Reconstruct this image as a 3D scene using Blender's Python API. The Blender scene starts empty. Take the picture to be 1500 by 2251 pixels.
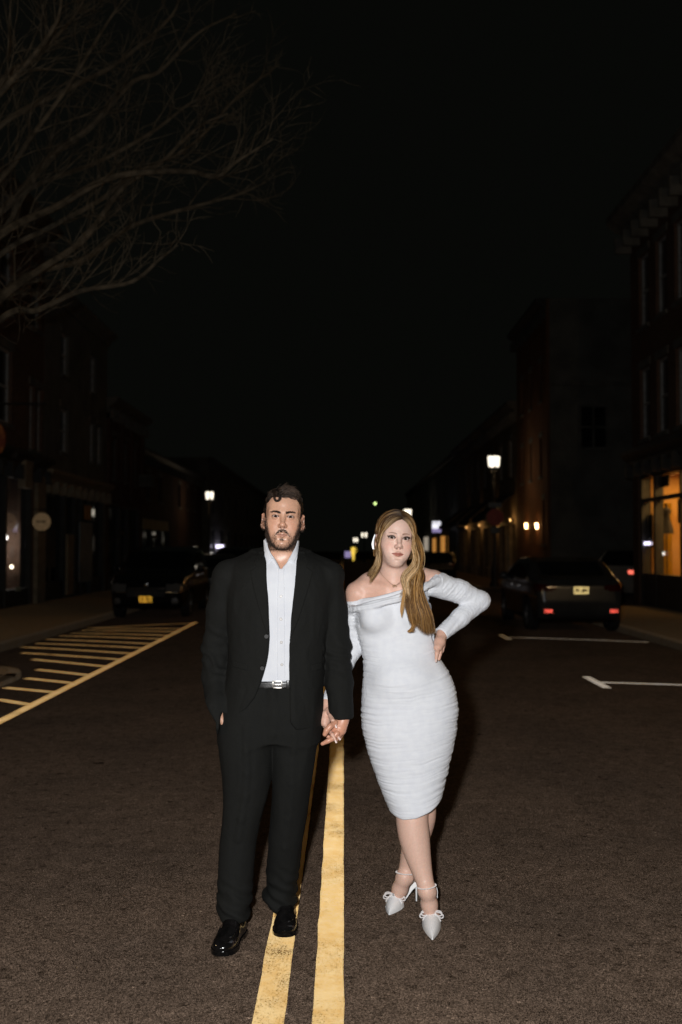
import bpy, bmesh, math, random
import numpy as np
from mathutils import Vector, Matrix
rnd = random.Random(7)
rng = np.random.default_rng(11)
SC = bpy.context.scene
COL = SC.collection

# ------------------------------------------------------------------ camera
FPX, CX, CY = 2188.0, 750.0, 1125.5          # focal length and centre in photo pixels
PITCH = math.atan((1205 - CY) / FPX)
YAW = math.atan(5 / FPX)
CAM = np.array([0.0, 0.0, 1.55])
cam_data = bpy.data.cameras.new('camera')
cam = bpy.data.objects.new('camera', cam_data)
COL.objects.link(cam)
cam.location = CAM
cam.rotation_euler = (math.pi / 2 + PITCH, 0, YAW)
cam_data.sensor_fit = 'VERTICAL'
cam_data.sensor_height = 36.0
cam_data.lens = 36.0 * FPX / 2251.0
cam_data.clip_start = 0.05
cam_data.clip_end = 900
cam_data.dof.use_dof = True
cam_data.dof.focus_distance = 4.05
cam_data.dof.aperture_fstop = 2.4
SC.camera = cam

# ------------------------------------------------------------------ night sky
world = bpy.data.worlds.new('World')
SC.world = world
world.use_nodes = True
_wn = world.node_tree
_bg = _wn.nodes['Background']
_bg.inputs['Color'].default_value = (0.92, 1.0, 0.80, 1)
_bg.inputs['Strength'].default_value = 0.0023

# ------------------------------------------------------------------ the photographer's flash
fl = bpy.data.lights.new('camera_flash', 'POINT')
fl.energy = 670
fl.color = (1.0, 0.99, 0.985)
fl.shadow_soft_size = 0.05
flash = bpy.data.objects.new('camera_flash', fl)
flash.location = (-0.17, -0.03, 1.72)
COL.objects.link(flash)

SC.view_settings.view_transform = 'Standard'
SC.view_settings.look = 'None'
SC.view_settings.exposure = 0.0
SC.view_settings.gamma = 1.0
SC.cycles.use_denoising = True
SC.cycles.max_bounces = 8
SC.cycles.diffuse_bounces = 3
SC.cycles.glossy_bounces = 5
SC.cycles.sample_clamp_indirect = 4.0
SC.cycles.caustics_reflective = False
SC.cycles.caustics_refractive = False

# ------------------------------------------------------------------ helpers: pixel -> point
_f0 = np.array([-math.sin(YAW), math.cos(YAW), 0]); _rt = np.array([math.cos(YAW), math.sin(YAW), 0])
_fw = math.cos(PITCH) * _f0 + math.sin(PITCH) * np.array([0, 0, 1]); _up = -math.sin(PITCH) * _f0 + math.cos(PITCH) * np.array([0, 0, 1])
def P(px, py, Y):
    d = (px - CX) / FPX * _rt + (CY - py) / FPX * _up + _fw
    return CAM + d * (Y / d[1])
def road_z(x): return -0.004 * x * x
def G(px, py):
    """ground point (on the cambered road) under a pixel"""
    d = (px - CX) / FPX * _rt + (CY - py) / FPX * _up + _fw
    t = (0 - CAM[2]) / d[2]
    for _ in range(4):
        p = CAM + d * t
        t = (road_z(p[0]) - CAM[2]) / d[2]
    return CAM + d * t

# ------------------------------------------------------------------ helpers: objects
def tag(o, label=None, cat=None, group=None, kind=None):
    if label: o['label'] = label
    if cat: o['category'] = cat
    if group: o['group'] = group
    if kind: o['kind'] = kind
    return o
def link(name, me, mat=None, parent=None):
    o = bpy.data.objects.new(name, me)
    COL.objects.link(o)
    if mat is not None and len(me.materials) == 0: me.materials.append(mat)
    if parent is not None: o.parent = parent
    return o
def empty(name, loc=(0, 0, 0), rz=0.0):
    o = bpy.data.objects.new(name, None); COL.objects.link(o)
    o.location = loc; o.rotation_euler = (0, 0, rz); o.empty_display_size = 0.2
    return o
def mesh_np(name, v, f, smooth=True, colors=None):
    me = bpy.data.meshes.new(name)
    v = np.asarray(v, dtype=np.float32); f = np.asarray(f, dtype=np.int32)
    me.vertices.add(len(v)); me.vertices.foreach_set('co', v.ravel())
    n = f.shape[1]
    me.loops.add(f.size); me.loops.foreach_set('vertex_index', f.ravel())
    me.polygons.add(len(f)); me.polygons.foreach_set('loop_start', np.arange(0, f.size, n, dtype=np.int32))
    me.polygons.foreach_set('loop_total', np.full(len(f), n, dtype=np.int32))
    me.polygons.foreach_set('use_smooth', np.full(len(f), bool(smooth)))
    me.update(calc_edges=True)
    if colors is not None:
        a = me.attributes.new('Col', 'FLOAT_COLOR', 'POINT')
        c = np.ones((len(v), 4), dtype=np.float32); c[:, :3] = colors
        a.data.foreach_set('color', c.ravel())
    return me
class MB:
    """collects simple shapes into ONE mesh"""
    def __init__(s): s.v = []; s.f = []; s.n = 0
    def add(s, v, f):
        s.v += [tuple(p) for p in v]; s.f += [tuple(i + s.n for i in q) for q in f]; s.n += len(v); return s
    def box(s, lo, hi, bev=0.0):
        x0, y0, z0 = lo; x1, y1, z1 = hi
        if bev <= 0:
            v = [(x, y, z) for x in (x0, x1) for y in (y0, y1) for z in (z0, z1)]
            return s.add(v, [(0, 1, 3, 2), (4, 6, 7, 5), (0, 4, 5, 1), (2, 3, 7, 6), (0, 2, 6, 4), (1, 5, 7, 3)])
        bm = bmesh.new(); bmesh.ops.create_cube(bm, size=1)
        for q in bm.verts: q.co = ((x0 + x1) / 2 + q.co.x * (x1 - x0), (y0 + y1) / 2 + q.co.y * (y1 - y0), (z0 + z1) / 2 + q.co.z * (z1 - z0))
        bmesh.ops.bevel(bm, geom=bm.edges[:], offset=bev, segments=2, profile=0.6, affect='EDGES')
        bm.verts.index_update()
        s.add([q.co[:] for q in bm.verts], [[q.index for q in fc.verts] for fc in bm.faces]); bm.free(); return s
    def tube(s, pts, rad, n=8, cap=True):
        pts = [np.asarray(p, float) for p in pts]
        if not hasattr(rad, '__len__'): rad = [rad] * len(pts)
        v = []; f = []
        prev = None
        for i, p in enumerate(pts):
            t = pts[min(i + 1, len(pts) - 1)] - pts[max(i - 1, 0)]; t = t / (np.linalg.norm(t) + 1e-9)
            if prev is None:
                a = np.array([0, 0, 1.0]) if abs(t[2]) < 0.9 else np.array([1.0, 0, 0])
            else: a = prev
            u = a - t * a.dot(t); u /= (np.linalg.norm(u) + 1e-9); w = np.cross(t, u); prev = u
            for k in range(n):
                an = 2 * math.pi * k / n
                v.append(p + rad[i] * (math.cos(an) * u + math.sin(an) * w))
        for i in range(len(pts) - 1):
            for k in range(n):
                f.append((i * n + k, i * n + (k + 1) % n, (i + 1) * n + (k + 1) % n, (i + 1) * n + k))
        if cap:
            f.append(tuple(range(n - 1, -1, -1))); f.append(tuple((len(pts) - 1) * n + k for k in range(n)))
        return s.add(v, f)
    def lathe(s, prof, c=(0, 0, 0), n=24, axis='z', ang=2 * math.pi):
        v = []; f = []; m = len(prof); full = abs(ang - 2 * math.pi) < 1e-6; N = n if full else n + 1
        for k in range(N):
            a = ang * k / n; ca, sa = math.cos(a), math.sin(a)
            for r, h in prof:
                if axis == 'z': v.append((c[0] + r * ca, c[1] + r * sa, c[2] + h))
                elif axis == 'y': v.append((c[0] + r * ca, c[1] + h, c[2] + r * sa))
                else: v.append((c[0] + h, c[1] + r * ca, c[2] + r * sa))
        for k in range(n):
            for i in range(m - 1):
                a, b = k * m, ((k + 1) % N) * m
                f.append((a + i, b + i, b + i + 1, a + i + 1))
        return s.add(v, f)
    def rings(s, R, cap=True, closed=True):
        n = len(R[0]); v = [p for r in R for p in r]; f = []
        for i in range(len(R) - 1):
            for k in range(n if closed else n - 1):
                f.append((i * n + k, i * n + (k + 1) % n, (i + 1) * n + (k + 1) % n, (i + 1) * n + k))
        if cap: f.append(tuple(range(n - 1, -1, -1))); f.append(tuple((len(R) - 1) * n + k for k in range(n)))
        return s.add(v, f)
    def prism(s, poly, h0, h1, axis='z'):
        n = len(poly)
        def p3(a, b, h): return (a, b, h) if axis == 'z' else ((h, a, b) if axis == 'x' else (a, h, b))
        v = [p3(a, b, h0) for a, b in poly] + [p3(a, b, h1) for a, b in poly]
        f = [tuple(range(n - 1, -1, -1)), tuple(range(n, 2 * n))] + [(i, (i + 1) % n, n + (i + 1) % n, n + i) for i in range(n)]
        return s.add(v, f)
    def build(s, name, mat, parent=None, smooth=False, sub=0, xf=None):
        me = bpy.data.meshes.new(name)
        v = s.v if xf is None else [xf(p) for p in s.v]
        me.from_pydata([tuple(map(float, p)) for p in v], [], s.f)
        bm = bmesh.new(); bm.from_mesh(me); bmesh.ops.recalc_face_normals(bm, faces=bm.faces)
        bm.to_mesh(me); bm.free()
        if smooth:
            for p in me.polygons: p.use_smooth = True
            try: me.set_sharp_from_angle(angle=math.radians(40))
            except Exception: pass
        me.update()
        o = link(name, me, mat, parent)
        return o
def copy_tree(o, parent=None):
    c = o.copy(); COL.objects.link(c); c.parent = parent
    for ch in [q for q in o.children]: copy_tree(ch, c)
    return c

# ------------------------------------------------------------------ helpers: materials
def mat(name, col=(0.5, 0.5, 0.5), rough=0.6, metal=0.0, spec=0.5, emit=None, estr=0.0, sss=0.0, coat=0.0, sheen=0.0):
    m = bpy.data.materials.new(name); m.use_nodes = True
    b = m.node_tree.nodes['Principled BSDF']
    b.inputs['Base Color'].default_value = (*col, 1); b.inputs['Roughness'].default_value = rough
    b.inputs['Metallic'].default_value = metal; b.inputs['Specular IOR Level'].default_value = spec
    if emit: b.inputs['Emission Color'].default_value = (*emit, 1); b.inputs['Emission Strength'].default_value = estr
    if coat: b.inputs['Coat Weight'].default_value = coat; b.inputs['Coat Roughness'].default_value = 0.03
    if sheen: b.inputs['Sheen Weight'].default_value = sheen
    if sss:
        b.inputs['Subsurface Weight'].default_value = sss; b.inputs['Subsurface Radius'].default_value = (0.9, 0.35, 0.2)
        b.inputs['Subsurface Scale'].default_value = 0.006
    return m
def N(m, typ, **kw):
    n = m.node_tree.nodes.new(typ)
    for k, v in kw.items():
        if k in n.inputs: n.inputs[k].default_value = v
        else: setattr(n, k, v)
    return n
def L(m, a, b): m.node_tree.links.new(a, b)
def noisy(m, c0, c1, scale=8.0, detail=6, coords='Object', lo=0.35, hi=0.65, bump=0.0, bscale=None, stretch=None, dist=0.01, rough=None):
    """colour noise (and relief) on the Principled of m"""
    b = m.node_tree.nodes['Principled BSDF']
    tc = N(m, 'ShaderNodeTexCoord'); src = tc.outputs[coords]
    if stretch:
        mp = N(m, 'ShaderNodeMapping'); mp.inputs['Scale'].default_value = stretch; L(m, src, mp.inputs['Vector']); src = mp.outputs[0]
    n = N(m, 'ShaderNodeTexNoise', Scale=scale, Detail=detail); L(m, src, n.inputs['Vector'])
    r = N(m, 'ShaderNodeValToRGB'); L(m, n.outputs['Fac'], r.inputs['Fac'])
    r.color_ramp.elements[0].position = lo; r.color_ramp.elements[1].position = hi
    r.color_ramp.elements[0].color = (*c0, 1); r.color_ramp.elements[1].color = (*c1, 1)
    L(m, r.outputs['Color'], b.inputs['Base Color'])
    if rough:
        mr = N(m, 'ShaderNodeMapRange'); mr.inputs['To Min'].default_value = rough[0]; mr.inputs['To Max'].default_value = rough[1]
        L(m, n.outputs['Fac'], mr.inputs['Value']); L(m, mr.outputs[0], b.inputs['Roughness'])
    if bump:
        n2 = N(m, 'ShaderNodeTexNoise', Scale=bscale or scale * 6, Detail=4); L(m, src, n2.inputs['Vector'])
        bp = N(m, 'ShaderNodeBump', Strength=bump, Distance=dist); L(m, n2.outputs['Fac'], bp.inputs['Height'])
        L(m, bp.outputs[0], b.inputs['Normal'])
    return m
def attr_mat(name, rough=0.5, spec=0.5, sss=0.0, mul=None, nscale=60, namp=0.08, bump=0.0, bscale=300, sheen=0.0):
    """material whose colour is the vertex colour 'Col' with fine mottling"""
    m = mat(name, rough=rough, spec=spec, sss=sss, sheen=sheen)
    b = m.node_tree.nodes['Principled BSDF']
    a = N(m, 'ShaderNodeAttribute', attribute_name='Col')
    tc = N(m, 'ShaderNodeTexCoord'); n = N(m, 'ShaderNodeTexNoise', Scale=nscale, Detail=4); L(m, tc.outputs['Object'], n.inputs['Vector'])
    mr = N(m, 'ShaderNodeMapRange'); mr.inputs['From Min'].default_value = 0.3; mr.inputs['From Max'].default_value = 0.7
    mr.inputs['To Min'].default_value = 1 - namp; mr.inputs['To Max'].default_value = 1 + namp
    L(m, n.outputs['Fac'], mr.inputs['Value'])
    mx = N(m, 'ShaderNodeVectorMath', operation='SCALE'); L(m, a.outputs['Color'], mx.inputs[0]); L(m, mr.outputs[0], mx.inputs['Scale'])
    L(m, mx.outputs[0], b.inputs['Base Color'])
    if bump:
        n2 = N(m, 'ShaderNodeTexNoise', Scale=bscale, Detail=3); L(m, tc.outputs['Object'], n2.inputs['Vector'])
        bp = N(m, 'ShaderNodeBump', Strength=bump, Distance=0.001); L(m, n2.outputs['Fac'], bp.inputs['Height']); L(m, bp.outputs[0], b.inputs['Normal'])
    return m

# ------------------------------------------------------------------ helpers: implicit surfaces (numpy)
def smin(a, b, k):
    if k <= 0: return np.minimum(a, b)
    h = np.clip(0.5 + 0.5 * (b - a) / k, 0, 1)
    return b * (1 - h) + a * h - k * h * (1 - h)
def smax(a, b, k): return -smin(-a, -b, k)
def sdpoly(poly, x, z):
    poly = np.asarray(poly, float)
    d = np.full(np.broadcast(x, z).shape, 1e9); sgn = np.ones_like(d)
    n = len(poly); j = n - 1
    for i in range(n):
        ax, az = poly[i]; bx, bz = poly[j]
        ex, ez = bx - ax, bz - az; wx, wz = x - ax, z - az
        t = np.clip((wx * ex + wz * ez) / (ex * ex + ez * ez + 1e-12), 0, 1)
        d = np.minimum(d, (wx - ex * t) ** 2 + (wz - ez * t) ** 2)
        c1 = z >= az; c2 = z < bz; c3 = ex * wz > ez * wx
        flip = (c1 & c2 & c3) | (~c1 & ~c2 & ~c3)
        sgn = np.where(flip, -sgn, sgn); j = i
    return sgn * np.sqrt(d)
class Frame:
    def __init__(s, o=(0, 0, 0), ex=(1, 0, 0), ey=(0, 1, 0), ez=(0, 0, 1), sc=1.0, sx=1.0):
        s.o = np.array(o, float); s.R = np.array([ex, ey, ez], float); s.s = sc; s.k = np.array([sx, 1.0, 1.0])
    def loc(s, x, y, z):
        dx, dy, dz = x - s.o[0], y - s.o[1], z - s.o[2]
        return [(dx * r[0] + dy * r[1] + dz * r[2]) / (s.s * k) for r, k in zip(s.R, s.k)]
    def w(s, p): return s.o + s.s * ((np.asarray(p, float) * s.k) @ s.R)
    def inv(s, v): return (v - s.o) @ s.R.T / (s.s * s.k)
WORLDF = Frame()
class Sdf:
    def __init__(s): s.ops = []
    def op(s, kind, f, lo, hi, k): s.ops.append((kind, f, np.array(lo, float), np.array(hi, float), k)); return s
    def cap(s, a, b, ra, rb=None, k=0.01, kind='+', fr=WORLDF, flat=None):
        rb = ra if rb is None else rb; a = np.array(a, float); b = np.array(b, float); ab = b - a; L2 = ab.dot(ab) + 1e-12
        def f(x, y, z):
            lx, ly, lz = fr.loc(x, y, z) if fr is not WORLDF else (x, y, z)
            px, py, pz = lx - a[0], ly - a[1], lz - a[2]
            t = np.clip((px * ab[0] + py * ab[1] + pz * ab[2]) / L2, 0, 1)
            qx, qy, qz = px - t * ab[0], py - t * ab[1], pz - t * ab[2]
            if flat: # flatten along a direction
                n, kf = flat; dn = qx * n[0] + qy * n[1] + qz * n[2]
                ll = np.sqrt(qx * qx + qy * qy + qz * qz + dn * dn * (kf * kf - 1))
            else: ll = np.sqrt(qx * qx + qy * qy + qz * qz)
            return (ll - (ra + t * (rb - ra))) * fr.s
        m = max(ra, rb) * fr.s + k + 0.012
        aw, bw = fr.w(a), fr.w(b)
        return s.op(kind, f, np.minimum(aw, bw) - m, np.maximum(aw, bw) + m, k)
    def chain(s, pts, rs, k=0.01, **kw):
        for i in range(len(pts) - 1): s.cap(pts[i], pts[i + 1], rs[i], rs[i + 1], k=k, **kw)
        return s
    def ell(s, c, r, k=0.01, kind='+', fr=WORLDF, rot=None):
        c = np.array(c, float); r = np.array(r, float)
        R = None
        if rot is not None: R = np.array(Matrix.Rotation(rot[0], 3, rot[1]))
        def f(x, y, z):
            lx, ly, lz = fr.loc(x, y, z) if fr is not WORLDF else (x, y, z)
            px, py, pz = lx - c[0], ly - c[1], lz - c[2]
            if R is not None:
                px, py, pz = [px * R[0][i] + py * R[1][i] + pz * R[2][i] for i in range(3)]
            k0 = np.sqrt((px / r[0]) ** 2 + (py / r[1]) ** 2 + (pz / r[2]) ** 2)
            k1 = np.sqrt((px / r[0] ** 2) ** 2 + (py / r[1] ** 2) ** 2 + (pz / r[2] ** 2) ** 2) + 1e-9
            return k0 * (k0 - 1) / k1 * fr.s
        m = r.max() * fr.s + k + 0.012; cw = fr.w(c)
        return s.op(kind, f, cw - m, cw + m, k)
    def loft(s, rows, k=0.02, kind='+', n=2.3, grow=0.0, smooth=6, ymin=None):
        """rows: (z, cx, cy, rx, ry) bottom..top in any order"""
        A = np.array(sorted(rows), float); zz = np.linspace(A[0, 0], A[-1, 0], 240)
        C = np.stack([np.interp(zz, A[:, 0], A[:, i]) for i in range(1, 5)])
        if smooth:
            ker = np.exp(-0.5 * (np.arange(-3 * smooth, 3 * smooth + 1) / smooth) ** 2); ker /= ker.sum()
            pad = 3 * smooth
            C = np.stack([np.convolve(np.pad(c, pad, mode='reflect', reflect_type='odd'), ker, mode='valid') for c in C])
        C[2] += grow; C[3] += grow
        z0, z1 = zz[0], zz[-1]
        def f(x, y, z):
            cx, cy, rx, ry = [np.interp(z, zz, c) for c in C]
            dx, dy = x - cx, y - cy
            q = ((np.abs(dx) / rx) ** n + (np.abs(dy) / ry) ** n) ** (1 / n)
            ll = np.sqrt(dx * dx + dy * dy)
            d = np.where(q < 0.05, -np.minimum(rx, ry), ll * (1 - 1 / np.maximum(q, 0.05)))
            return np.maximum(np.maximum(d, z - z1), z0 - z)
        m = k + 0.012
        lo = [(C[0] - C[2]).min() - m, (C[1] - C[3]).min() - m, z0 - m]; hi = [(C[0] + C[2]).max() + m, (C[1] + C[3]).max() + m, z1 + m]
        return s.op(kind, f, lo, hi, k)
    def cut(s, f, lo, hi, k=0.003): return s.op('-', f, lo, hi, k)
    def eval(s, lo, hi, h):
        lo = np.array(lo, float); hi = np.array(hi, float); n = np.ceil((hi - lo) / h).astype(int) + 1
        ax = [lo[i] + h * np.arange(n[i]) for i in range(3)]
        D = np.full(n, 0.06, dtype=np.float64)
        for kind, f, a, b, k in s.ops:
            i0 = np.maximum(np.floor((a - lo) / h).astype(int), 0); i1 = np.minimum(np.ceil((b - lo) / h).astype(int) + 1, n)
            if (i1 <= i0).any(): continue
            sl = tuple(slice(p, q) for p, q in zip(i0, i1))
            d = f(ax[0][sl[0]][:, None, None], ax[1][sl[1]][None, :, None], ax[2][sl[2]][None, None, :])
            if kind == '+': D[sl] = smin(D[sl], d, k)
            else: D[sl] = smax(D[sl], -d, k)
        return D, ax
def surface_nets(D, lo, h):
    S = D < 0
    c = np.zeros(tuple(q - 1 for q in D.shape), np.uint8)
    for a in (0, 1):
        for b in (0, 1):
            for e in (0, 1):
                c += S[a:S.shape[0] - 1 + a, b:S.shape[1] - 1 + b, e:S.shape[2] - 1 + e]
    act = (c > 0) & (c < 8)
    I = np.argwhere(act)
    idx = np.full(act.shape, -1, np.int32); idx[act] = np.arange(len(I))
    acc = np.zeros((len(I), 3)); cnt = np.zeros(len(I))
    cor = [(a, b, e) for a in (0, 1) for b in (0, 1) for e in (0, 1)]
    for i in range(8):
        for j in range(i + 1, 8):
            if sum(abs(p - q) for p, q in zip(cor[i], cor[j])) != 1: continue
            va = D[I[:, 0] + cor[i][0], I[:, 1] + cor[i][1], I[:, 2] + cor[i][2]]
            vb = D[I[:, 0] + cor[j][0], I[:, 1] + cor[j][1], I[:, 2] + cor[j][2]]
            m = (va < 0) != (vb < 0); t = np.where(m, va / np.where(m, va - vb, 1), 0)
            pa = np.array(cor[i], float); pb = np.array(cor[j], float)
            acc += m[:, None] * (pa + t[:, None] * (pb - pa)); cnt += m
    v = np.array(lo) + h * (I + acc / cnt[:, None])
    F = []
    for axn in range(3):
        o = [q for q in range(3) if q != axn]
        sl = [slice(None)] * 3; sl[o[0]] = slice(1, -1); sl[o[1]] = slice(1, -1)
        s0 = list(sl); s0[axn] = slice(0, -1); s1 = list(sl); s1[axn] = slice(1, None)
        A, B = S[tuple(s0)], S[tuple(s1)]
        E = np.argwhere(A != B); sg = A[tuple(E.T)]
        if len(E) == 0: continue
        E[:, o[0]] += 1; E[:, o[1]] += 1
        def cell(da, db):
            q = E.copy(); q[:, o[0]] -= da; q[:, o[1]] -= db; return idx[tuple(q.T)]
        q = np.stack([cell(1, 1), cell(0, 1), cell(0, 0), cell(1, 0)], 1)
        if axn == 1: sg = ~sg
        F.append(np.where(sg[:, None], q, q[:, ::-1]))
    F = np.concatenate(F)
    return v, F
def sdf_mesh(S, boxes):
    V = []; F = []; n = 0
    for lo, hi, h in boxes:
        D, ax = S.eval(lo, hi, h); v, f = surface_nets(D, lo, h)
        V.append(v); F.append(f + n); n += len(v)
    return np.concatenate(V), np.concatenate(F)
def vnormals(v, f):
    n = np.cross(v[f[:, 2]] - v[f[:, 0]], v[f[:, 3]] - v[f[:, 1]] if f.shape[1] == 4 else v[f[:, 1]] - v[f[:, 0]])
    N_ = np.zeros_like(v)
    for i in range(f.shape[1]): np.add.at(N_, f[:, i], n)
    return N_ / (np.linalg.norm(N_, axis=1, keepdims=True) + 1e-12)
_perm = rng.permutation(512)
def vnoise(p):
    """value noise, p (N,3) -> (N,) in 0..1"""
    i = np.floor(p).astype(int); u = p - i; u = u * u * (3 - 2 * u); r = 0
    for a in (0, 1):
        for b in (0, 1):
            for c in (0, 1):
                hsh = _perm[(_perm[(_perm[(i[:, 0] + a) % 512] + i[:, 1] + b) % 512] + i[:, 2] + c) % 512] / 511.0
                r = r + hsh * (u[:, 0] if a else 1 - u[:, 0]) * (u[:, 1] if b else 1 - u[:, 1]) * (u[:, 2] if c else 1 - u[:, 2])
    return r
def lap(v, f, it=1, lam=0.5):
    for _ in range(it):
        s = np.zeros_like(v); c = np.zeros(len(v))
        for i in range(4):
            np.add.at(s, f[:, i], v[f[:, (i + 1) % 4]]); np.add.at(c, f[:, i], 1)
        v = v + lam * (s / np.maximum(c, 1)[:, None] - v)
    return v
def strands(name, lines, rad, cols, material, parent):
    """lines (N,M,3): one mesh of thin tapering three-sided hairs"""
    Nn, M, _ = lines.shape
    t = np.gradient(lines, axis=1); t /= np.linalg.norm(t, axis=2, keepdims=True) + 1e-9
    a = np.array([0.31, -0.9, 0.3]); u = np.cross(t, a); u /= np.linalg.norm(u, axis=2, keepdims=True) + 1e-9; w = np.cross(t, u)
    V = np.zeros((Nn, M, 3, 3))
    rr = np.asarray(rad)[..., None] if np.ndim(rad) else np.full((Nn, M, 1), rad)
    for k in range(3):
        an = 2 * math.pi * k / 3; V[:, :, k] = lines + rr * (math.cos(an) * u + math.sin(an) * w)
    base = (np.arange(Nn)[:, None] * M + np.arange(M - 1)[None, :]).ravel() * 3
    F = np.concatenate([np.stack([base + k, base + (k + 1) % 3, base + 3 + (k + 1) % 3, base + 3 + k], 1) for k in range(3)])
    C = np.repeat(cols.reshape(Nn * M, 3), 3, axis=0) if cols.ndim == 3 else np.repeat(cols, M * 3, axis=0)
    me = mesh_np(name, V.reshape(-1, 3), F, True, C)
    return link(name, me, material, parent)
def crom(pts, n):
    """smooth curve through points"""
    p = np.asarray(pts, float); p = np.vstack([2 * p[0] - p[1], p, 2 * p[-1] - p[-2]])
    s = np.linspace(0, len(p) - 3 - 1e-6, n); i = s.astype(int); t = (s - i)[:, None]
    a, b, c, d = p[i], p[i + 1], p[i + 2], p[i + 3]
    return 0.5 * (2 * b + (c - a) * t + (2 * a - 5 * b + 4 * c - d) * t ** 2 + (3 * b - a - 3 * c + d) * t ** 3)
def rows_px(rows):
    """(py, xl, xr, Y, ry) -> loft rows"""
    out = []
    for py, xl, xr, Y, ry in rows:
        a, b = P(xl, py, Y), P(xr, py, Y); out.append((a[2], (a[0] + b[0]) / 2, Y, (b[0] - a[0]) / 2, ry))
    return out
def poly_px(pts, Y): return [tuple(P(x, y, Y)[[0, 2]]) for x, y in pts]
def poly_fn(pts, Y, y0=-99, y1=99, fr=None):
    pl = poly_px(pts, Y)
    def f(x, y, z):
        d = sdpoly(pl, x, z)
        return np.maximum(np.maximum(d, y - y1), y0 - y)
    return f
# ================================================================== GROUND
def asphalt_mat():
    m = bpy.data.materials.new('asphalt'); m.use_nodes = True; nt = m.node_tree
    for n in list(nt.nodes):
        if n.type != 'OUTPUT_MATERIAL': nt.nodes.remove(n)
    out = [n for n in nt.nodes if n.type == 'OUTPUT_MATERIAL'][0]
    tc = N(m, 'ShaderNodeTexCoord'); ob = tc.outputs['Object']
    def noise(scale, detail=4, rough=0.55):
        n = N(m, 'ShaderNodeTexNoise', Scale=scale, Detail=detail, Roughness=rough); L(m, ob, n.inputs['Vector']); return n.outputs['Fac']
    def ramp(fac, p0, c0, p1, c1):
        r = N(m, 'ShaderNodeValToRGB'); r.color_ramp.elements[0].position = p0; r.color_ramp.elements[1].position = p1
        r.color_ramp.elements[0].color = (*c0, 1); r.color_ramp.elements[1].color = (*c1, 1); L(m, fac, r.inputs['Fac']); return r.outputs['Color']
    def mul(a, b):
        x = N(m, 'ShaderNodeMix', data_type='RGBA', blend_type='MULTIPLY'); x.inputs['Factor'].default_value = 1
        L(m, a, x.inputs['A']); L(m, b, x.inputs['B']); return x.outputs['Result']
    vo = N(m, 'ShaderNodeTexVoronoi', Scale=150); L(m, ob, vo.inputs['Vector'])
    stone = ramp(vo.outputs['Color'], 0.0, (0.020, 0.0145, 0.0108), 1.0, (0.078, 0.0562, 0.0418))
    big = ramp(noise(0.9, 6), 0.3, (0.80, 0.80, 0.80), 0.7, (1.12, 1.09, 1.05))
    mid = ramp(noise(9, 5, 0.65), 0.33, (0.78, 0.77, 0.76), 0.68, (1.15, 1.15, 1.15))
    spots = ramp(noise(6.5, 5, 0.5), 0.265, (0.22, 0.21, 0.20), 0.30, (1, 1, 1))
    vs = N(m, 'ShaderNodeTexVoronoi', Scale=105); L(m, ob, vs.inputs['Vector'])
    glint = ramp(vs.outputs['Color'], 0.92, (1, 1, 1), 0.96, (2.2, 2.2, 2.2))
    fleck = ramp(noise(22, 3, 0.6), 0.30, (0.45, 0.44, 0.42), 0.42, (1, 1, 1))
    col = mul(mul(mul(mul(mul(stone, big), mid), spots), glint), fleck)
    h = N(m, 'ShaderNodeMath', operation='MULTIPLY'); L(m, vo.outputs['Distance'], h.inputs[0]); h.inputs[1].default_value = -1.0
    h2 = N(m, 'ShaderNodeMath', operation='ADD'); L(m, h.outputs[0], h2.inputs[0]); L(m, noise(60, 3), h2.inputs[1])
    bp = N(m, 'ShaderNodeBump', Strength=0.9, Distance=0.006); L(m, h2.outputs[0], bp.inputs['Height'])
    df = N(m, 'ShaderNodeBsdfDiffuse', Roughness=1.0); L(m, col, df.inputs['Color']); L(m, bp.outputs[0], df.inputs['Normal'])
    sh = N(m, 'ShaderNodeBsdfSheen', distribution='ASHIKHMIN', Roughness=0.22); sv = N(m, 'ShaderNodeVectorMath', operation='SCALE', Scale=4.6); L(m, col, sv.inputs[0]); L(m, sv.outputs[0], sh.inputs['Color']); L(m, bp.outputs[0], sh.inputs['Normal'])
    gl = N(m, 'ShaderNodeBsdfGlossy', Roughness=0.34); gl.inputs['Color'].default_value = (0.5, 0.46, 0.42, 1); L(m, bp.outputs[0], gl.inputs['Normal'])
    ad = N(m, 'ShaderNodeAddShader'); L(m, df.outputs[0], ad.inputs[0]); L(m, sh.outputs[0], ad.inputs[1])
    mx = N(m, 'ShaderNodeMixShader'); mx.inputs[0].default_value = 0.03; L(m, ad.outputs[0], mx.inputs[1]); L(m, gl.outputs[0], mx.inputs[2])
    L(m, mx.outputs[0], out.inputs['Surface'])
    return m
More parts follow.
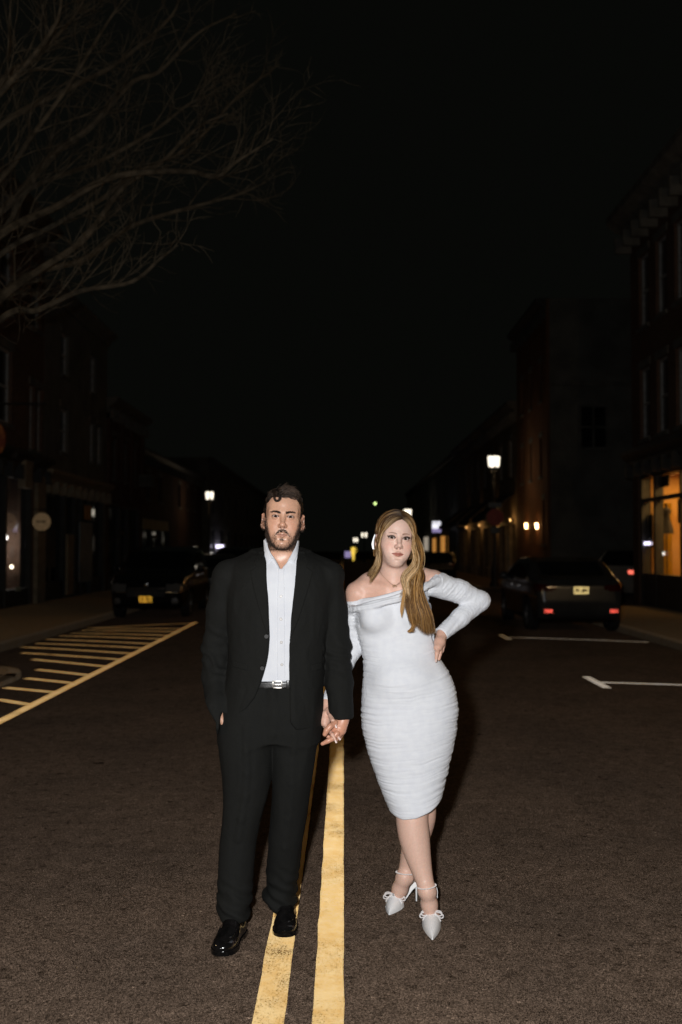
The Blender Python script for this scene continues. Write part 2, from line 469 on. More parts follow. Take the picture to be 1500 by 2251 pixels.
def paint_mat(name, c, worn=0.35, sheen=0.22, gain=2.6):
    """road paint with glass beads: strongly lit back at grazing angles"""
    m = bpy.data.materials.new(name); m.use_nodes = True; nt = m.node_tree
    for n in list(nt.nodes):
        if n.type != 'OUTPUT_MATERIAL': nt.nodes.remove(n)
    out = [n for n in nt.nodes if n.type == 'OUTPUT_MATERIAL'][0]
    tc = N(m, 'ShaderNodeTexCoord'); ob = tc.outputs['Object']
    n1 = N(m, 'ShaderNodeTexNoise', Scale=9, Detail=10, Roughness=0.78); L(m, ob, n1.inputs['Vector'])
    r = N(m, 'ShaderNodeValToRGB'); L(m, n1.outputs['Fac'], r.inputs['Fac'])
    r.color_ramp.elements[0].position = 0.30; r.color_ramp.elements[0].color = (c[0] * 0.84, c[1] * 0.68, c[2] * 0.42, 1)
    r.color_ramp.elements[1].position = 0.60; r.color_ramp.elements[1].color = (*c, 1)
    n2 = N(m, 'ShaderNodeTexNoise', Scale=170, Detail=4, Roughness=0.7); L(m, ob, n2.inputs['Vector'])
    n3 = N(m, 'ShaderNodeTexNoise', Scale=3, Detail=3); L(m, ob, n3.inputs['Vector'])
    ma = N(m, 'ShaderNodeMath', operation='MULTIPLY_ADD'); L(m, n3.outputs['Fac'], ma.inputs[0]); ma.inputs[1].default_value = 0.6; L(m, n2.outputs['Fac'], ma.inputs[2])
    r2 = N(m, 'ShaderNodeValToRGB'); L(m, ma.outputs[0], r2.inputs['Fac'])
    r2.color_ramp.elements[0].position = worn; r2.color_ramp.elements[0].color = (0.16, 0.13, 0.10, 1)
    r2.color_ramp.elements[1].position = worn + 0.09; r2.color_ramp.elements[1].color = (1, 1, 1, 1)
    mxc = N(m, 'ShaderNodeMix', data_type='RGBA', blend_type='MULTIPLY'); mxc.inputs['Factor'].default_value = 1
    L(m, r.outputs[0], mxc.inputs['A']); L(m, r2.outputs[0], mxc.inputs['B']); col = mxc.outputs['Result']
    bp = N(m, 'ShaderNodeBump', Strength=0.35, Distance=0.0015); L(m, n2.outputs['Fac'], bp.inputs['Height'])
    dv = N(m, 'ShaderNodeVectorMath', operation='SCALE', Scale=0.66); L(m, col, dv.inputs[0])
    df = N(m, 'ShaderNodeBsdfDiffuse', Roughness=1.0); L(m, dv.outputs[0], df.inputs['Color']); L(m, bp.outputs[0], df.inputs['Normal'])
    sh = N(m, 'ShaderNodeBsdfSheen', distribution='ASHIKHMIN', Roughness=sheen); sv = N(m, 'ShaderNodeVectorMath', operation='SCALE', Scale=gain); L(m, col, sv.inputs[0]); L(m, sv.outputs[0], sh.inputs['Color']); L(m, bp.outputs[0], sh.inputs['Normal'])
    ad = N(m, 'ShaderNodeAddShader'); L(m, df.outputs[0], ad.inputs[0]); L(m, sh.outputs[0], ad.inputs[1])
    L(m, ad.outputs[0], out.inputs['Surface'])
    return m
M_ASPH = asphalt_mat()
M_YEL = paint_mat('yellow_road_paint', (0.86, 0.62, 0.295), 0.635)
M_WHT = paint_mat('white_road_paint', (0.75, 0.74, 0.72), 0.60)
XC = 5.5     # kerb line either side
def sheet(name, pts_rows, m, kind=None, parent=None):
    """grid of points (rows x cols) -> mesh"""
    R_ = np.array(pts_rows); a, b = R_.shape[:2]
    idx = np.arange(a * b).reshape(a, b)
    f = np.stack([idx[:-1, :-1].ravel(), idx[:-1, 1:].ravel(), idx[1:, 1:].ravel(), idx[1:, :-1].ravel()], 1)
    o = link(name, mesh_np(name, R_.reshape(-1, 3), f, True), m, parent)
    if kind: o['kind'] = kind
    return o
xs = np.linspace(-XC, XC, 45); ys = np.concatenate([np.linspace(-6, 30, 37), np.linspace(34, 260, 40)])
sheet('road', [[(x, y, road_z(x)) for x in xs] for y in ys], M_ASPH, 'structure')
def stripe(name, p0, p1, w, m, label, cat, group=None, lift=0.004, jag=0.0):
    p0 = np.array(p0[:2], float); p1 = np.array(p1[:2], float); d = p1 - p0; Ln = np.linalg.norm(d); d /= Ln; s = np.array([d[1], -d[0]])
    n = max(2, int(Ln / 0.12) if jag else int(Ln / 0.4) + 1); rows = []
    for i in range(n + 1):
        c = p0 + d * Ln * i / n; j0, j1 = (rng.normal(0, jag, 2) if jag else (0, 0))
        row = []
        for k, t in enumerate((-0.5, 0, 0.5)):
            q = c + s * (t * w + (j0 if k == 0 else j1 if k == 2 else 0)); row.append((q[0], q[1], road_z(q[0]) + lift))
        rows.append(row)
    o = sheet(name, rows, m); tag(o, label, cat, group)
    return o
stripe('centre_line', (-0.05, -4), (-0.05, 200), 0.104, M_YEL, 'right hand solid yellow centre line running between the couple', 'road marking', 'double yellow centre line', jag=0.0012)
stripe('centre_line', (-0.245, -4), (-0.245, 200), 0.104, M_YEL, 'left hand solid yellow centre line under the man\'s shoe', 'road marking', 'double yellow centre line', jag=0.0012)
# ---- kerbs and pavements
M_CONC = paint_mat('pavement_concrete', (0.105, 0.080, 0.053), 0.20, 0.24, 2.0)
M_KERB = paint_mat('kerb_stone', (0.15, 0.118, 0.085), 0.20, 0.24, 1.6)
KZ = road_z(XC) + 0.13
def side_path():
    p = [(3.98, -6.0), (3.98, 12.1)]
    for a in np.linspace(0, 1, 8): p.append((3.98 + 0.74 * (1 - math.cos(a * math.pi / 2)), 12.1 + 1.15 * math.sin(a * math.pi / 2)))
    p += [(5.1, 13.45), (5.38, 13.7), (XC, 14.2)]
    return p
Lp = [(-x, y) for x, y in side_path()] + [(-XC, y) for y in (16, 20, 26, 34, 45, 60, 90, 130)]
Rp = [(XC, y) for y in (-6, 4, 10, 16, 20, 24.5)]
for a in np.linspace(0.2, 1, 6): Rp.append((XC + 2.4 * (1 - math.cos(a * math.pi / 2)), 24.5 + 2.4 * math.sin(a * math.pi / 2)))
Rp2 = [(XC + 2.4 * (1 - math.cos(a * math.pi / 2)), 39.6 - 2.4 * math.sin(a * math.pi / 2)) for a in np.linspace(1, 0.2, 6)] + [(XC, y) for y in (41, 50, 60, 90, 130)]
def pave(path, sgn, xin, name):
    n = len(path); d = []
    for i in range(n):
        a = np.array(path[max(i - 1, 0)]); b = np.array(path[min(i + 1, n - 1)]); t = (b - a) / np.linalg.norm(b - a); d.append(np.array([t[1], -t[0]]) * sgn)
    rows = []; top = []
    for p, nn in zip(path, d):
        q = np.array(p); o = q + nn * 0.16
        rows.append([(q[0], q[1], road_z(q[0]) - 0.15), (q[0], q[1], KZ - 0.02), (q[0] + nn[0] * 0.02, q[1] + nn[1] * 0.02, KZ), (o[0], o[1], KZ + 0.002)])
        top.append([(o[0] + nn[0] * 0.004, o[1] + nn[1] * 0.004, KZ)] + [(o[0] + (xin - o[0]) * s, o[1], KZ + 0.02 * s) for s in (0.33, 0.66, 1.0)])
    k = sheet('kerb', rows, M_KERB, 'structure'); 
    return sheet(name, top, M_CONC, 'structure')
pave(Lp, -1, -8.75, 'pavement_left'); pave(Rp, 1, 14.0, 'pavement_right'); pave(Rp2, 1, 14.0, 'pavement_far_right')
sheet('side_street', [[(x, y, road_z(XC) - 0.004) for x in np.linspace(XC - 0.3, 40, 12)] for y in np.linspace(24, 40.5, 8)], M_ASPH, 'structure')
sheet('ground', [[(x, y, -0.40) for x in np.linspace(-300, 300, 5)] for y in np.linspace(-20, 600, 5)], M_ASPH, 'structure')
# ---- painted markings
hm = empty('hatched_marking', (-3.15, 14, 0)); tag(hm, 'orange yellow hatched no-parking marking beside the left kerb', 'road marking')
def part_stripe(p0, p1, w, m, par, name='stripe', lift=0.004):
    o = stripe(name, p0, p1, w, m, None, None, lift=lift); o.parent = par; o.matrix_parent_inverse = par.matrix_world.inverted() if False else Matrix.Translation(-Vector(par.location)); return o
part_stripe((-3.14, 4.0), (-3.16, 21.4), 0.11, M_YEL, hm, 'edge_line')
sp = [((205, 1560), (-20, 1525)), ((385, 1475), (35, 1445)), ((515, 1412), (180, 1380)), ((630, 1357), (255, 1320)), ((735, 1298), (225, 1250)), ((830, 1250), (150, 1205)), ((900, 1210), (145, 1165)), ((965, 1172), (250, 1140)),
      ((1030, 1143), (310, 1112)), ((1085, 1110), (410, 1088)), ((1135, 1085), (490, 1070)), ((1180, 1060), (560, 1050)), ((1215, 1040), (640, 1036)), ((1275, 1003), (600, 1034))]
for (a, b) in sp:
    A = G(a[0] / 3.125, 1050 + a[1] / 3.125); B = G(b[0] / 3.125, 1050 + b[1] / 3.125); A[0] = -3.205
    if B[1] < 13.2: B[0] = max(B[0], -3.96)
    part_stripe(A, (max(B[0], -5.42), B[1]), 0.10, M_YEL, hm, 'stripe')
for y in (5.6, 6.5, 7.35, 8.2): part_stripe((-3.205, y), (-3.95, y + 0.42), 0.10, M_YEL, hm, 'stripe')
for (tx, ty, lab) in ((2.99, 11.84, 'white painted parking T nearest the camera on right side'), (2.87, 17.75, 'white painted parking T behind the parked dark sedan')):
    t = empty('parking_marking', (tx, ty, 0)); tag(t, lab, 'road marking', 'white parking bay marks')
    part_stripe((tx, ty - 0.50), (tx, ty + 0.50), 0.105, M_WHT, t, 'bar'); part_stripe((tx + 0.055, ty - 0.02), (5.40, ty - 0.06), 0.10, M_WHT, t, 'bay_line')
# ================================================================== TOWN
def brick_mat(name, c0, c1, mortar=(0.20, 0.18, 0.16)):
    m = mat(name, c0, 0.9, spec=0.15); b = m.node_tree.nodes['Principled BSDF']
    tc = N(m, 'ShaderNodeTexCoord'); mp = N(m, 'ShaderNodeVectorMath', operation='ADD')
    sx = N(m, 'ShaderNodeSeparateXYZ'); L(m, tc.outputs['Object'], sx.inputs[0])
    ad = N(m, 'ShaderNodeMath', operation='ADD'); L(m, sx.outputs['X'], ad.inputs[0]); L(m, sx.outputs['Y'], ad.inputs[1])
    cb = N(m, 'ShaderNodeCombineXYZ'); L(m, ad.outputs[0], cb.inputs['X']); L(m, sx.outputs['Z'], cb.inputs['Y'])
    bt = N(m, 'ShaderNodeTexBrick', Scale=1.0); bt.inputs['Brick Width'].default_value = 0.22; bt.inputs['Row Height'].default_value = 0.075; bt.inputs['Mortar Size'].default_value = 0.006
    bt.inputs['Color1'].default_value = (*c0, 1); bt.inputs['Color2'].default_value = (*c1, 1); bt.inputs['Mortar'].default_value = (*mortar, 1)
    L(m, cb.outputs[0], bt.inputs['Vector'])
    n = N(m, 'ShaderNodeTexNoise', Scale=0.8, Detail=6); L(m, tc.outputs['Object'], n.inputs['Vector'])
    mr = N(m, 'ShaderNodeMapRange'); mr.inputs['To Min'].default_value = 0.6; mr.inputs['To Max'].default_value = 1.3; L(m, n.outputs['Fac'], mr.inputs['Value'])
    sc = N(m, 'ShaderNodeVectorMath', operation='SCALE'); L(m, bt.outputs['Color'], sc.inputs[0]); L(m, mr.outputs[0], sc.inputs['Scale']); L(m, sc.outputs[0], b.inputs['Base Color'])
    bp = N(m, 'ShaderNodeBump', Strength=0.5, Distance=0.006); bp.invert = True; L(m, bt.outputs['Fac'], bp.inputs['Height']); L(m, bp.outputs[0], b.inputs['Normal'])
    return m
def glass_mat(name, tint=(0.9, 0.9, 0.9), rough=0.02):
    m = bpy.data.materials.new(name); m.use_nodes = True; nt = m.node_tree
    for n in list(nt.nodes):
        if n.type != 'OUTPUT_MATERIAL': nt.nodes.remove(n)
    out = [n for n in nt.nodes if n.type == 'OUTPUT_MATERIAL'][0]
    tr = N(m, 'ShaderNodeBsdfTransparent'); tr.inputs['Color'].default_value = (*tint, 1)
    gl = N(m, 'ShaderNodeBsdfGlossy', Roughness=rough); fr = N(m, 'ShaderNodeFresnel', IOR=1.5)
    ge = N(m, 'ShaderNodeNewGeometry'); im = N(m, 'ShaderNodeMapRange'); im.inputs['To Min'].default_value = 1.5; im.inputs['To Max'].default_value = 1 / 1.5; L(m, ge.outputs['Backfacing'], im.inputs['Value']); L(m, im.outputs[0], fr.inputs['IOR'])   # a thin pane: same reflectance from both sides
    tc = N(m, 'ShaderNodeTexCoord'); no = N(m, 'ShaderNodeTexNoise', Scale=1.5, Detail=2); L(m, tc.outputs['Object'], no.inputs['Vector'])
    bp = N(m, 'ShaderNodeBump', Strength=0.05, Distance=0.02); L(m, no.outputs['Fac'], bp.inputs['Height']); L(m, bp.outputs[0], gl.inputs['Normal'])
    mx = N(m, 'ShaderNodeMixShader'); L(m, fr.outputs[0], mx.inputs[0]); L(m, tr.outputs[0], mx.inputs[1]); L(m, gl.outputs[0], mx.inputs[2]); L(m, mx.outputs[0], out.inputs['Surface'])
    return m
def lamp_mat(name, col, s):
    m = mat(name, (0.8, 0.8, 0.8), 0.4, emit=col, estr=s)
    b = m.node_tree.nodes['Principled BSDF']; tc = N(m, 'ShaderNodeTexCoord'); n = N(m, 'ShaderNodeTexNoise', Scale=6, Detail=2); L(m, tc.outputs['Object'], n.inputs['Vector'])
    mr = N(m, 'ShaderNodeMapRange'); mr.inputs['To Min'].default_value = s * 0.85; mr.inputs['To Max'].default_value = s * 1.15; L(m, n.outputs['Fac'], mr.inputs['Value']); L(m, mr.outputs[0], b.inputs['Emission Strength'])
    return m
M_BR_A = brick_mat('brown_brick', (0.115, 0.068, 0.048), (0.15, 0.088, 0.06), (0.13, 0.115, 0.10)); M_BR_B = brick_mat('dark_red_brick', (0.085, 0.045, 0.034), (0.11, 0.058, 0.042), (0.12, 0.105, 0.09)); M_BR_C = brick_mat('buff_brick', (0.16, 0.125, 0.09), (0.20, 0.155, 0.11))
M_BR_D = brick_mat('orange_brick', (0.17, 0.078, 0.038), (0.21, 0.097, 0.048), (0.14, 0.12, 0.10))
M_STUC = mat('painted_render', (0.13, 0.13, 0.115), 0.9); noisy(M_STUC, (0.09, 0.09, 0.08), (0.15, 0.15, 0.135), 1.2, 6, bump=0.2, bscale=40)
M_TRIM = mat('stone_trim', (0.24, 0.23, 0.20), 0.85); noisy(M_TRIM, (0.085, 0.082, 0.072), (0.15, 0.145, 0.128), 3, 6)
M_DTRIM = mat('dark_painted_wood', (0.035, 0.035, 0.032), 0.6); noisy(M_DTRIM, (0.022, 0.022, 0.02), (0.045, 0.044, 0.04), 4, 6)
M_WFR = mat('white_window_frame', (0.55, 0.55, 0.53), 0.6); noisy(M_WFR, (0.28, 0.28, 0.27), (0.42, 0.42, 0.41), 8, 4)
M_BROWNP = mat('beige_pilaster_paint', (0.26, 0.215, 0.15), 0.8); noisy(M_BROWNP, (0.19, 0.155, 0.105), (0.28, 0.235, 0.165), 5, 5)
M_PANE = mat('dark_window_glass', (0.012, 0.013, 0.014), 0.06, spec=0.6); noisy(M_PANE, (0.008, 0.009, 0.010), (0.020, 0.021, 0.022), 1.5, 3)
M_GLASS = glass_mat('shop_glass')
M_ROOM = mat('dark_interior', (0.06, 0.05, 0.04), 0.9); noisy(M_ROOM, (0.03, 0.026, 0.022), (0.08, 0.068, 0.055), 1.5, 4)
M_IRON = mat('black_iron', (0.014, 0.014, 0.014), 0.5); noisy(M_IRON, (0.009, 0.009, 0.009), (0.022, 0.021, 0.02), 12, 4)

class Bld:
    """a building whose street face lies at x = xf between y0 and y1"""
    def __init__(s, name, label, side, y0, y1, xf, top, wall_m, depth=9.0, base=KZ + 0.012):
        s.side = side; s.y0, s.y1, s.xf, s.top, s.base, s.depth, s.wm = y0, y1, xf, top, base, depth, wall_m
        s.root = empty(name, (xf, (y0 + y1) / 2, base)); tag(s.root, label, 'building'); s.open = []; s.off = Vector((-xf, -(y0 + y1) / 2, -base))
    def X(s, d): return s.xf + s.side * d            # d metres behind the face (negative: in front)
    def bx(s, mb, d0, d1, ya, yb, za, zb, bev=0): 
        a, b = s.X(d0), s.X(d1); return mb.box((min(a, b), ya, za), (max(a, b), yb, zb), bev)
    def part(s, mb, name, m, par=None, smooth=False):
        o = mb.build(name, m, par or s.root, smooth)
        if par is None or par is s.root: o.matrix_parent_inverse = Matrix.Translation(s.off)
        return o
    def wall(s, gy=None):
        ys = sorted({s.y0, s.y1, *[q for o in s.open for q in o[:2]]}); zs = sorted({s.base, s.top, *[q for o in s.open for q in o[2:4]]})
        mb = MB()
        for i in range(len(zs) - 1):
            run = None
            for j in range(len(ys) - 1):
                yc, zc = (ys[j] + ys[j + 1]) / 2, (zs[i] + zs[i + 1]) / 2
                hole = any(o[0] < yc < o[1] and o[2] < zc < o[3] for o in s.open)
                if not hole: run = (run[0], ys[j + 1]) if run else (ys[j], ys[j + 1])
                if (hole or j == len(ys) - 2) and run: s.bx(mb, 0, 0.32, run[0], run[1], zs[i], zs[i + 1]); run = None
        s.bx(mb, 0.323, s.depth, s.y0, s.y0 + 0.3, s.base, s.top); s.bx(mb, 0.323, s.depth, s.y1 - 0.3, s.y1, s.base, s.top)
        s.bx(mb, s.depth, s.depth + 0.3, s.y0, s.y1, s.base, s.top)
        s.part(mb, 'wall', s.wm)
        s.part(s.bx(MB(), 0.33, s.depth - 0.01, s.y0 + 0.31, s.y1 - 0.31, s.top - 0.5, s.top - 0.3), 'roof', M_DTRIM)
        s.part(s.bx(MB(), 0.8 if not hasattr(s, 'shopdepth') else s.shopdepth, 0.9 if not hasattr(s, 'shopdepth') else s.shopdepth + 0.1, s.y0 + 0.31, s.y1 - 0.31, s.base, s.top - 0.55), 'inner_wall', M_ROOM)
    def window(s, yc, z0, w, h, frame=M_WFR, sash=True, lintel=True):
        ya, yb, zb = yc - w / 2, yc + w / 2, z0 + h; s.open.append((ya, yb, z0, zb))
        mb = MB(); t = 0.07
        for a in ((ya, ya + t, z0, zb), (yb - t, yb, z0, zb), (ya + t, yb - t, z0, z0 + t), (ya + t, yb - t, zb - t, zb)): s.bx(mb, 0.08, 0.20, *a)
        if sash: s.bx(mb, 0.10, 0.18, ya + t, yb - t, z0 + h * 0.5 - 0.03, z0 + h * 0.5 + 0.03)
        f = s.part(mb, 'window', frame)
        s.part(s.bx(MB(), 0.135, 0.150, ya + t * 0.5, yb - t * 0.5, z0 + t * 0.5, zb - t * 0.5), 'pane', M_PANE, f)
        s.part(s.bx(MB(), -0.07, 0.07, ya - 0.08, yb + 0.08, z0 - 0.10, z0 - 0.003), 'sill', M_TRIM, f)
        if lintel: s.part(s.bx(MB(), -0.03, 0.02, ya - 0.10, yb + 0.10, zb + 0.003, zb + 0.20), 'lintel', M_TRIM, f)
        return f
    def cornice(s, z, h, proj, m=M_TRIM, brackets=True):
        mb = MB(); prof = [(0, 0), (-proj * 0.25, 0), (-proj * 0.35, h * 0.35), (-proj * 0.8, h * 0.6), (-proj, h * 0.75), (-proj, h), (0, h)]
        poly = [(s.X(d), z + q) for d, q in prof]
        v = [(x, s.y0 - 0.05, zz) for x, zz in poly] + [(x, s.y1 + 0.05, zz) for x, zz in poly]; n = len(poly)
        mb.add(v, [tuple(range(n)), tuple(range(2 * n - 1, n - 1, -1))] + [(i, (i + 1) % n, n + (i + 1) % n, n + i) for i in range(n)])
        c = s.part(mb, 'cornice', m)
        if brackets:
            k = int((s.y1 - s.y0) / 0.75)
            for i in range(k + 1):
                y = s.y0 + 0.1 + (s.y1 - s.y0 - 0.2) * i / k; s.part(s.bx(MB(), -proj * 0.7, -0.002, y - 0.06, y + 0.06, z - 0.28, z + h * 0.2), 'bracket', m, c)
    def shop(s, ya, yb, z1, bays, door=None, pil=M_DTRIM, glass=M_PANE, bulk=0.5, transom=None, fascia=True, depth=0.25):
        """recessed shop front: bays = list of relative widths, door = index of the door bay"""
        s.open.append((ya, yb, s.base, z1)); tot = sum(bays); y = ya; z0 = s.base + 0.002
        sh = s.part(s.bx(MB(), 0.05, 0.30, ya + 0.003, yb - 0.003, z1 - 0.10, z1 - 0.003), 'shop_front', pil)
        for i, b in enumerate(bays):
            w = (yb - ya) * b / tot; a0, a1 = y, y + w; y += w
            s.part(s.bx(MB(), 0.02, 0.30, a0 + 0.003, a0 + 0.10, z0, z1 - 0.103), 'mullion', pil, sh)
            if i == len(bays) - 1: s.part(s.bx(MB(), 0.02, 0.30, a1 - 0.10, a1 - 0.003, z0, z1 - 0.103), 'mullion', pil, sh)
            a0 += 0.103; a1 -= 0.003 if i < len(bays) - 1 else 0.103
            if i == door:
                mb = MB()
                for q in ((a0, a0 + 0.12, z0, z0 + 2.2), (a1 - 0.12, a1, z0, z0 + 2.2), (a0 + 0.12, a1 - 0.12, z0, z0 + 0.3), (a0 + 0.12, a1 - 0.12, z0 + 2.05, z0 + 2.2)): s.bx(mb, 0.14, 0.20, *q)
                d = s.part(mb, 'door', M_WFR if pil is not M_DTRIM else pil, sh); s.part(s.bx(MB(), 0.16, 0.175, a0 + 0.115, a1 - 0.115, z0 + 0.295, z0 + 2.055), 'door_glass', glass, sh)
                s.part(s.bx(MB(), 0.08, 0.138, a1 - 0.10, a1 - 0.06, z0 + 0.95, z0 + 1.25), 'door_handle', M_TRIM, sh)
                s.part(s.bx(MB(), 0.16, 0.175, a0, a1, z0 + 2.205, z1 - 0.105), 'pane', glass, sh); continue
            s.part(s.bx(MB(), 0.06, 0.28, a0, a1, z0, z0 + bulk), 'bulkhead', pil, sh)
            if transom:
                s.part(s.bx(MB(), 0.06, 0.28, a0, a1, transom, transom + 0.09), 'transom_bar', pil, sh)
                s.part(s.bx(MB(), 0.16, 0.172, a0, a1, z0 + bulk + 0.003, transom - 0.003), 'pane', glass, sh); s.part(s.bx(MB(), 0.16, 0.172, a0, a1, transom + 0.093, z1 - 0.105), 'pane', glass, sh)
            else: s.part(s.bx(MB(), 0.16, 0.172, a0, a1, z0 + bulk + 0.003, z1 - 0.105), 'pane', glass, sh)
        return sh

# ---------------------------------------------------------------- left row
b = Bld('corner_shop', 'brown brick three storey building with arched window at the left edge', -1, 18.5, 28.1, -8.5, 10.6, M_BR_A); b.shopdepth = 3.0
sh1 = b.shop(20.0, 27.2, 3.5, [1.5, 0.6, 0.45, 1.05], door=None, glass=M_GLASS, bulk=0.45)
for yc in (20.4, 22.6, 24.9): b.window(yc, 4.7, 0.95, 1.9)
for yc in (27.05, 27.75): b.window(yc, 4.25, 0.42, 1.75)
for yc in (20.4, 22.6, 24.9, 27.3): b.window(yc, 7.6, 0.9, 1.6)
b.wall(); b.cornice(3.62, 0.45, 0.35, M_DTRIM); b.cornice(10.1, 0.5, 0.5)
b.part(b.bx(MB(), -0.12, 0.0 - 0.003, 27.3, 28.05, KZ + 0.02, 3.55), 'pilaster', M_BROWNP)
corner_shop = b
b = Bld('shop_house', 'dark rendered three storey building above the round hanging sign', -1, 28.12, 35.6, -8.5, 9.2, M_STUC); b.shopdepth = 3.0
b.shop(28.4, 35.3, 3.3, [1.4, 0.9, 0.5, 0.8, 1.2], door=3, bulk=0.55)
for yc, w in ((30.2, 0.85), (33.6, 0.6), (34.6, 0.6)): b.window(yc, 4.45, w, 1.35)
for yc in (30.2, 33.6): b.window(yc, 6.8, 0.8, 1.3)
b.wall(); b.cornice(3.4, 0.4, 0.3, M_BROWNP); b.cornice(8.8, 0.4, 0.35, M_STUC, False)
shop_house = b
b = Bld('low_shop', 'two storey brick shop with upright corner strips behind the dark SUV', -1, 35.62, 42.0, -8.5, 7.0, M_BR_B); b.shopdepth = 3.0
b.shop(36.0, 41.6, 3.2, [1, 0.8, 1.2], door=1)
for yc in (37.0, 38.8, 40.6): b.window(yc, 4.1, 0.8, 1.6, M_TRIM)
b.wall(); b.cornice(6.5, 0.5, 0.4)
for y in (35.8, 37.9, 39.7, 41.8): b.part(b.bx(MB(), -0.10, -0.003, y - 0.14, y + 0.14, 3.4, 6.45), 'pilaster', M_BR_B)
b.part(b.bx(MB(), -0.55, -0.003, 41.2, 41.9, 4.1, 4.6), 'vent_box', M_TRIM)
b = Bld('banner_building', 'low brown building with a pale banner beyond the brick shop', -1, 42.02, 66.0, -9.4, 6.2, M_BR_B); b.shopdepth = 3.0
b.shop(44, 54, 3.0, [1, 1, 1, 1], door=2)
for yc in (45, 48, 51, 57, 60, 63): b.window(yc, 3.9, 0.9, 1.3, M_DTRIM)
b.wall(); b.cornice(5.8, 0.4, 0.3, M_DTRIM)
M_BAN = mat('banner_cloth', (0.42, 0.36, 0.18), 0.8); noisy(M_BAN, (0.32, 0.27, 0.13), (0.45, 0.39, 0.2), 3, 4)
b.part(b.bx(MB(), -0.06, -0.003, 46.5, 53.2, 2.45, 2.95), 'banner', M_BAN)
b = Bld('far_terrace', 'distant dark terrace at the far end of the left side', -1, 66.02, 128.0, -9.0, 7.6, M_STUC)
for i in range(12): b.window(69 + i * 4.8, 4.0, 1.1, 1.6, M_DTRIM)
for i in range(12): b.window(69 + i * 4.8, 0.9, 2.2, 2.0, M_DTRIM, False, False)
b.wall(); b.cornice(7.1, 0.5, 0.3, M_DTRIM, False)
# hanging round sign, round red sign at the frame's edge, posters and small lights in the left shops
M_BEIGE = mat('round_sign_board', (0.62, 0.44, 0.26), 0.7, emit=(1.0, 0.66, 0.34), estr=0.045); noisy(M_BEIGE, (0.52, 0.36, 0.20), (0.66, 0.47, 0.28), 9, 4)
M_SIGNTXT = mat('sign_lettering', (0.30, 0.20, 0.11), 0.8)
sg = empty('hanging_sign', P(92, 1147, 27.05)); tag(sg, 'round beige hanging sign on an iron bracket over the left pavement', 'sign')
def at_sign(mb, name, m, par=None, smooth=False):
    o = mb.build(name, m, par or sg, smooth)
    if par is None: o.matrix_parent_inverse = Matrix.Translation(-Vector(sg.location))
    return o
c = P(92, 1147, 27.05)
at_sign(MB().lathe([(0.0001, -0.03), (0.235, -0.03), (0.245, -0.02), (0.245, 0.02), (0.235, 0.03), (0.0001, 0.03)], tuple(c), 40, 'y'), 'board', M_BEIGE, None, True)
mb = MB()
for i, w in enumerate((0.05, 0.03, 0.06, 0.04)): mb.box((c[0] - 0.13 + i * 0.07, c[1] - 0.036, c[2] - 0.03), (c[0] - 0.13 + i * 0.07 + w, c[1] - 0.0305, c[2] + 0.035))
at_sign(mb, 'lettering', M_SIGNTXT)['kind'] = 'stuff'
at_sign(MB().tube([(-8.5, c[1], c[2] + 0.34), (c[0] + 0.3, c[1], c[2] + 0.34)], 0.015, 8).tube([(c[0] - 0.12, c[1], c[2] + 0.34), (c[0] - 0.12, c[1], c[2] + 0.2)], 0.008, 6).tube([(c[0] + 0.12, c[1], c[2] + 0.34), (c[0] + 0.12, c[1], c[2] + 0.2)], 0.008, 6), 'bracket', M_IRON)
c = P(-6, 965, 22.5); sg = empty('hanging_sign', c); tag(sg, 'red and orange oval blade sign cut by the left picture edge', 'sign')
M_REDS = mat('red_sign_paint', (0.45, 0.08, 0.03), 0.6); noisy(M_REDS, (0.25, 0.05, 0.02), (0.55, 0.20, 0.05), 7, 3, lo=0.4, hi=0.6)
pv = [(0.19 * math.cos(a), 0.36 * math.sin(a)) for a in np.linspace(0, 2 * math.pi, 33)[:-1]]
at_sign(MB().prism([(c[0] + a, c[2] + q) for a, q in pv], c[1] - 0.03, c[1] + 0.03, 'y'), 'board', M_REDS, None, True)
at_sign(MB().tube([(-8.5, c[1], P(0, 887, 22.5)[2]), (-6.75, c[1], P(0, 887, 22.5)[2])], 0.018, 8).tube([(c[0], c[1], c[2] + 0.35), (c[0], c[1], P(0, 887, 22.5)[2])], 0.01, 6), 'bracket', M_IRON)
M_BULB_W = lamp_mat('white_bulb', (1.0, 0.95, 0.88), 9); M_BULB_O = lamp_mat('orange_bulb', (1.0, 0.42, 0.08), 5); M_BULB_S = lamp_mat('small_bulb', (1.0, 0.85, 0.6), 7); M_BULB_P = lamp_mat('violet_sign_light', (0.80, 0.74, 1.0), 2.6)
def bulb(px, py, Y, r, m, name, label, hang=0.6, group=None, light=None, cat='lamp'):
    c = P(px, py, Y); o = empty(name, c); tag(o, label, cat, group)
    MB().lathe([(0.0001, -r), (r * 0.6, -r * 0.8), (r, -r * 0.2), (r, r * 0.25), (r * 0.55, r * 0.85), (0.0001, r)], (0, 0, 0), 14).build('bulb', m, o, True)
    MB().tube([(0, 0, r * 0.9), (0, 0, r + hang)], max(0.01, r * 0.12), 6).build('cord', M_IRON, o, True)
    if light:
        l = bpy.data.lights.new(name + '_light', 'POINT'); l.energy = light[0]; l.color = light[1]; l.shadow_soft_size = r; lo = bpy.data.objects.new(name + '_light', l); COL.objects.link(lo); lo.parent = o; lo.location = (0, 0, -r * 1.6)
    return o
bulb(5, 1182, 27.3, 0.15, M_BULB_W, 'pendant_lamp', 'bright white pendant lamp inside the leftmost shop window', 0.9, light=(14, (1, 0.93, 0.85)))
bulb(33, 1170, 27.9, 0.075, M_BULB_O, 'pendant_lamp', 'orange pendant lamp inside the left shop window', 0.9, light=(3, (1, 0.5, 0.15)))
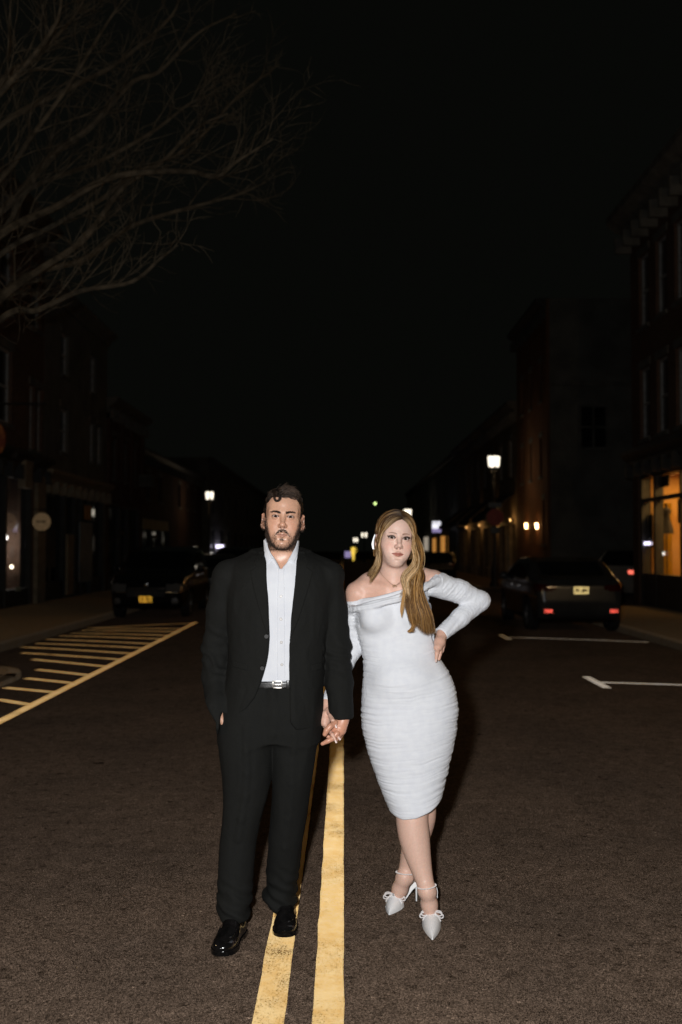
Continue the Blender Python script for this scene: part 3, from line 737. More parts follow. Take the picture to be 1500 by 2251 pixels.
bulb(26, 1246, 27.6, 0.05, M_BULB_S, 'display_light', 'small white light low in the left shop window', 0.5)
M_CARD = mat('pale_green_card', (0.45, 0.50, 0.40), 0.7); M_POST = mat('orange_poster', (0.42, 0.22, 0.06), 0.7); noisy(M_POST, (0.36, 0.18, 0.05), (0.5, 0.3, 0.1), 5, 3)
def flat_thing(px0, py0, px1, py1, x, m, name, label, cat, th=0.02):
    """thin board on a wall facing the street at x"""
    def on(px, py):   # intersect pixel ray with plane X = x
        d = (px - CX) / FPX * _rt + (CY - py) / FPX * _up + _fw; t = x / d[0]; return CAM + d * t
    a, b_ = on(px0, py1), on(px1, py0); mb = MB().box((x - th / 2, min(a[1], b_[1]), min(a[2], b_[2])), (x + th / 2, max(a[1], b_[1]), max(a[2], b_[2])), 0.004)
    o = mb.build(name, m); tag(o, label, cat); return o
flat_thing(35, 1290, 45, 1300, -8.36, M_CARD, 'notice_card', 'small pale green card low in the left shop window', 'card')
flat_thing(186, 1112, 200, 1142, -8.36, M_POST, 'poster', 'orange poster in the upper window over the pale shop door', 'poster')
M_PALE = mat('pale_door_paint', (0.20, 0.22, 0.23), 0.6); noisy(M_PALE, (0.16, 0.18, 0.185), (0.22, 0.24, 0.25), 3, 4)
flat_thing(174, 1150, 203, 1281, -8.44, M_PALE, 'door_panel', 'tall pale grey panel in the left shop front', 'panel', 0.05)
flat_thing(146, 1175, 161, 1308, -8.40, M_BROWNP, 'door_post', 'narrow beige upright board beside the pale panel', 'post', 0.08)
flat_thing(48, 1015, 66, 1072, -8.36, M_BROWNP, 'wall_block', 'beige corbel block over the dark shop corner', 'corbel', 0.20)
flat_thing(89, 1165, 122, 1250, -8.42, M_ROOM, 'window_blind', 'grey blind in the shop window under the round sign', 'blind', 0.02)
# warm room behind the leftmost pane
o = flat_thing(14, 1112, 42, 1250, -11.3, M_BROWNP, 'shop_display', 'brown display wall inside the left corner shop', 'display', 0.1)

# ---------------------------------------------------------------- right row
b = Bld('gown_shop_building', 'three storey brick corner building with amber lit gown shop on the right', 1, 15.0, 27.5, 8.0, 10.7, M_BR_A); b.shopdepth = 2.6
b.open.append((21.0, 26.95, KZ + 0.012, 3.55))
zt0 = 2.78
def bp_(nm, m, d0, d1, ya, yb, za, zb, par=None): return b.part(b.bx(MB(), d0, d1, ya, yb, za, zb), nm, m, par)
sf = bp_('shop_front', M_DTRIM, 0.03, 0.30, 21.0, 26.95, 3.42, 3.547)
for ya, yb in ((26.80, 26.947), (25.66, 25.82), (23.70, 23.80), (22.2, 22.3), (21.003, 21.15)): bp_('mullion', M_DTRIM, 0.04, 0.26, ya, yb, KZ + 0.014, 3.417, sf)
for ya, yb in ((25.823, 26.797), (23.803, 25.657), (22.303, 23.697), (21.153, 22.197)):
    bp_('transom_bar', M_DTRIM, 0.06, 0.22, ya, yb, zt0, zt0 + 0.10, sf); bp_('bulkhead', M_DTRIM, 0.06, 0.26, ya, yb, KZ + 0.014, 0.88, sf)
    bp_('pane', M_GLASS, 0.13, 0.138, ya, yb, 0.883, zt0 - 0.003, sf); bp_('pane', M_GLASS, 0.13, 0.138, ya, yb, zt0 + 0.103, 3.417, sf)
for yc in (26.3, 24.85, 23.4, 21.0, 19.4): b.window(yc, 4.45, 0.85, 1.9); b.window(yc, 7.45, 0.85, 1.95)
b.wall(); b.cornice(3.75, 0.45, 0.32, M_DTRIM); b.cornice(10.0, 0.75, 0.65, M_TRIM)
M_AMB = mat('amber_room_paint', (0.62, 0.34, 0.11), 0.85); noisy(M_AMB, (0.54, 0.28, 0.085), (0.66, 0.38, 0.13), 1.6, 4)
mb = MB(); b.bx(mb, 2.3, 2.4, 20.9, 27.15, 0.25, 3.6); b.bx(mb, 0.35, 2.297, 26.98, 27.10, 0.25, 3.6); b.bx(mb, 0.35, 2.297, 20.9, 21.0, 0.25, 3.6)
b.part(mb, 'room_wall', M_AMB)
b.part(b.bx(MB(), 0.35, 2.29, 21.01, 26.97, 0.70, 0.80), 'window_floor', M_BROWNP); b.part(b.bx(MB(), 0.35, 2.29, 21.01, 26.97, 3.55, 3.60), 'room_ceiling', M_AMB)
l = bpy.data.lights.new('shop_light', 'AREA'); l.energy = 165; l.color = (1.0, 0.60, 0.19); l.size = 1.0; l.shape = 'RECTANGLE'; l.size_y = 4.5
lo = bpy.data.objects.new('shop_light', l); COL.objects.link(lo); lo.parent = b.root; lo.matrix_parent_inverse = Matrix.Translation(b.off); lo.location = (b.X(1.1), 24.2, 3.5)
M_YCUR = mat('yellow_curtain', (0.75, 0.48, 0.02), 0.8); noisy(M_YCUR, (0.62, 0.38, 0.012), (0.8, 0.54, 0.04), 4, 4, stretch=(6, 6, 0.6))
def cur(ya, yb, z0, z1, d, m, name, label):
    R_ = []
    for i in range(41):
        x = ya + (yb - ya) * i / 40; y = d + 0.03 * math.sin(i * 1.25); R_.append([(x, y, z0), (x, y, z1), (x, y + 0.015, z1), (x, y + 0.015, z0)])
    o = MB().rings(R_).build(name, m, None, True); tag(o, label, 'curtain'); return o
cur(P(1449, 1150, 26.85)[0], P(1477, 1150, 26.85)[0], 0.81, 2.77, 26.85, M_YCUR, 'curtain', 'mustard yellow curtain behind the gown in the lit shop')
# the gown on its stand
g0 = (P(1465, 1140, 26.35)[0], 26.35); gw = empty('display_gown', (g0[0], g0[1], 0.8)); tag(gw, 'dark floor length gown on a stand in the amber shop window', 'gown')
M_GOWN = mat('dark_gown', (0.03, 0.028, 0.03), 0.7); noisy(M_GOWN, (0.02, 0.018, 0.02), (0.05, 0.045, 0.045), 9, 4)
zb = P(0, 1173, 26.35)[2] - 0.8; zt = P(0, 1108, 26.35)[2] - 0.8
R_ = []
for t, w in ((0, 0.26), (0.2, 0.22), (0.42, 0.15), (0.62, 0.12), (0.72, 0.16), (0.82, 0.15), (0.86, 0.06), (0.95, 0.045), (1.0, 0.07)):
    R_.append([((w * 0.7) * (1 + 0.06 * math.sin(7 * a)) * math.cos(a), w * (1 + 0.06 * math.sin(7 * a)) * math.sin(a), zb + (zt - zb) * t) for a in np.linspace(0, 2 * math.pi, 25)[:-1]])
MB().rings(R_).build('gown', M_GOWN, gw, True); MB().tube([(0, 0, 0), (0, 0, zb + 0.02)], 0.02, 8).lathe([(0.0001, 0), (0.14, 0), (0.14, 0.02), (0.0001, 0.03)], (0, 0, 0), 16).build('stand', M_IRON, gw, True)
M_BLK = mat('black_board', (0.012, 0.012, 0.012), 0.5); noisy(M_BLK, (0.008, 0.008, 0.008), (0.018, 0.018, 0.018), 6, 3)
flat_thing(1447, 1043, 1471, 1073, b.X(0.19), M_BLK, 'window_sign', 'black square sign in the transom light of the amber shop', 'sign')
flat_thing(1419, 1131, 1435, 1203, b.X(0.19), M_BLK, 'window_poster', 'tall black poster in the amber shop\'s narrow window', 'poster')
o = flat_thing(1416, 1191, 1428, 1198, b.X(0.13) - 0.03, M_BULB_P, 'neon_sign', 'tiny violet white lit sign across the black poster', 'sign', 0.03)
flat_thing(1491, 1095, 1506, 1150, b.X(0.19), M_BLK, 'window_poster', 'black poster at the right picture edge in the amber shop', 'poster')
# across the side street
b = Bld('sconce_building', 'tall brick building across the side street with two lit wall lanterns', 1, 37.0, 43.4, 7.6, 10.9, M_BR_D, depth=14)
for yc in (38.2, 40.2, 42.2): b.window(yc, 4.3, 0.5, 1.5, M_DTRIM); b.window(yc, 7.2, 0.5, 1.5, M_DTRIM)
b.window(37.75, 1.7, 0.42, 1.7, M_DTRIM); b.wall(); b.cornice(10.4, 0.5, 0.4, M_DTRIM)
b.part(MB().box((7.7, 36.94, KZ + 0.03), (21.5, 36.997, 10.88)), 'side_wall', M_STUC)
mb = MB(); 
for (xa, xb, za, zb2) in ((8.75, 8.85, 5.2, 6.9), (9.75, 9.85, 5.2, 6.9), (8.85, 9.75, 5.2, 5.3), (8.85, 9.75, 6.8, 6.9), (9.27, 9.33, 5.3, 6.8), (8.85, 9.75, 6.02, 6.08)): mb.box((xa, 36.87, za), (xb, 36.937, zb2))
w_ = b.part(mb, 'window', M_TRIM); b.part(MB().box((8.85, 36.90, 5.3), (9.75, 36.925, 6.8)), 'pane', M_PANE, w_)
b.part(MB().box((7.75, 36.86, 7.6), (16.0, 36.937, 7.75)), 'string_course', M_TRIM)
M_LANT = lamp_mat('lantern_glow', (1.0, 0.68, 0.30), 10); M_DIML = lamp_mat('dim_lamp_glow', (1.0, 0.50, 0.16), 0.3)
for i, (px, lab) in enumerate(((1159, 'farther of two lit lanterns on the orange brick wall'), (1182, 'nearer of two lit lanterns on the orange brick wall'))):
    Y = 7.6 * FPX / (px - 755); c = P(px, 1156, Y); o = empty('wall_lantern', c); tag(o, lab, 'lantern', 'pair of lit wall lanterns')
    MB().lathe([(0.0001, -0.12), (0.07, -0.12), (0.10, 0.10), (0.0001, 0.10)], (0, 0, 0), 8).build('glass', M_LANT, o, False)
    MB().lathe([(0.13, 0.105), (0.10, 0.16), (0.02, 0.21), (0.0001, 0.24)], (0, 0, 0), 8).build('cap', M_IRON, o, False)
    MB().tube([(0, 0, -0.12), (0.05, 0, -0.22), (7.6 - c[0] - 0.005, 0, -0.2)], 0.018, 6).build('bracket', M_IRON, o, True)
    l = bpy.data.lights.new('lantern_light', 'POINT'); l.energy = 8; l.color = (1.0, 0.42, 0.11); l.shadow_soft_size = 0.08; lo = bpy.data.objects.new('lantern_light', l); COL.objects.link(lo); lo.parent = o; lo.location = (-0.12, 0, 0.05)
b = Bld('awning_building', 'two storey building with dark sloping awnings past the wall lanterns', 1, 43.42, 66.0, 7.6, 8.0, M_BR_C, depth=10); b.shopdepth = 3.0
bays = [(44.0, 48.6), (49.4, 54.2), (55.0, 59.8), (60.6, 65.4)]
for ya, yb in bays: b.shop(ya, yb, 2.75, [1, 0.7, 1], door=1, pil=M_BROWNP)
for i in range(8): b.window(45.2 + i * 2.75, 4.8, 0.95, 1.7)
b.wall(); b.cornice(7.4, 0.6, 0.45)
M_AWN = mat('black_awning_canvas', (0.022, 0.020, 0.018), 0.85); noisy(M_AWN, (0.015, 0.013, 0.012), (0.03, 0.027, 0.024), 7, 4)
for i, (ya, yb) in enumerate(bays):
    o = empty('awning', (7.6, (ya + yb) / 2, 3.0)); tag(o, ['nearest', 'second', 'third', 'farthest'][i] + ' dark sloping shop awning on the right hand building', 'awning', 'row of shop awnings')
    h = (yb - ya) / 2 - 0.05; mb = MB(); mb.rings([[(-0.01, y, 1.05), (-1.35, y, -0.02), (-1.35, y, -0.22), (-1.30, y, -0.22), (-1.30, y, -0.04), (-0.01, y, 0.99)] for y in (-h, h)]); mb.build('canvas', M_AWN, o)
    for y in (-h, h): MB().tube([(-0.02, y, 0.97), (-1.28, y, -0.10)], 0.02, 6).tube([(-0.02, y, -0.10), (-1.28, y, -0.10)], 0.015, 6).build('frame', M_IRON, o, True)
for i, Y in enumerate((44.3, 49.0, 54.6, 60.2)):
    o = empty('wall_lamp', (7.45, Y, 2.80)); tag(o, ['nearest', 'second', 'third', 'farthest'][i] + ' small warm wall lamp between the awnings', 'lamp', 'small lamps between the awnings')
    MB().lathe([(0.0001, -0.05), (0.03, -0.05), (0.035, 0.04), (0.0001, 0.04)], (0, 0, 0), 10).build('glass', M_DIML, o, True); MB().box((0.0, -0.03, -0.03), (0.146, 0.03, 0.03)).build('bracket', M_IRON, o)
    l = bpy.data.lights.new('wall_lamp_light', 'POINT'); l.energy = 9; l.color = (1.0, 0.52, 0.16); l.shadow_soft_size = 0.05; lo = bpy.data.objects.new('wall_lamp_light', l); COL.objects.link(lo); lo.parent = o; lo.location = (-0.10, 0, -0.02)
b = Bld('far_shops', 'distant dark shops at the far end of the right side', 1, 66.02, 128.0, 8.2, 8.5, M_STUC); b.shopdepth = 3.0
for i in range(11): b.window(70 + i * 5.2, 4.6, 1.1, 1.7, M_DTRIM)
b.shop(72, 84, 2.9, [1, 1, 1, 1], door=None); b.wall(); b.cornice(8.0, 0.5, 0.3, M_DTRIM, False)
M_LITW = lamp_mat('lit_shop_window', (1.0, 0.86, 0.68), 0.30); M_LITO = lamp_mat('amber_shop_window', (1.0, 0.42, 0.08), 0.42); M_SIGNW = lamp_mat('white_sign_box', (0.92, 0.92, 1.0), 1.1); M_SIGNP = lamp_mat('violet_sign_box', (0.55, 0.45, 0.85), 0.45)
sg = empty('lit_sign', P(960, 1160, 74)); tag(sg, 'lit white and violet projecting sign right of her head', 'sign'); c = P(960, 1160, 74)
at_sign(MB().box((c[0] - 0.33, c[1] - 0.06, c[2] - 0.06), (c[0] + 0.33, c[1] + 0.06, c[2] + 0.28), 0.03), 'white_panel', M_SIGNW); at_sign(MB().box((c[0] - 0.33, c[1] - 0.06, c[2] - 0.36), (c[0] + 0.33, c[1] + 0.06, c[2] - 0.07), 0.02), 'violet_panel', M_SIGNP)
mb = MB()
for i in range(4): mb.box((c[0] - 0.30 + i * 0.16, c[1] - 0.05, c[2] + 0.32), (c[0] - 0.18 + i * 0.16, c[1] + 0.05, c[2] + 0.47))
at_sign(mb, 'top_letters', M_SIGNW)['kind'] = 'stuff'
at_sign(MB().tube([(c[0], c[1], c[2] - 0.36), (c[0], c[1], KZ)], 0.05, 8), 'post', M_IRON)
for (x0, x1, y0, y1, m, lab) in ((933, 941, 1180, 1210, M_LITW, 'pale lit window strip beyond her shoulder'), (952, 960, 1183, 1214, M_LITO, 'left amber lit window strip under the violet sign'), (970, 978, 1178, 1214, M_LITO, 'right amber lit window strip under the violet sign')):
    flat_thing(x0, y0, x1, y1, 8.1, m, 'lit_window', lab, 'window', 0.06)
# ---------------------------------------------------------------- street lamps
M_GLOBE = lamp_mat('lamp_globe', (1.0, 0.90, 0.72), 1.7)
def lamp(x, y, zc, label, n=4, scale=1.0, light=25, rot=0.3):
    o = empty('street_lamp', (x, y, KZ)); tag(o, label, 'street lamp', 'lit street lamps'); h = zc - KZ
    MB().lathe([(0.0001, 0), (0.20, 0), (0.20, 0.12), (0.14, 0.22), (0.13, 0.7), (0.09, 0.85), (0.075, 1.0)], (0, 0, 0), 14).build('base', M_IRON, o, True)
    MB().tube([(0, 0, 1.0), (0, 0, h - 0.45 * scale)], [0.07, 0.05], 10).build('pole', M_IRON, o, True)
    for k in range(n):
        a = rot + 2 * math.pi * k / n; r = 0.20 * scale if n > 1 else 0.0; cx_, cy_ = r * math.cos(a), r * math.sin(a)
        MB().tube([(0, 0, h - 0.50 * scale), (cx_ * 0.8, cy_ * 0.8, h - 0.46 * scale), (cx_, cy_, h - 0.30 * scale)], 0.022, 6).build('arm', M_IRON, o, True)
        s = scale
        MB().lathe([(0.0001, -0.28 * s), (0.05 * s, -0.28 * s), (0.085 * s, -0.18 * s), (0.100 * s, 0.02 * s), (0.115 * s, 0.20 * s), (0.085 * s, 0.245 * s), (0.0001, 0.25 * s)], (cx_, cy_, h), 14).build('globe', M_GLOBE, o, True)
        MB().lathe([(0.06 * s, -0.34 * s), (0.07 * s, -0.285 * s), (0.0001, -0.285 * s)], (cx_, cy_, h), 10).build('collar', M_IRON, o, True)
    if light:
        l = bpy.data.lights.new('street_lamp_light', 'POINT'); l.energy = light; l.color = (1.0, 0.66, 0.33); l.shadow_soft_size = 0.25; lo = bpy.data.objects.new('street_lamp_light', l); COL.objects.link(lo); lo.parent = o; lo.location = (0, 0, h - 0.9 * scale)
    return o
c = P(1086, 1014, 40); lamp(c[0], 40, c[2], 'lit cluster street lamp on the right pavement before the awnings', 4, 0.84, 14)
c = P(460, 1089, 58); lamp(c[0], 58, c[2], 'lit street lamp on the left pavement beside the man\'s head', 3, 0.85, 10)
c = P(896, 1127, 92); lamp(c[0], 92, c[2], 'lit street lamp globe just above the woman\'s hair', 3, 1.25, 0)
c = P(801, 1176, 112); lamp(c[0], 112, c[2], 'far twin globe street lamp between the couple', 2, 1.0, 0, rot=0.1)
c = P(782, 1187, 118); lamp(c[0], 118, c[2], 'farthest low street lamp above the yellow banner', 2, 0.95, 0, rot=0.6)
lamp(6.3, 7.0, 4.9, 'added fill street lamp continuing the right row, beside the camera and out of view', 4, 1.0, 190); lamp(-7.6, 3.0, 4.9, 'added fill street lamp continuing the left row, beside the camera and out of view', 4, 1.0, 190)  # both lamps added out of view to fill the shadows with warm light
# traffic island at the end of the street
M_YSIGN = lamp_mat('lit_yellow_banner', (1.0, 0.66, 0.07), 1.0)
mb = MB(); R_ = []
for a in np.linspace(0, 2 * math.pi, 25)[:-1]: pass
isl = MB().lathe([(0.0001, 0.16), (5.2, 0.16), (5.4, 0.10), (5.45, 0.0)], (0, 121, -0.10), 40).build('traffic_island', M_KERB, None, True); isl['kind'] = 'structure'
def signpost(px, py, Y, w, h, m, name, label, cat, taper=False):
    c = P(px, py, Y); o = empty(name, (c[0], c[1], 0.06)); tag(o, label, cat); z = c[2] - 0.06
    if taper: MB().lathe([(0.0001, -h), (w * 0.18, -h), (w * 0.25, -h * 0.55), (w * 0.5, 0.0), (w * 0.5, h * 0.5), (w * 0.38, h * 0.62), (0.0001, h * 0.62)], (0, 0, z), 16).build('shade', m, o, True)
    else: MB().box((-w / 2, -0.03, z - h / 2), (w / 2, 0.03, z + h / 2), 0.02).build('board', m, o)
    MB().tube([(0, 0, 0), (0, 0, z - h * 0.45)], 0.05, 8).build('post', M_IRON if not taper else m, o, True)
    return o
signpost(778, 1215, 119, 0.66, 1.05, M_YSIGN, 'lit_banner', 'glowing yellow tapered banner light in the street between the couple', 'lamp', True)
signpost(765, 1219, 117.5, 0.72, 0.75, M_SIGNP, 'parking_sign', 'small violet lit square sign left of the yellow banner', 'sign')
c = P(825, 1107, 100); bulb(825, 1107, 100, 0.13, lamp_mat('green_bulb', (0.75, 1.0, 0.35), 2.2), 'high_lamp', 'tiny greenish light high above the street', 0.3)
bulb(490, 1222, 68, 0.11, M_BULB_W, 'low_lamp', 'left of two low white lights beside the man\'s shoulder', 0.2, 'low white lights far left'); bulb(520, 1217, 76, 0.11, M_BULB_W, 'low_lamp', 'right of two low white lights beside the man\'s shoulder', 0.2, 'low white lights far left')
flat_thing(476, 1198, 491, 1205, -8.8, M_BULB_P, 'neon_sign', 'violet white lit sign far behind the man\'s shoulder', 'sign', 0.08)
# stop sign on the right pavement
c = P(1089, 1137, 37.8); o = empty('stop_sign', (c[0], c[1], KZ)); tag(o, 'red octagonal sign on a post below the right street lamp', 'sign')
M_STOP = mat('red_sign_face', (0.45, 0.035, 0.025), 0.4); noisy(M_STOP, (0.40, 0.03, 0.02), (0.5, 0.05, 0.035), 5, 2); h = c[2] - KZ
MB().prism([(0.34 * math.cos(a), h + 0.34 * math.sin(a)) for a in np.linspace(math.pi / 8, 2 * math.pi + math.pi / 8, 9)[:-1]], -0.012, 0.012, 'y').build('face', M_STOP, o)
MB().box((-0.25, -0.02, h + 0.36), (0.25, 0.02, h + 0.56), 0.01).build('name_plate', M_PALE, o); MB().box((-0.18, -0.02, h - 0.62), (0.18, 0.02, h - 0.38), 0.01).build('lower_plate', M_PALE, o); MB().tube([(0, 0.03, 0), (0, 0.03, h + 0.5)], 0.03, 8).build('post', M_TRIM, o, True)

# ---------------------------------------------------------------- bare tree
M_BARK = mat('bark', (0.16, 0.135, 0.10), 0.9, spec=0.15); noisy(M_BARK, (0.036, 0.030, 0.021), (0.112, 0.093, 0.066), 9, 6, bump=0.6, bscale=60, dist=0.01)
tree = empty('bare_tree', (-6.4, 11.4, KZ)); tag(tree, 'leafless tree reaching over the street from the left', 'tree'); TO = Matrix.Translation(-Vector(tree.location))
def tpart(mb, name, kind=None):
    o = mb.build(name, M_BARK, tree, True); o.matrix_parent_inverse = TO
    if kind: o['kind'] = kind
    return o
troot = np.array([-6.4, 11.4, KZ])
tpart(MB().tube(crom([troot - [0, 0, 0.05], troot + [0.03, 0.02, 1.2], troot + [0.10, -0.03, 2.4], troot + [0.3, 0.0, 3.4], troot + [0.6, -0.1, 4.4]], 16), list(np.linspace(0.24, 0.14, 16)), 12), 'trunk')
limbs = [[(0, 277), (136, 203), (248, 145), (322, 87), (384, 25), (397, -40)], [(0, 467), (124, 335), (198, 281), (289, 182), (351, 157), (434, 74), (520, 30)], [(0, 513), (62, 418), (207, 360), (331, 293), (413, 231), (470, 205)],
         [(0, 657), (91, 591), (186, 525), (269, 413), (351, 360), (434, 281), (500, 250)], [(0, 650), (83, 597), (186, 570), (285, 500), (393, 463), (517, 430), (585, 400)], [(0, 703), (83, 682), (174, 641), (289, 620), (351, 570), (390, 540)],
         [(0, 517), (124, 455), (248, 389), (405, 376), (475, 389), (521, 355), (600, 306)], [(0, 205), (62, 136), (124, 50), (140, -40)], [(0, 182), (83, 120), (165, 33), (200, -40)], [(0, 395), (70, 300), (150, 190), (230, 60), (290, -30)], [(0, 560), (110, 500), (220, 440), (300, 380), (420, 320), (520, 215), (590, 160)]]
tw = MB(); ntw = 0
trg = random.Random(5)
def grow(p, d, ln, r, lev):
    """twig: a short wandering tapered branch with side shoots"""
    global ntw
    n = 5; pts = [p]; dd = np.array(d)
    for i in range(n):
        dd = dd + np.array([trg.gauss(0, 0.16), trg.gauss(0, 0.16), trg.gauss(0.03, 0.14)]); dd /= np.linalg.norm(dd); pts.append(pts[-1] + dd * ln / n)
    tw.tube(pts, list(np.linspace(r, r * 0.35, n + 1)), 4 if lev else 5, False); ntw += 1
    if lev >= 2: return
    for i in range(1, n + 1):
        for _ in range(2 if lev == 0 else 1):
            if trg.random() < 0.50:
                s = np.array([trg.gauss(0, 1), trg.gauss(0, 1), trg.gauss(0.2, 0.8)]); s -= dd * s.dot(dd); s /= np.linalg.norm(s) + 1e-6
                q = dd * 0.75 + s * 0.62; q /= np.linalg.norm(q); grow(pts[i], q, ln * trg.uniform(0.4, 0.7), max(r * 0.5, 0.003), lev + 1)
for k, lb in enumerate(limbs):
    Y0 = 11.2 + trg.uniform(-1.0, 1.4); dy = trg.uniform(-0.35, 0.25)
    pts = [P(x, y, Y0 + dy * i) for i, (x, y) in enumerate(lb)]
    z0 = min(max(pts[0][2] - 1.9, 2.2), 4.6); st = np.array([-6.35 + 0.12 * max(z0 - 3, 0), 11.4, z0]); mid = (st + pts[0]) / 2 + np.array([0, 0, -0.15])
    cv = crom([st, mid] + pts, 40); r0 = 0.043 if k in (1, 3, 6, 4) else 0.032
    tpart(MB().tube(cv, list(np.linspace(r0 * 1.5, 0.009, 40)), 7), 'limb')
    for i in range(9, 40):
        for _ in range(2):
            if trg.random() < 0.30:
                d = cv[min(i + 1, 39)] - cv[i - 1]; d /= np.linalg.norm(d); s = np.array([trg.gauss(0, 1), trg.gauss(0, 1), trg.gauss(0.3, 0.9)]); s -= d * s.dot(d); s /= np.linalg.norm(s) + 1e-6
                q = d * 0.8 + s * 0.55; q /= np.linalg.norm(q); grow(cv[i], q, trg.uniform(0.5, 1.3) * (1.25 - i / 60), 0.013 - 0.00017 * i, 0 if trg.random() < 0.5 else 1)
tpart(tw, 'twigs', 'stuff')
# ================================================================== CARS
M_CARB = mat('black_car_paint', (0.006, 0.006, 0.007), 0.22, spec=0.5, coat=0.6); noisy(M_CARB, (0.005, 0.005, 0.006), (0.008, 0.008, 0.009), 3, 3)
M_CARG = mat('dark_grey_car_paint', (0.012, 0.013, 0.014), 0.25, spec=0.5, coat=0.5); noisy(M_CARG, (0.026, 0.028, 0.029), (0.036, 0.038, 0.039), 3, 3)
M_CARS = mat('silver_car_paint', (0.30, 0.29, 0.26), 0.35, metal=0.2, coat=0.5); noisy(M_CARS, (0.27, 0.26, 0.235), (0.33, 0.32, 0.29), 3, 3)
M_CGLASS = mat('car_glass', (0.006, 0.007, 0.008), 0.05, spec=0.6); noisy(M_CGLASS, (0.004, 0.005, 0.006), (0.009, 0.010, 0.011), 2, 2)
M_TYRE = mat('tyre_rubber', (0.010, 0.010, 0.010), 0.85); noisy(M_TYRE, (0.007, 0.007, 0.007), (0.015, 0.014, 0.014), 20, 4)
M_RIM = mat('wheel_rim', (0.28, 0.28, 0.28), 0.35, metal=0.8); noisy(M_RIM, (0.22, 0.22, 0.22), (0.32, 0.32, 0.32), 20, 3)
M_CHROME = mat('chrome', (0.7, 0.7, 0.7), 0.12, metal=1.0); M_BLKP = mat('black_plastic', (0.010, 0.010, 0.010), 0.6)
M_HEADL = mat('headlamp_lens', (0.10, 0.10, 0.10), 0.08, spec=0.8, coat=0.6); M_TAIL = mat('tail_lamp_lens', (0.045, 0.004, 0.004), 0.1, spec=0.6)
M_TAILON = lamp_mat('lit_tail_lamp', (1.0, 0.16, 0.10), 1.3)
def retro_mat(name, col, rough):
    m = bpy.data.materials.new(name); m.use_nodes = True; nt = m.node_tree
    for n in list(nt.nodes):
        if n.type != 'OUTPUT_MATERIAL': nt.nodes.remove(n)
    out = [n for n in nt.nodes if n.type == 'OUTPUT_MATERIAL'][0]
    gl = N(m, 'ShaderNodeBsdfGlossy', Roughness=rough); tc = N(m, 'ShaderNodeTexCoord'); no = N(m, 'ShaderNodeTexNoise', Scale=14, Detail=2); L(m, tc.outputs['Object'], no.inputs['Vector'])
    r = N(m, 'ShaderNodeValToRGB'); r.color_ramp.elements[0].color = (*[q * 0.9 for q in col], 1); r.color_ramp.elements[1].color = (*col, 1); L(m, no.outputs['Fac'], r.inputs['Fac']); L(m, r.outputs['Color'], gl.inputs['Color']); L(m, gl.outputs[0], out.inputs['Surface'])
    return m
M_PLATEY = retro_mat('gold_plate_sheeting', (0.97, 0.78, 0.36), 0.17); M_PLATEC = retro_mat('cream_plate_sheeting', (0.985, 0.90, 0.66), 0.16); M_REFL = retro_mat('red_reflector_sheeting', (0.98, 0.48, 0.42), 0.17)
M_GLYPH = mat('plate_lettering', (0.10, 0.06, 0.02), 0.7)
def retro_sheet(w, h, a=0.012):
    """prismatic reflective sheeting: a field of corner cubes facing -y"""
    mb = MB(); hh = a * math.sqrt(3) / 2; ap = a / math.sqrt(6); rows = int(h / hh); cols = int(w / a)
    for j in range(rows):
        for i in range(cols):
            for up in (0, 1):
                x0 = -w / 2 + a * i + (a / 2 if j % 2 else 0); z0 = -h / 2 + hh * j
                t = [(x0, z0), (x0 + a, z0), (x0 + a / 2, z0 + hh)] if not up else [(x0 + a, z0), (x0 + 1.5 * a, z0 + hh), (x0 + a / 2, z0 + hh)]
                c = (sum(p[0] for p in t) / 3, sum(p[1] for p in t) / 3)
                mb.add([(p[0], 0, p[1]) for p in t] + [(c[0], ap, c[1])], [(0, 1, 3), (1, 2, 3), (2, 0, 3)])
    return mb
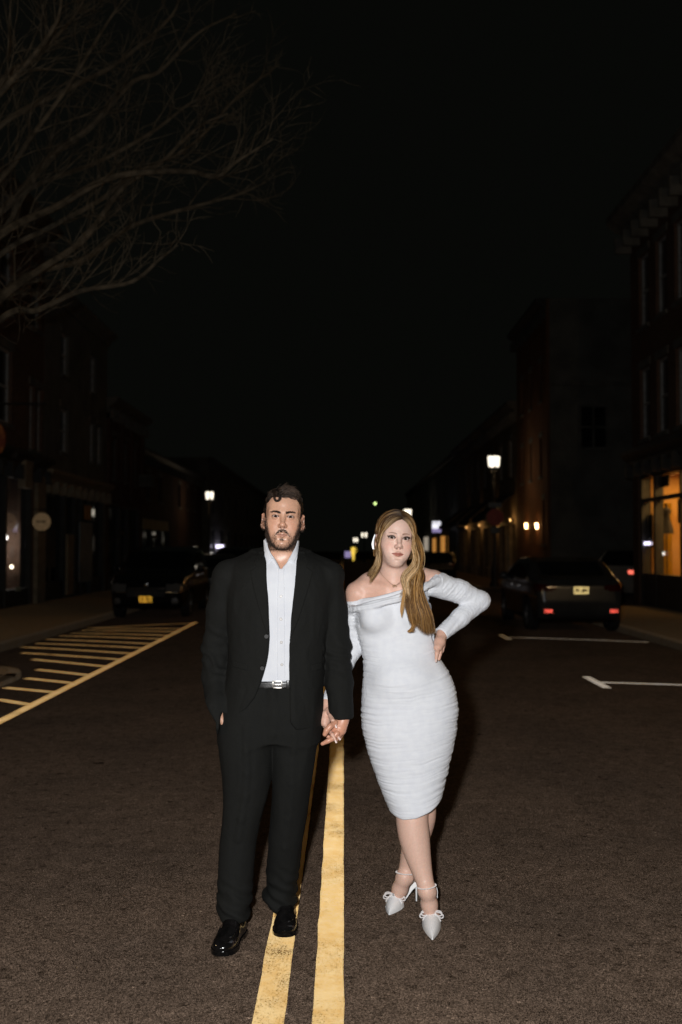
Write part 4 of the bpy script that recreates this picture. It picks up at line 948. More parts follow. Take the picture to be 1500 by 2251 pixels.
def car_mesh(kind):
    if kind == 'sedan':
        Lc, belt = 4.6, 0.98; prof = [(0.10, 0.28), (0.03, 0.42), (0.0, 0.60), (0.03, 0.92), (0.14, 1.04), (0.55, 1.10), (1.20, 1.36), (1.75, 1.445), (2.4, 1.43), (2.95, 1.27), (3.45, 1.02), (4.1, 0.92), (4.45, 0.78), (4.58, 0.60), (4.55, 0.34), (4.40, 0.22), (0.35, 0.20)]
    else:
        Lc, belt = 4.55, 1.08; prof = [(0.10, 0.34), (0.0, 0.55), (0.03, 1.0), (0.16, 1.30), (0.50, 1.60), (1.1, 1.68), (2.0, 1.67), (2.65, 1.55), (3.25, 1.16), (3.5, 1.10), (4.15, 1.02), (4.45, 0.86), (4.54, 0.62), (4.50, 0.36), (4.35, 0.26), (0.35, 0.26)]
    wheels = (0.82, 3.62); S = Sdf()
    def body(x, y, z):
        d = sdpoly(prof, x, z)
        e = np.clip(np.abs(x - Lc / 2) / (Lc / 2), 0, 1); w = 0.90 - 0.27 * np.clip(z - belt, 0, 1) - 0.13 * e ** 5 - 0.04 * np.clip(0.5 - z, 0, 1) + 0.015 * np.exp(-((z - 0.72) / 0.12) ** 2)
        return smax(d, np.abs(y) - w, 0.13)
    S.op('+', body, (-0.2, -1.1, 0.05), (Lc + 0.2, 1.1, 1.9), 0)
    for wx in wheels:
        S.op('-', lambda x, y, z, wx=wx: np.maximum(np.sqrt((x - wx) ** 2 + (z - 0.33) ** 2) - 0.37, 0.58 - np.abs(y)), (wx - 0.5, -1.1, -0.1), (wx + 0.5, 1.1, 0.8), 0.02)
    v, f = sdf_mesh(S, [((-0.12, -1.04, 0.12), (Lc + 0.12, 1.04, 1.80), 0.026)])
    v = lap(v, f, 2, 0.4); n = vnormals(v, f); c = v[f].mean(1); fn = n[f].mean(1); fn /= np.linalg.norm(fn, axis=1, keepdims=True); x, y, z = c.T; ay = np.abs(y)
    top = 1.42 if kind == 'sedan' else 1.62
    glassz = (z > belt + 0.05) & (z < top - 0.03)
    wsh = glassz & (fn[:, 0] > 0.28) & (x > 2.3) & (ay < 0.66); rwn = glassz & (fn[:, 0] < -0.28) & (x < 1.6) & (ay < 0.62) & (z > belt + 0.08)
    side = glassz & (np.abs(fn[:, 1]) > 0.62) & (z < top - 0.10) & (x > 0.95 - (0.45 if kind != 'sedan' else 0)) & (x < 3.05)
    masks = dict(windscreen=wsh & ~side, rear_window=rwn & ~side)
    for s, nm in ((1, 1), (-1, -1)):
        for i, (a, b_) in enumerate(((0.5, 1.28), (1.36, 2.12), (2.2, 3.05))): masks[f'side_window|{s}{i}'] = side & (np.sign(y) == s) & (x > a) & (x < b_)
        masks[f'headlamp|{s}'] = (x > Lc - 0.42) & (z > 0.64) & (z < 0.82) & (ay > 0.46) & (np.sign(y) == s) & (fn[:, 0] > 0.1)
        masks[f'tail_lamp|{s}'] = (x < 0.30) & (z > belt - 0.19 + 0.10 * (0.85 - ay)) & (z < belt - 0.06 + 0.08 * (ay - 0.5)) & (ay > 0.46) & (np.sign(y) == s)
        masks[f'fog_lamp|{s}'] = (x > Lc - 0.3) & (np.hypot(ay - 0.66, z - 0.42) < 0.075) & (np.sign(y) == s)
    masks['grille'] = (x > Lc - 0.2) & (ay < 0.44) & (z > 0.52) & (z < 0.74); masks['bumper_insert'] = ((x > Lc - 0.2) | (x < 0.2)) & (ay < 0.6) & (z > 0.22) & (z < 0.36)
    return v, f, n, masks, Lc, wheels, belt
CARS = {k: car_mesh(k) for k in ('sedan', 'suv')}
def wheel_meshes(par, x, y, s):
    w = empty('wheel', (x, y, 0.33)); w.parent = par
    MB().lathe([(0.215, -0.10), (0.30, -0.105), (0.325, -0.08), (0.33, 0.0), (0.325, 0.08), (0.30, 0.105), (0.215, 0.10), (0.215, -0.10)], (0, 0, 0), 28, 'y').build('tyre', M_TYRE, w, True)
    mb = MB().lathe([(0.0001, 0.03 * s), (0.05, 0.06 * s), (0.055, 0.03 * s)], (0, 0, 0), 12, 'y').lathe([(0.19, 0.09 * s), (0.214, 0.095 * s), (0.214, -0.08 * s)], (0, 0, 0), 28, 'y')
    for k in range(5):
        a = 2 * math.pi * k / 5; u = np.array([math.cos(a), 0, math.sin(a)]); t = np.array([-math.sin(a), 0, math.cos(a)])
        mb.rings([[u * r + t * ww + np.array([0, 0.05 * s, 0]), u * r - t * ww + np.array([0, 0.05 * s, 0]), u * r - t * ww + np.array([0, 0.08 * s, 0]), u * r + t * ww + np.array([0, 0.08 * s, 0])] for r, ww in ((0.03, 0.03), (0.12, 0.022), (0.20, 0.034))])
    mb.build('rim', M_RIM, w, True)
    return w
def make_car(kind, paint, label, loc, heading, plate=None, refl=False, taillit=False, detail=True, group=None):
    """heading: rotation about z of the car's +x (forward) axis"""
    v, f, n, masks, Lc, wheels, belt = CARS[kind]
    r = empty('parked_car', loc, heading); tag(r, label, 'car', group)
    key = kind + '_body_' + paint.name
    me = bpy.data.meshes.get(key) or mesh_np(key, v, f); 
    if not me.materials: me.materials.append(paint)
    body = link('body', me, None, r)
    for k, m in masks.items():
        nm = k.split('|')[0]; s = k.split('|')[1] if '|' in k else ''
        if not m.any(): continue
        lit = taillit and nm == 'tail_lamp'
        mt = {'windscreen': M_CGLASS, 'rear_window': M_CGLASS, 'side_window': M_CGLASS, 'headlamp': M_HEADL, 'tail_lamp': M_TAILON if lit else M_TAIL, 'fog_lamp': M_RIM, 'grille': M_BLKP, 'bumper_insert': M_BLKP}[nm]
        mk = f'{kind}_{k}_{mt.name}'; me2 = bpy.data.meshes.get(mk)
        if me2 is None:
            ff = f[m]; ids = np.unique(ff); mp_ = np.zeros(len(v), int); mp_[ids] = np.arange(len(ids)); me2 = mesh_np(mk, v[ids] + n[ids] * 0.006, mp_[ff]); me2.materials.append(mt)
        link(nm, me2, None, r)
    for wx in wheels:
        for s in (-1, 1): wheel_meshes(r, wx, s * 0.79, s)
    for s in (-1, 1):
        mx_ = MB(); mx_.box((2.78, s * 0.88 - 0.02, belt - 0.02), (2.84, s * 0.88 + 0.10 * s + 0.02 * s, belt + 0.02)); mx_.build('mirror_arm', M_BLKP, r)
        bm = bmesh.new(); bmesh.ops.create_uvsphere(bm, u_segments=14, v_segments=10, radius=1); me3 = bpy.data.meshes.new('mirror'); bm.to_mesh(me3); bm.free(); me3.polygons.foreach_set('use_smooth', [True] * len(me3.polygons))
        mo = link('mirror', me3, paint, r); mo.location = (2.83, s * 1.00, belt + 0.06); mo.scale = (0.07, 0.11, 0.08)
        for hx in (1.55, 2.45): MB().box((hx, s * 0.905 - 0.012, belt - 0.13), (hx + 0.18, s * 0.905 + 0.012, belt - 0.10), 0.005).build('door_handle', M_CHROME, r)
    for i in range(3): MB().tube([(Lc - 0.035 - 0.0 * i, -0.42, 0.56 + 0.075 * i), (Lc + 0.005, 0, 0.56 + 0.075 * i), (Lc - 0.035, 0.42, 0.56 + 0.075 * i)], 0.009, 6).build('grille_bar', M_CHROME, r, True)
    MB().lathe([(0.0001, 0.02), (0.05, 0.012), (0.055, 0)], (Lc - 0.02, 0, 0.80), 16, 'x').build('badge', M_CHROME, r, True)
    if plate:
        where, pm, zc = plate
        pl = empty('licence_plate', (Lc + 0.045 if where == 'front' else -0.035, 0, zc), math.pi / 2 if where == 'front' else -math.pi / 2); pl.parent = r
        MB().box((-0.155, 0.008, -0.08), (0.155, 0.016, 0.08), 0.002).build('plate_back', M_BLKP, pl)
        retro_sheet(0.295, 0.148).build('plate_sheeting', pm, pl)['kind'] = 'stuff'
        for gx, gw in ((-0.085, 0.022), (-0.052, 0.022), (0.035, 0.024), (0.070, 0.020), (0.10, 0.02)): MB().box((gx - gw / 2, -0.006, -0.028), (gx + gw / 2, -0.003, 0.030)).build('plate_character', M_GLYPH, pl)
    if refl:
        for s in (-1, 1):
            p_ = empty('bumper_reflector', (-0.015, s * 0.62, 0.44), -math.pi / 2); p_.parent = r
            retro_sheet(0.16, 0.08).build('reflector_sheeting', M_REFL, p_)['kind'] = 'stuff'
            MB().box((-0.09, 0.006, -0.055), (0.09, 0.05, 0.055), 0.003).build('reflector_back', M_BLKP, p_)
    return r
CZ = lambda x: road_z(x) - 0.0
make_car('suv', M_CARB, 'black SUV parked at the left kerb facing the camera, gold front plate', (-4.50, 22.7 + 4.55, CZ(4.5)), -math.pi / 2, ('front', M_PLATEY, 0.47))
make_car('sedan', M_CARG, 'dark sedan parked on the right, rear towards camera, cream plate', (4.52, 19.0, CZ(4.5)), math.pi / 2, ('rear', M_PLATEC, 0.83), refl=True)
make_car('sedan', M_CARG, 'second dark car in the left parked row, behind the black SUV', (-4.35, 34.6, CZ(4.4)), -math.pi / 2)
make_car('suv', M_CARB, 'third dark car in the left parked row, farthest from camera', (-4.3, 42.5, CZ(4.3)), -math.pi / 2)
make_car('suv', M_CARS, 'silver SUV with a lit tail lamp in the side street', (8.05, 29.6, road_z(XC)), math.radians(38), taillit=True)
make_car('sedan', M_CARB, 'dark car parked far off on the right before the awnings', (4.5, 47.0, CZ(4.5)), math.pi / 2)
# ================================================================== PEOPLE
M_SKIN = attr_mat('skin', rough=0.38, spec=0.55, sss=0.08, nscale=130, namp=0.07, bump=0.2, bscale=420)
M_SKINW = attr_mat('fair_skin', rough=0.46, spec=0.42, sss=0.10, nscale=130, namp=0.05, bump=0.12, bscale=420)
M_EYE = attr_mat('eye', rough=0.12, spec=0.4, namp=0.0)
M_HAIR = attr_mat('hair', rough=0.40, spec=0.24, nscale=30, namp=0.05)
M_NAIL = mat('nail_polish', (0.72, 0.54, 0.48), 0.3)

def head_frame(eye_px, eye_y, eyeY, yaw, roll, pitch, sc, sx=1.0):
    """x to the right of the picture, y out of the face, z up; origin at eye level on the head's axis"""
    ex = Vector((1, 0, 0)); ey = Vector((0, -1, 0)); ez = Vector((0, 0, 1))
    R = Matrix.Rotation(yaw, 3, 'Z') @ Matrix.Rotation(roll, 3, 'Y') @ Matrix.Rotation(pitch, 3, 'X')
    ex, ey, ez = R @ ex, R @ ey, R @ ez
    o = P(eye_px, eye_y, eyeY) - np.array(ey) * 0.083 * sc
    return Frame(o, ex, ey, ez, sc, sx)
def head_ops(S, fr, male):
    c = lambda a, b, ra, rb=None, k=0.012, kind='+', **q: S.cap(a, b, ra, rb, k, kind, fr, **q)
    e = lambda cc, r, k=0.012, kind='+', **q: S.ell(cc, r, k, kind, fr, **q)
    w = 1.0 if male else 0.965
    e((0, -0.014, 0.030), (0.077 * w, 0.098, 0.086))                      # cranium
    e((0, 0.026, 0.045), (0.066 * w, 0.060, 0.058), k=0.03)               # forehead
    e((0, 0.026, -0.036), (0.067 * w, 0.058, 0.082), k=0.03)              # face mass
    jz = -0.064 if male else -0.058
    for s in (-1, 1):
        if male: c((s * 0.051, -0.004, jz), (s * 0.016, 0.062, -0.106), 0.018, 0.018, k=0.022)   # jaw
        else: c((s * 0.050, -0.004, -0.050), (s * 0.011, 0.062, -0.1015), 0.019, 0.0165, k=0.024)
        e((s * 0.047 * w, 0.046, -0.030), (0.024, 0.026, 0.024), k=0.024)   # cheekbones
        e((s * 0.034, 0.062, -0.058), (0.022, 0.018, 0.028), k=0.024)     # cheeks
    e((0, 0.070, -0.105 if male else -0.1010), (0.021 if male else 0.016, 0.018, 0.016), k=0.018)   # chin
    e((0, 0.072, -0.070), (0.030, 0.013, 0.022), k=0.018)                 # muzzle
    br = 0.016 if male else 0.012
    for s in (-1, 1):                                                     # brow ridge
        c((s * 0.012, 0.076, 0.017), (s * 0.047, 0.060, 0.019), br, br * 0.85, k=0.016)
    for s in (-1, 1):                                                     # eye sockets
        e((s * 0.032, 0.100, -0.002), (0.020, 0.014, 0.011), k=0.014, kind='-')
        c((s * 0.013, 0.098, -0.002), (s * 0.022, 0.100, -0.012), 0.006, k=0.012, kind='-')
    # nose
    c((0, 0.083, 0.012), (0, 0.101, -0.028), 0.0075, 0.0095, k=0.013)
    tip = (0, 0.106, -0.034) if male else (0, 0.104, -0.033)
    e(tip, (0.0125 if male else 0.0115, 0.0105, 0.0100), k=0.008)
    for s in (-1, 1):
        e((s * 0.0125, 0.093, -0.038), (0.0072, 0.010, 0.0075), k=0.007)
        e((s * 0.0065, 0.101, -0.0465), (0.0040, 0.0052, 0.0036), k=0.003, kind='-')
    # lips
    mz = -0.0725 if male else -0.0690
    lr = 0.0048 if male else 0.0062
    for s in (-1, 1):
        c((s * (0.023 if male else 0.0265), 0.0795 if male else 0.0770, mz), (s * 0.004, 0.0900, mz + 0.0042), 0.0028, lr, k=0.005)
        c((s * (0.021 if male else 0.0245), 0.0795 if male else 0.0772, mz - 0.001), (0, 0.0885, mz - 0.0060), 0.0028, lr + 0.0012, k=0.005)
        c((s * 0.024, 0.0850, mz), (0, 0.0965, mz - 0.0002), 0.0014, 0.0018, k=0.004, kind='-')
    e((0, 0.092, mz - 0.0175), (0.017, 0.008, 0.005), k=0.010, kind='-')     # hollow under the lower lip
    # eyelids with an almond opening
    for s in (-1, 1):
        e((s * 0.0318, 0.0745, 0), (0.0152, 0.0138, 0.0136), k=0.005)
        ha, up, dn = (0.0140, 0.0044, 0.0040) if male else (0.0150, 0.0052, 0.0042)
        def almond(x, y, z, s=s, ha=ha, up=up, dn=dn):
            lx, ly, lz = fr.loc(x, y, z); lx = lx - s * 0.0318; lz = lz - 0.06 * s * lx
            Ru = (ha * ha + up * up) / (2 * up); Rd = (ha * ha + dn * dn) / (2 * dn)
            d = np.maximum(np.hypot(lx, lz + Ru - up) - Ru, np.hypot(lx, lz - Rd + dn) - Rd)
            return np.maximum(d, 0.0600 - ly) * fr.s
        cw = fr.w((s * 0.0318, 0.085, 0)); S.cut(almond, cw - 0.035, cw + 0.035, 0.0012)
        # ears
        ea = 0.075 * w
        ear = (0.0075, 0.020, 0.033)
        e((s * (ea + 0.010), -0.006, -0.014), ear, k=0.006, rot=(-s * 0.62, 'Z'))
        e((s * (ea + 0.0175), 0.004, -0.010), (0.0060, 0.011, 0.018), k=0.004, kind='-', rot=(-s * 0.62, 'Z'))
        e((s * (ea + 0.006), 0.003, -0.040), (0.006, 0.008, 0.008), k=0.006)
def face_color(q, male, base):
    """skin colour from head-local position"""
    x, y, z = q[:, 0], q[:, 1], q[:, 2]; n = len(q)
    C = np.tile(np.array(base), (n, 1))
    def mix(m, col):
        m = np.clip(m, 0, 1)[:, None]; C[:] = C * (1 - m) + np.array(col) * m
    g = lambda d, s_: np.exp(-(d / s_) ** 2)
    front = np.clip((y - 0.03) / 0.02, 0, 1)
    mix(front * (0.32 if male else 0.55) * (g(np.hypot(np.abs(x) - 0.043, (z + 0.036) * 0.9), 0.022)), np.array(base) * ([1.0, 0.74, 0.68]))   # cheeks
    mix(front * 0.35 * g(np.hypot(x, z + 0.036), 0.014), np.array(base) * ([0.98, 0.78, 0.72]))                           # nose tip
    mz = -0.0725 if male else -0.0690
    ax = np.abs(x)
    lw_ = 0.0255 if male else 0.0300
    top = mz + (0.0050 if male else 0.0072) * np.clip(1 - (ax / lw_) ** 2, 0, 1) - 0.0015 * g(ax, 0.004)
    bot = mz - (0.0085 if male else 0.0105) * np.clip(1 - (ax / (lw_ * 0.92)) ** 2, 0, 1)
    lip = np.clip((top - z) / 0.0016 + 0.5, 0, 1) * np.clip((z - bot) / 0.0016 + 0.5, 0, 1) * (y > 0.06) * np.clip((lw_ + 0.001 - ax) / 0.002, 0, 1)
    mix(lip * (0.55 if male else 0.92), (0.44, 0.20, 0.16) if male else (0.46, 0.155, 0.115))
    mix(lip * g(z - mz, 0.0011) * 0.8, (0.12, 0.04, 0.035))
    # eyebrows
    bx = (ax - 0.010) / 0.041; arch = 0.0185 + 0.0052 * np.sin(np.clip(bx, 0, 1) * math.pi * 0.78) - 0.0035 * np.clip(bx - 0.72, 0, 1)
    arch = arch - (0.0050 if male else 0.0018)
    th = (0.0043 if male else 0.0034) * np.clip(1.15 - 0.75 * np.clip(bx, 0, 1), 0, 1)
    brow = np.clip((th - np.abs(z - arch)) / 0.0016 + 0.4, 0, 1) * np.clip(bx / 0.08, 0, 1) * np.clip((1 - bx) / 0.12, 0, 1) * (y > 0.02)
    mix(brow * (0.62 if male else 0.80), (0.055, 0.033, 0.022) if male else (0.24, 0.12, 0.075))
    # lash line, eye shadow
    ex = ax - 0.0318
    up = 0.0044 if male else 0.0052
    lid = up * np.clip(1 - (ex / 0.0150) ** 2, 0, 1)
    edge = g(z - lid - (0.0010 if male else 0.0013), 0.0027 if male else 0.0034) * (np.abs(ex) < 0.0165) * (y > 0.05)
    mix(edge * (0.75 if male else 1.0), (0.03, 0.017, 0.012))
    if not male:
        wing = g(z - 0.0042 - 0.34 * (ex - 0.013), 0.0027) * np.clip((ex - 0.005) / 0.004, 0, 1) * np.clip((0.0225 - ex) / 0.003, 0, 1)
        mix(wing * (y > 0.03) * 0.95, (0.02, 0.012, 0.01))
        mix(0.45 * g(np.hypot(ex * 0.6, z - 0.0105), 0.0065) * (y > 0.04), (0.40, 0.22, 0.16))
    low = g(z + 0.0048 * np.clip(1 - (ex / 0.0150) ** 2, 0, 1), 0.0016) * (np.abs(ex) < 0.015) * (y > 0.05)
    mix(low * 0.45, (0.12, 0.06, 0.045))
    mix(0.22 * g(np.hypot(ex * 0.7, z + 0.011), 0.008) * (y > 0.04), np.array(base) * ([0.80, 0.66, 0.66]))
    # nostrils
    for s in (-1, 1):
        mix(g(np.hypot(x - s * 0.0068, z + 0.0468), 0.0034) * (y > 0.085) * 0.85, (0.10, 0.035, 0.025))
    mix(0.6 * np.clip((ax - 0.074) / 0.008, 0, 1) * (z < 0.03) * (z > -0.06), np.array(base) * ([1.02, 0.80, 0.72]))     # ears
    return C
def beard_mask(q):
    x, y, z = q[:, 0], q[:, 1], q[:, 2]; ax = np.abs(x)
    sm = lambda a: np.clip(a, 0, 1)
    front = sm((y + 0.012) / 0.01)
    line = np.interp(ax, [0.0, 0.012, 0.026, 0.040, 0.050, 0.058, 0.066, 0.080], [-0.106, -0.106, -0.102, -0.090, -0.072, -0.048, -0.014, 0.010])
    jaw = sm((line - z) / 0.026 + 0.25) * front * sm((z + 0.138) / 0.008)
    mus = np.interp(ax, [0, 0.004, 0.016, 0.026, 0.031], [-0.0565, -0.0545, -0.0580, -0.0680, -0.0760])
    mu = sm((0.0052 + 0.002 * (ax < 0.018) - np.abs(z - mus)) / 0.003) * sm((0.033 - ax) / 0.003) * (y > 0.06)
    soul = sm(1.2 - np.hypot(ax / 0.0115, (z + 0.0900) / 0.0055)) * 1.4 * (y > 0.06)
    down = sm((0.034 - np.hypot((ax - 0.033) * 3, (z + 0.090) * 1.0)) / 0.01) * 0.35 * (y > 0.05)
    return np.clip(np.maximum.reduce([jaw * 0.95, mu * 1.0, soul, down]), 0, 1)
def eyes(fr, parent, iris=(0.035, 0.018, 0.010)):
    for s in (-1, 1):
        v = []; f = []; C = []
        n, m = 28, 20
        c = np.array((s * 0.0318, 0.0745, 0)); R_ = 0.0128
        gz = fr.inv(np.array([-0.05, 0.0, 1.55])); gz = gz / np.linalg.norm(gz); gx = np.cross(gz, [0, 0, 1.0]); gx /= np.linalg.norm(gx); gu = np.cross(gx, gz)
        for i in range(m + 1):
            th = math.pi * i / m
            for k in range(n):
                ph = 2 * math.pi * k / n
                d = math.sin(th) * math.cos(ph) * gx + math.cos(th) * gz + math.sin(th) * math.sin(ph) * gu
                v.append(fr.w(c + R_ * d))
                a = math.sin(th) * R_
                if math.cos(th) < 0: a = 1
                C.append((0.004, 0.003, 0.003) if a < 0.0026 else (iris if a < 0.0068 else ((0.02, 0.012, 0.01) if a < 0.0074 else (0.52, 0.44, 0.42))))
        for i in range(m):
            for k in range(n): f.append((i * n + k, i * n + (k + 1) % n, (i + 1) * n + (k + 1) % n, (i + 1) * n + k))
        link('eye', mesh_np('eye', v, f, True, np.array(C)), M_EYE, parent)
def scatter(v, f, mask, count):
    """random points on quads weighted by vertex mask"""
    w = mask[f].mean(1); a = np.linalg.norm(np.cross(v[f[:, 1]] - v[f[:, 0]], v[f[:, 3]] - v[f[:, 0]]), axis=1) * w
    i = rng.choice(len(f), count, p=a / a.sum()); u = rng.random((count, 2))
    p = (v[f[i, 0]] * ((1 - u[:, :1]) * (1 - u[:, 1:])) + v[f[i, 1]] * (u[:, :1] * (1 - u[:, 1:])) + v[f[i, 2]] * (u[:, :1] * u[:, 1:]) + v[f[i, 3]] * ((1 - u[:, :1]) * u[:, 1:]))
    return p, i
def bbox(v, m=0.02): return v.min(0) - m, v.max(0) + m
def fold_disp(v, f, amp, sx, sz, sy=None, seed=0.0, ridge=True):
    nrm = vnormals(v, f); sy = sx if sy is None else sy
    q = vnoise(v * np.array([sx, sy, sz]) + seed); q2 = vnoise(v * np.array([sx, sy, sz]) * 2.1 + 17 + seed)
    d = (1 - np.abs(2 * q - 1)) * 0.7 + 0.3 * q2 - 0.5 if ridge else q - 0.5
    return nrm * (d * amp)[:, None] if np.ndim(amp) == 0 else nrm * (d * amp)[:, None]
def nail(body, p, d, up, w, l, mat_=None, ext=0.0):
    """small curved nail plate at fingertip p along d facing up"""
    d = np.array(d, float); d /= np.linalg.norm(d); up = np.array(up, float); up = up - d * up.dot(d); up /= np.linalg.norm(up); sd = np.cross(d, up)
    R_ = []
    for i in range(7):
        t = i / 6; s_ = (t - 0.5) * l + ext * t; ww = w * (0.8 + 0.3 * math.sin(t * math.pi * 0.8)) * (1.0 if t < 0.9 else 0.72)
        ring = [p + d * s_ + sd * ww * math.sin(a) * 0.5 + up * (0.0026 * (math.cos(a) - 0.6) - 0.0012 * t * 0) for a in np.linspace(-1.2, 1.2, 6)]
        ring += [q - up * 0.0012 for q in ring[::-1]]
        R_.append(ring)
    return MB().rings(R_).build('fingernail', mat_ or M_NAIL, body, True)

# ---------------------------------------------------------------- man
MY = 4.13
MSKIN = (0.650, 0.372, 0.252)
def build_man():
    fr = head_frame(622.6, 1135.6, 4.035, math.radians(3), math.radians(2.6), math.radians(-3), 1.03, 0.925)
    S = Sdf(); head_ops(S, fr, True)
    S.cap(fr.w((0, -0.02, -0.06)), P(618, 1262, 4.16), 0.0605, 0.068, k=0.025)
    for sx in (-1, 1): S.cap(P(618 + sx * 22, 1222, 4.11), P(618 + sx * 7, 1262, 4.075), 0.012, 0.012, k=0.025)
    S.ell(P(618, 1330, 4.15), (0.15, 0.085, 0.17), k=0.05)                # upper chest under the shirt
    # torso and limbs under the clothes
    S.loft(rows_px([(1290, 530, 705, 4.15, 0.085), (1450, 530, 690, 4.15, 0.085), (1560, 520, 685, 4.14, 0.08), (1600, 530, 680, 4.14, 0.07)]), k=0.03)
    shR, elR, wrR = P(505, 1268, 4.15), P(476, 1415, 4.20), P(478, 1550, 4.09)
    shL, elL, wrL = P(722, 1268, 4.15), P(740, 1420, 4.17), P(752, 1575, 4.10)
    S.chain([P(618, 1255, 4.16), shR, elR, wrR], [0.06, 0.045, 0.036, 0.022], k=0.02)
    S.chain([P(618, 1255, 4.16), shL, elL, wrL], [0.06, 0.045, 0.036, 0.027], k=0.02)
    S.chain([P(545, 1620, 4.14), P(540, 1790, 4.10), P(522, 1960, 4.07), P(515, 2030, 4.06)], [0.08, 0.055, 0.036, 0.036], k=0.03)
    S.chain([P(648, 1620, 4.15), P(637, 1790, 4.16), P(620, 1930, 4.22), P(620, 2000, 4.22)], [0.08, 0.055, 0.036, 0.036], k=0.03)
    # right hand, thumb side just showing at the pocket
    S.cap(wrR, P(503, 1600, 4.06), 0.022, 0.024, k=0.015); S.cap(P(478, 1566, 4.05), P(496, 1598, 4.05), 0.014, 0.010, k=0.008)
    # left hand: back of the hand towards the camera, fingers through hers
    b = P(752, 1572, 4.095)
    S.cap(b, P(744, 1601, 4.075), 0.030, 0.031, k=0.012, flat=((0.2, 1, 0), 1.5))
    S.cap(P(756, 1584, 4.085), P(751, 1606, 4.08), 0.020, 0.018, k=0.010)
    fing = [([(737, 1589, 4.055), (726, 1597, 4.035), (718, 1606, 4.030), (714.5, 1614, 4.030)], [0.0125, 0.0120, 0.0112, 0.0095]),
            ([(741, 1612, 4.055), (731, 1624, 4.050), (721, 1629, 4.050), (709, 1635, 4.052)], [0.0115, 0.0105, 0.0098, 0.0075]),
            ([(747, 1614, 4.075), (739, 1625, 4.085), (728, 1624, 4.10), (720, 1618, 4.10)], [0.0112, 0.0100, 0.0092, 0.0080]),
            ([(752, 1612, 4.095), (746, 1623, 4.11), (736, 1622, 4.12), (729, 1616, 4.12)], [0.0105, 0.0095, 0.0085, 0.0075])]
    for pts, rs in fing: S.chain([P(*q) for q in pts], rs, k=0.0035)
    H0 = fr.w((0, 0, -0.03))
    zc = P(0, 1216, 4.1)[2]
    boxes = [((H0[0] - 0.13, H0[1] - 0.14, zc), (H0[0] + 0.13, H0[1] + 0.16, H0[2] + 0.18), 0.0019),
             ((-0.62, 3.86, 0.05), (0.12, 4.36, zc + 0.006), 0.008),
             ((P(700, 1, 4.1)[0], 3.98, P(0, 1642, 4.1)[2]), (P(775, 1, 4.1)[0], 4.18, P(0, 1572, 4.1)[2]), 0.0022)]
    V = []; F = []; n = 0
    for bi, bx in enumerate(boxes):
        D, ax = S.eval(*bx)
        if bi == 1:   # leave the finely meshed hand out of the coarse pass
            hb = boxes[2]; X, Yy, Z = ax[0][:, None, None], ax[1][None, :, None], ax[2][None, None, :]
            D = np.maximum(D, -np.maximum.reduce([np.broadcast_to(q, D.shape) for q in (hb[0][0] - X, X - hb[1][0], Z - hb[1][2] + 0.004, hb[0][2] - Z)]))
        v, f = surface_nets(D, bx[0], bx[2]); V.append(v); F.append(f + n); n += len(v)
    v = np.concatenate(V); f = np.concatenate(F)
    nh = len(V[0]); q = fr.inv(v)
    C = np.tile(np.array(MSKIN), (len(v), 1)); C[:nh] = face_color(q[:nh], True, MSKIN)
    hm = (np.arange(len(v)) >= len(V[0]) + len(V[1])); C[hm] = np.array(MSKIN) * [1.02, 0.88, 0.84]
    bm = np.zeros(len(v)); bm[:nh] = beard_mask(q[:nh])
    st = np.clip(bm * (0.45 + 0.55 * vnoise(v * 700)), 0, 1)[:, None] * 0.55
    C = C * (1 - st) + np.array((0.055, 0.034, 0.024)) * st
    body = link('person', mesh_np('person', v, f, True, C), M_SKIN)
    tag(body, 'man with dark hair and trimmed beard in black suit, white shirt, hand in pocket', 'person')
    eyes(fr, body)
    # beard and brows: short hairs
    nn = vnormals(v, f)
    cnt = 4600; p, fi = scatter(v, f, bm ** 1.8 * (1 + 1.8 * ((np.abs(q[:, 0]) < 0.034) & (q[:, 2] > -0.099))), cnt); d = nn[f[fi, 0]] * 0.6 + np.array([0, 0, -1]) * 0.75 + rng.normal(0, 0.22, (cnt, 3))
    d /= np.linalg.norm(d, axis=1, keepdims=True); ln = rng.uniform(0.003, 0.0062, cnt)[:, None]
    l3 = np.stack([p - d * 0.0008, p + d * ln * 0.55, p + d * ln + np.array([0, 0, -1]) * ln * 0.25], 1)
    cc = np.array((0.030, 0.0185, 0.0130)) * rng.uniform(0.5, 1.9, (cnt, 1))
    strands('beard', l3, np.tile(np.array([0.00050, 0.00044, 0.00012]), (cnt, 1)), cc, M_HAIR, body)
    bq = q[:, 0]; ax = np.abs(q[:, 0]); bx = (ax - 0.010) / 0.041
    arch = 0.0135 + 0.0052 * np.sin(np.clip(bx, 0, 1) * math.pi * 0.78) - 0.0035 * np.clip(bx - 0.72, 0, 1)
    bm2 = np.zeros(len(v)); bm2[:nh] = (np.abs(q[:nh, 2] - arch[:nh]) < 0.0036 * np.clip(1.2 - 0.7 * bx[:nh], 0, 1)) & (bx[:nh] > 0) & (bx[:nh] < 1) & (q[:nh, 1] > 0.03)
    cnt = 480; p, fi = scatter(v, f, bm2, cnt); sd = np.sign(fr.inv(p)[:, :1])
    d = nn[f[fi, 0]] * 0.35 + np.array([1, 0, 0]) * sd * 0.9 + np.array([0, 0, 0.25]) + rng.normal(0, 0.15, (cnt, 3)); d /= np.linalg.norm(d, axis=1, keepdims=True)
    ln = rng.uniform(0.004, 0.007, cnt)[:, None]
    strands('eyebrows', np.stack([p, p + d * ln * 0.5, p + d * ln + np.array([0, 0, -1]) * ln * 0.2], 1), np.tile(np.array([0.0004, 0.00035, 0.0001]), (cnt, 1)), np.array((0.02, 0.012, 0.009)) * rng.uniform(0.6, 1.6, (cnt, 1)), M_HAIR, body)
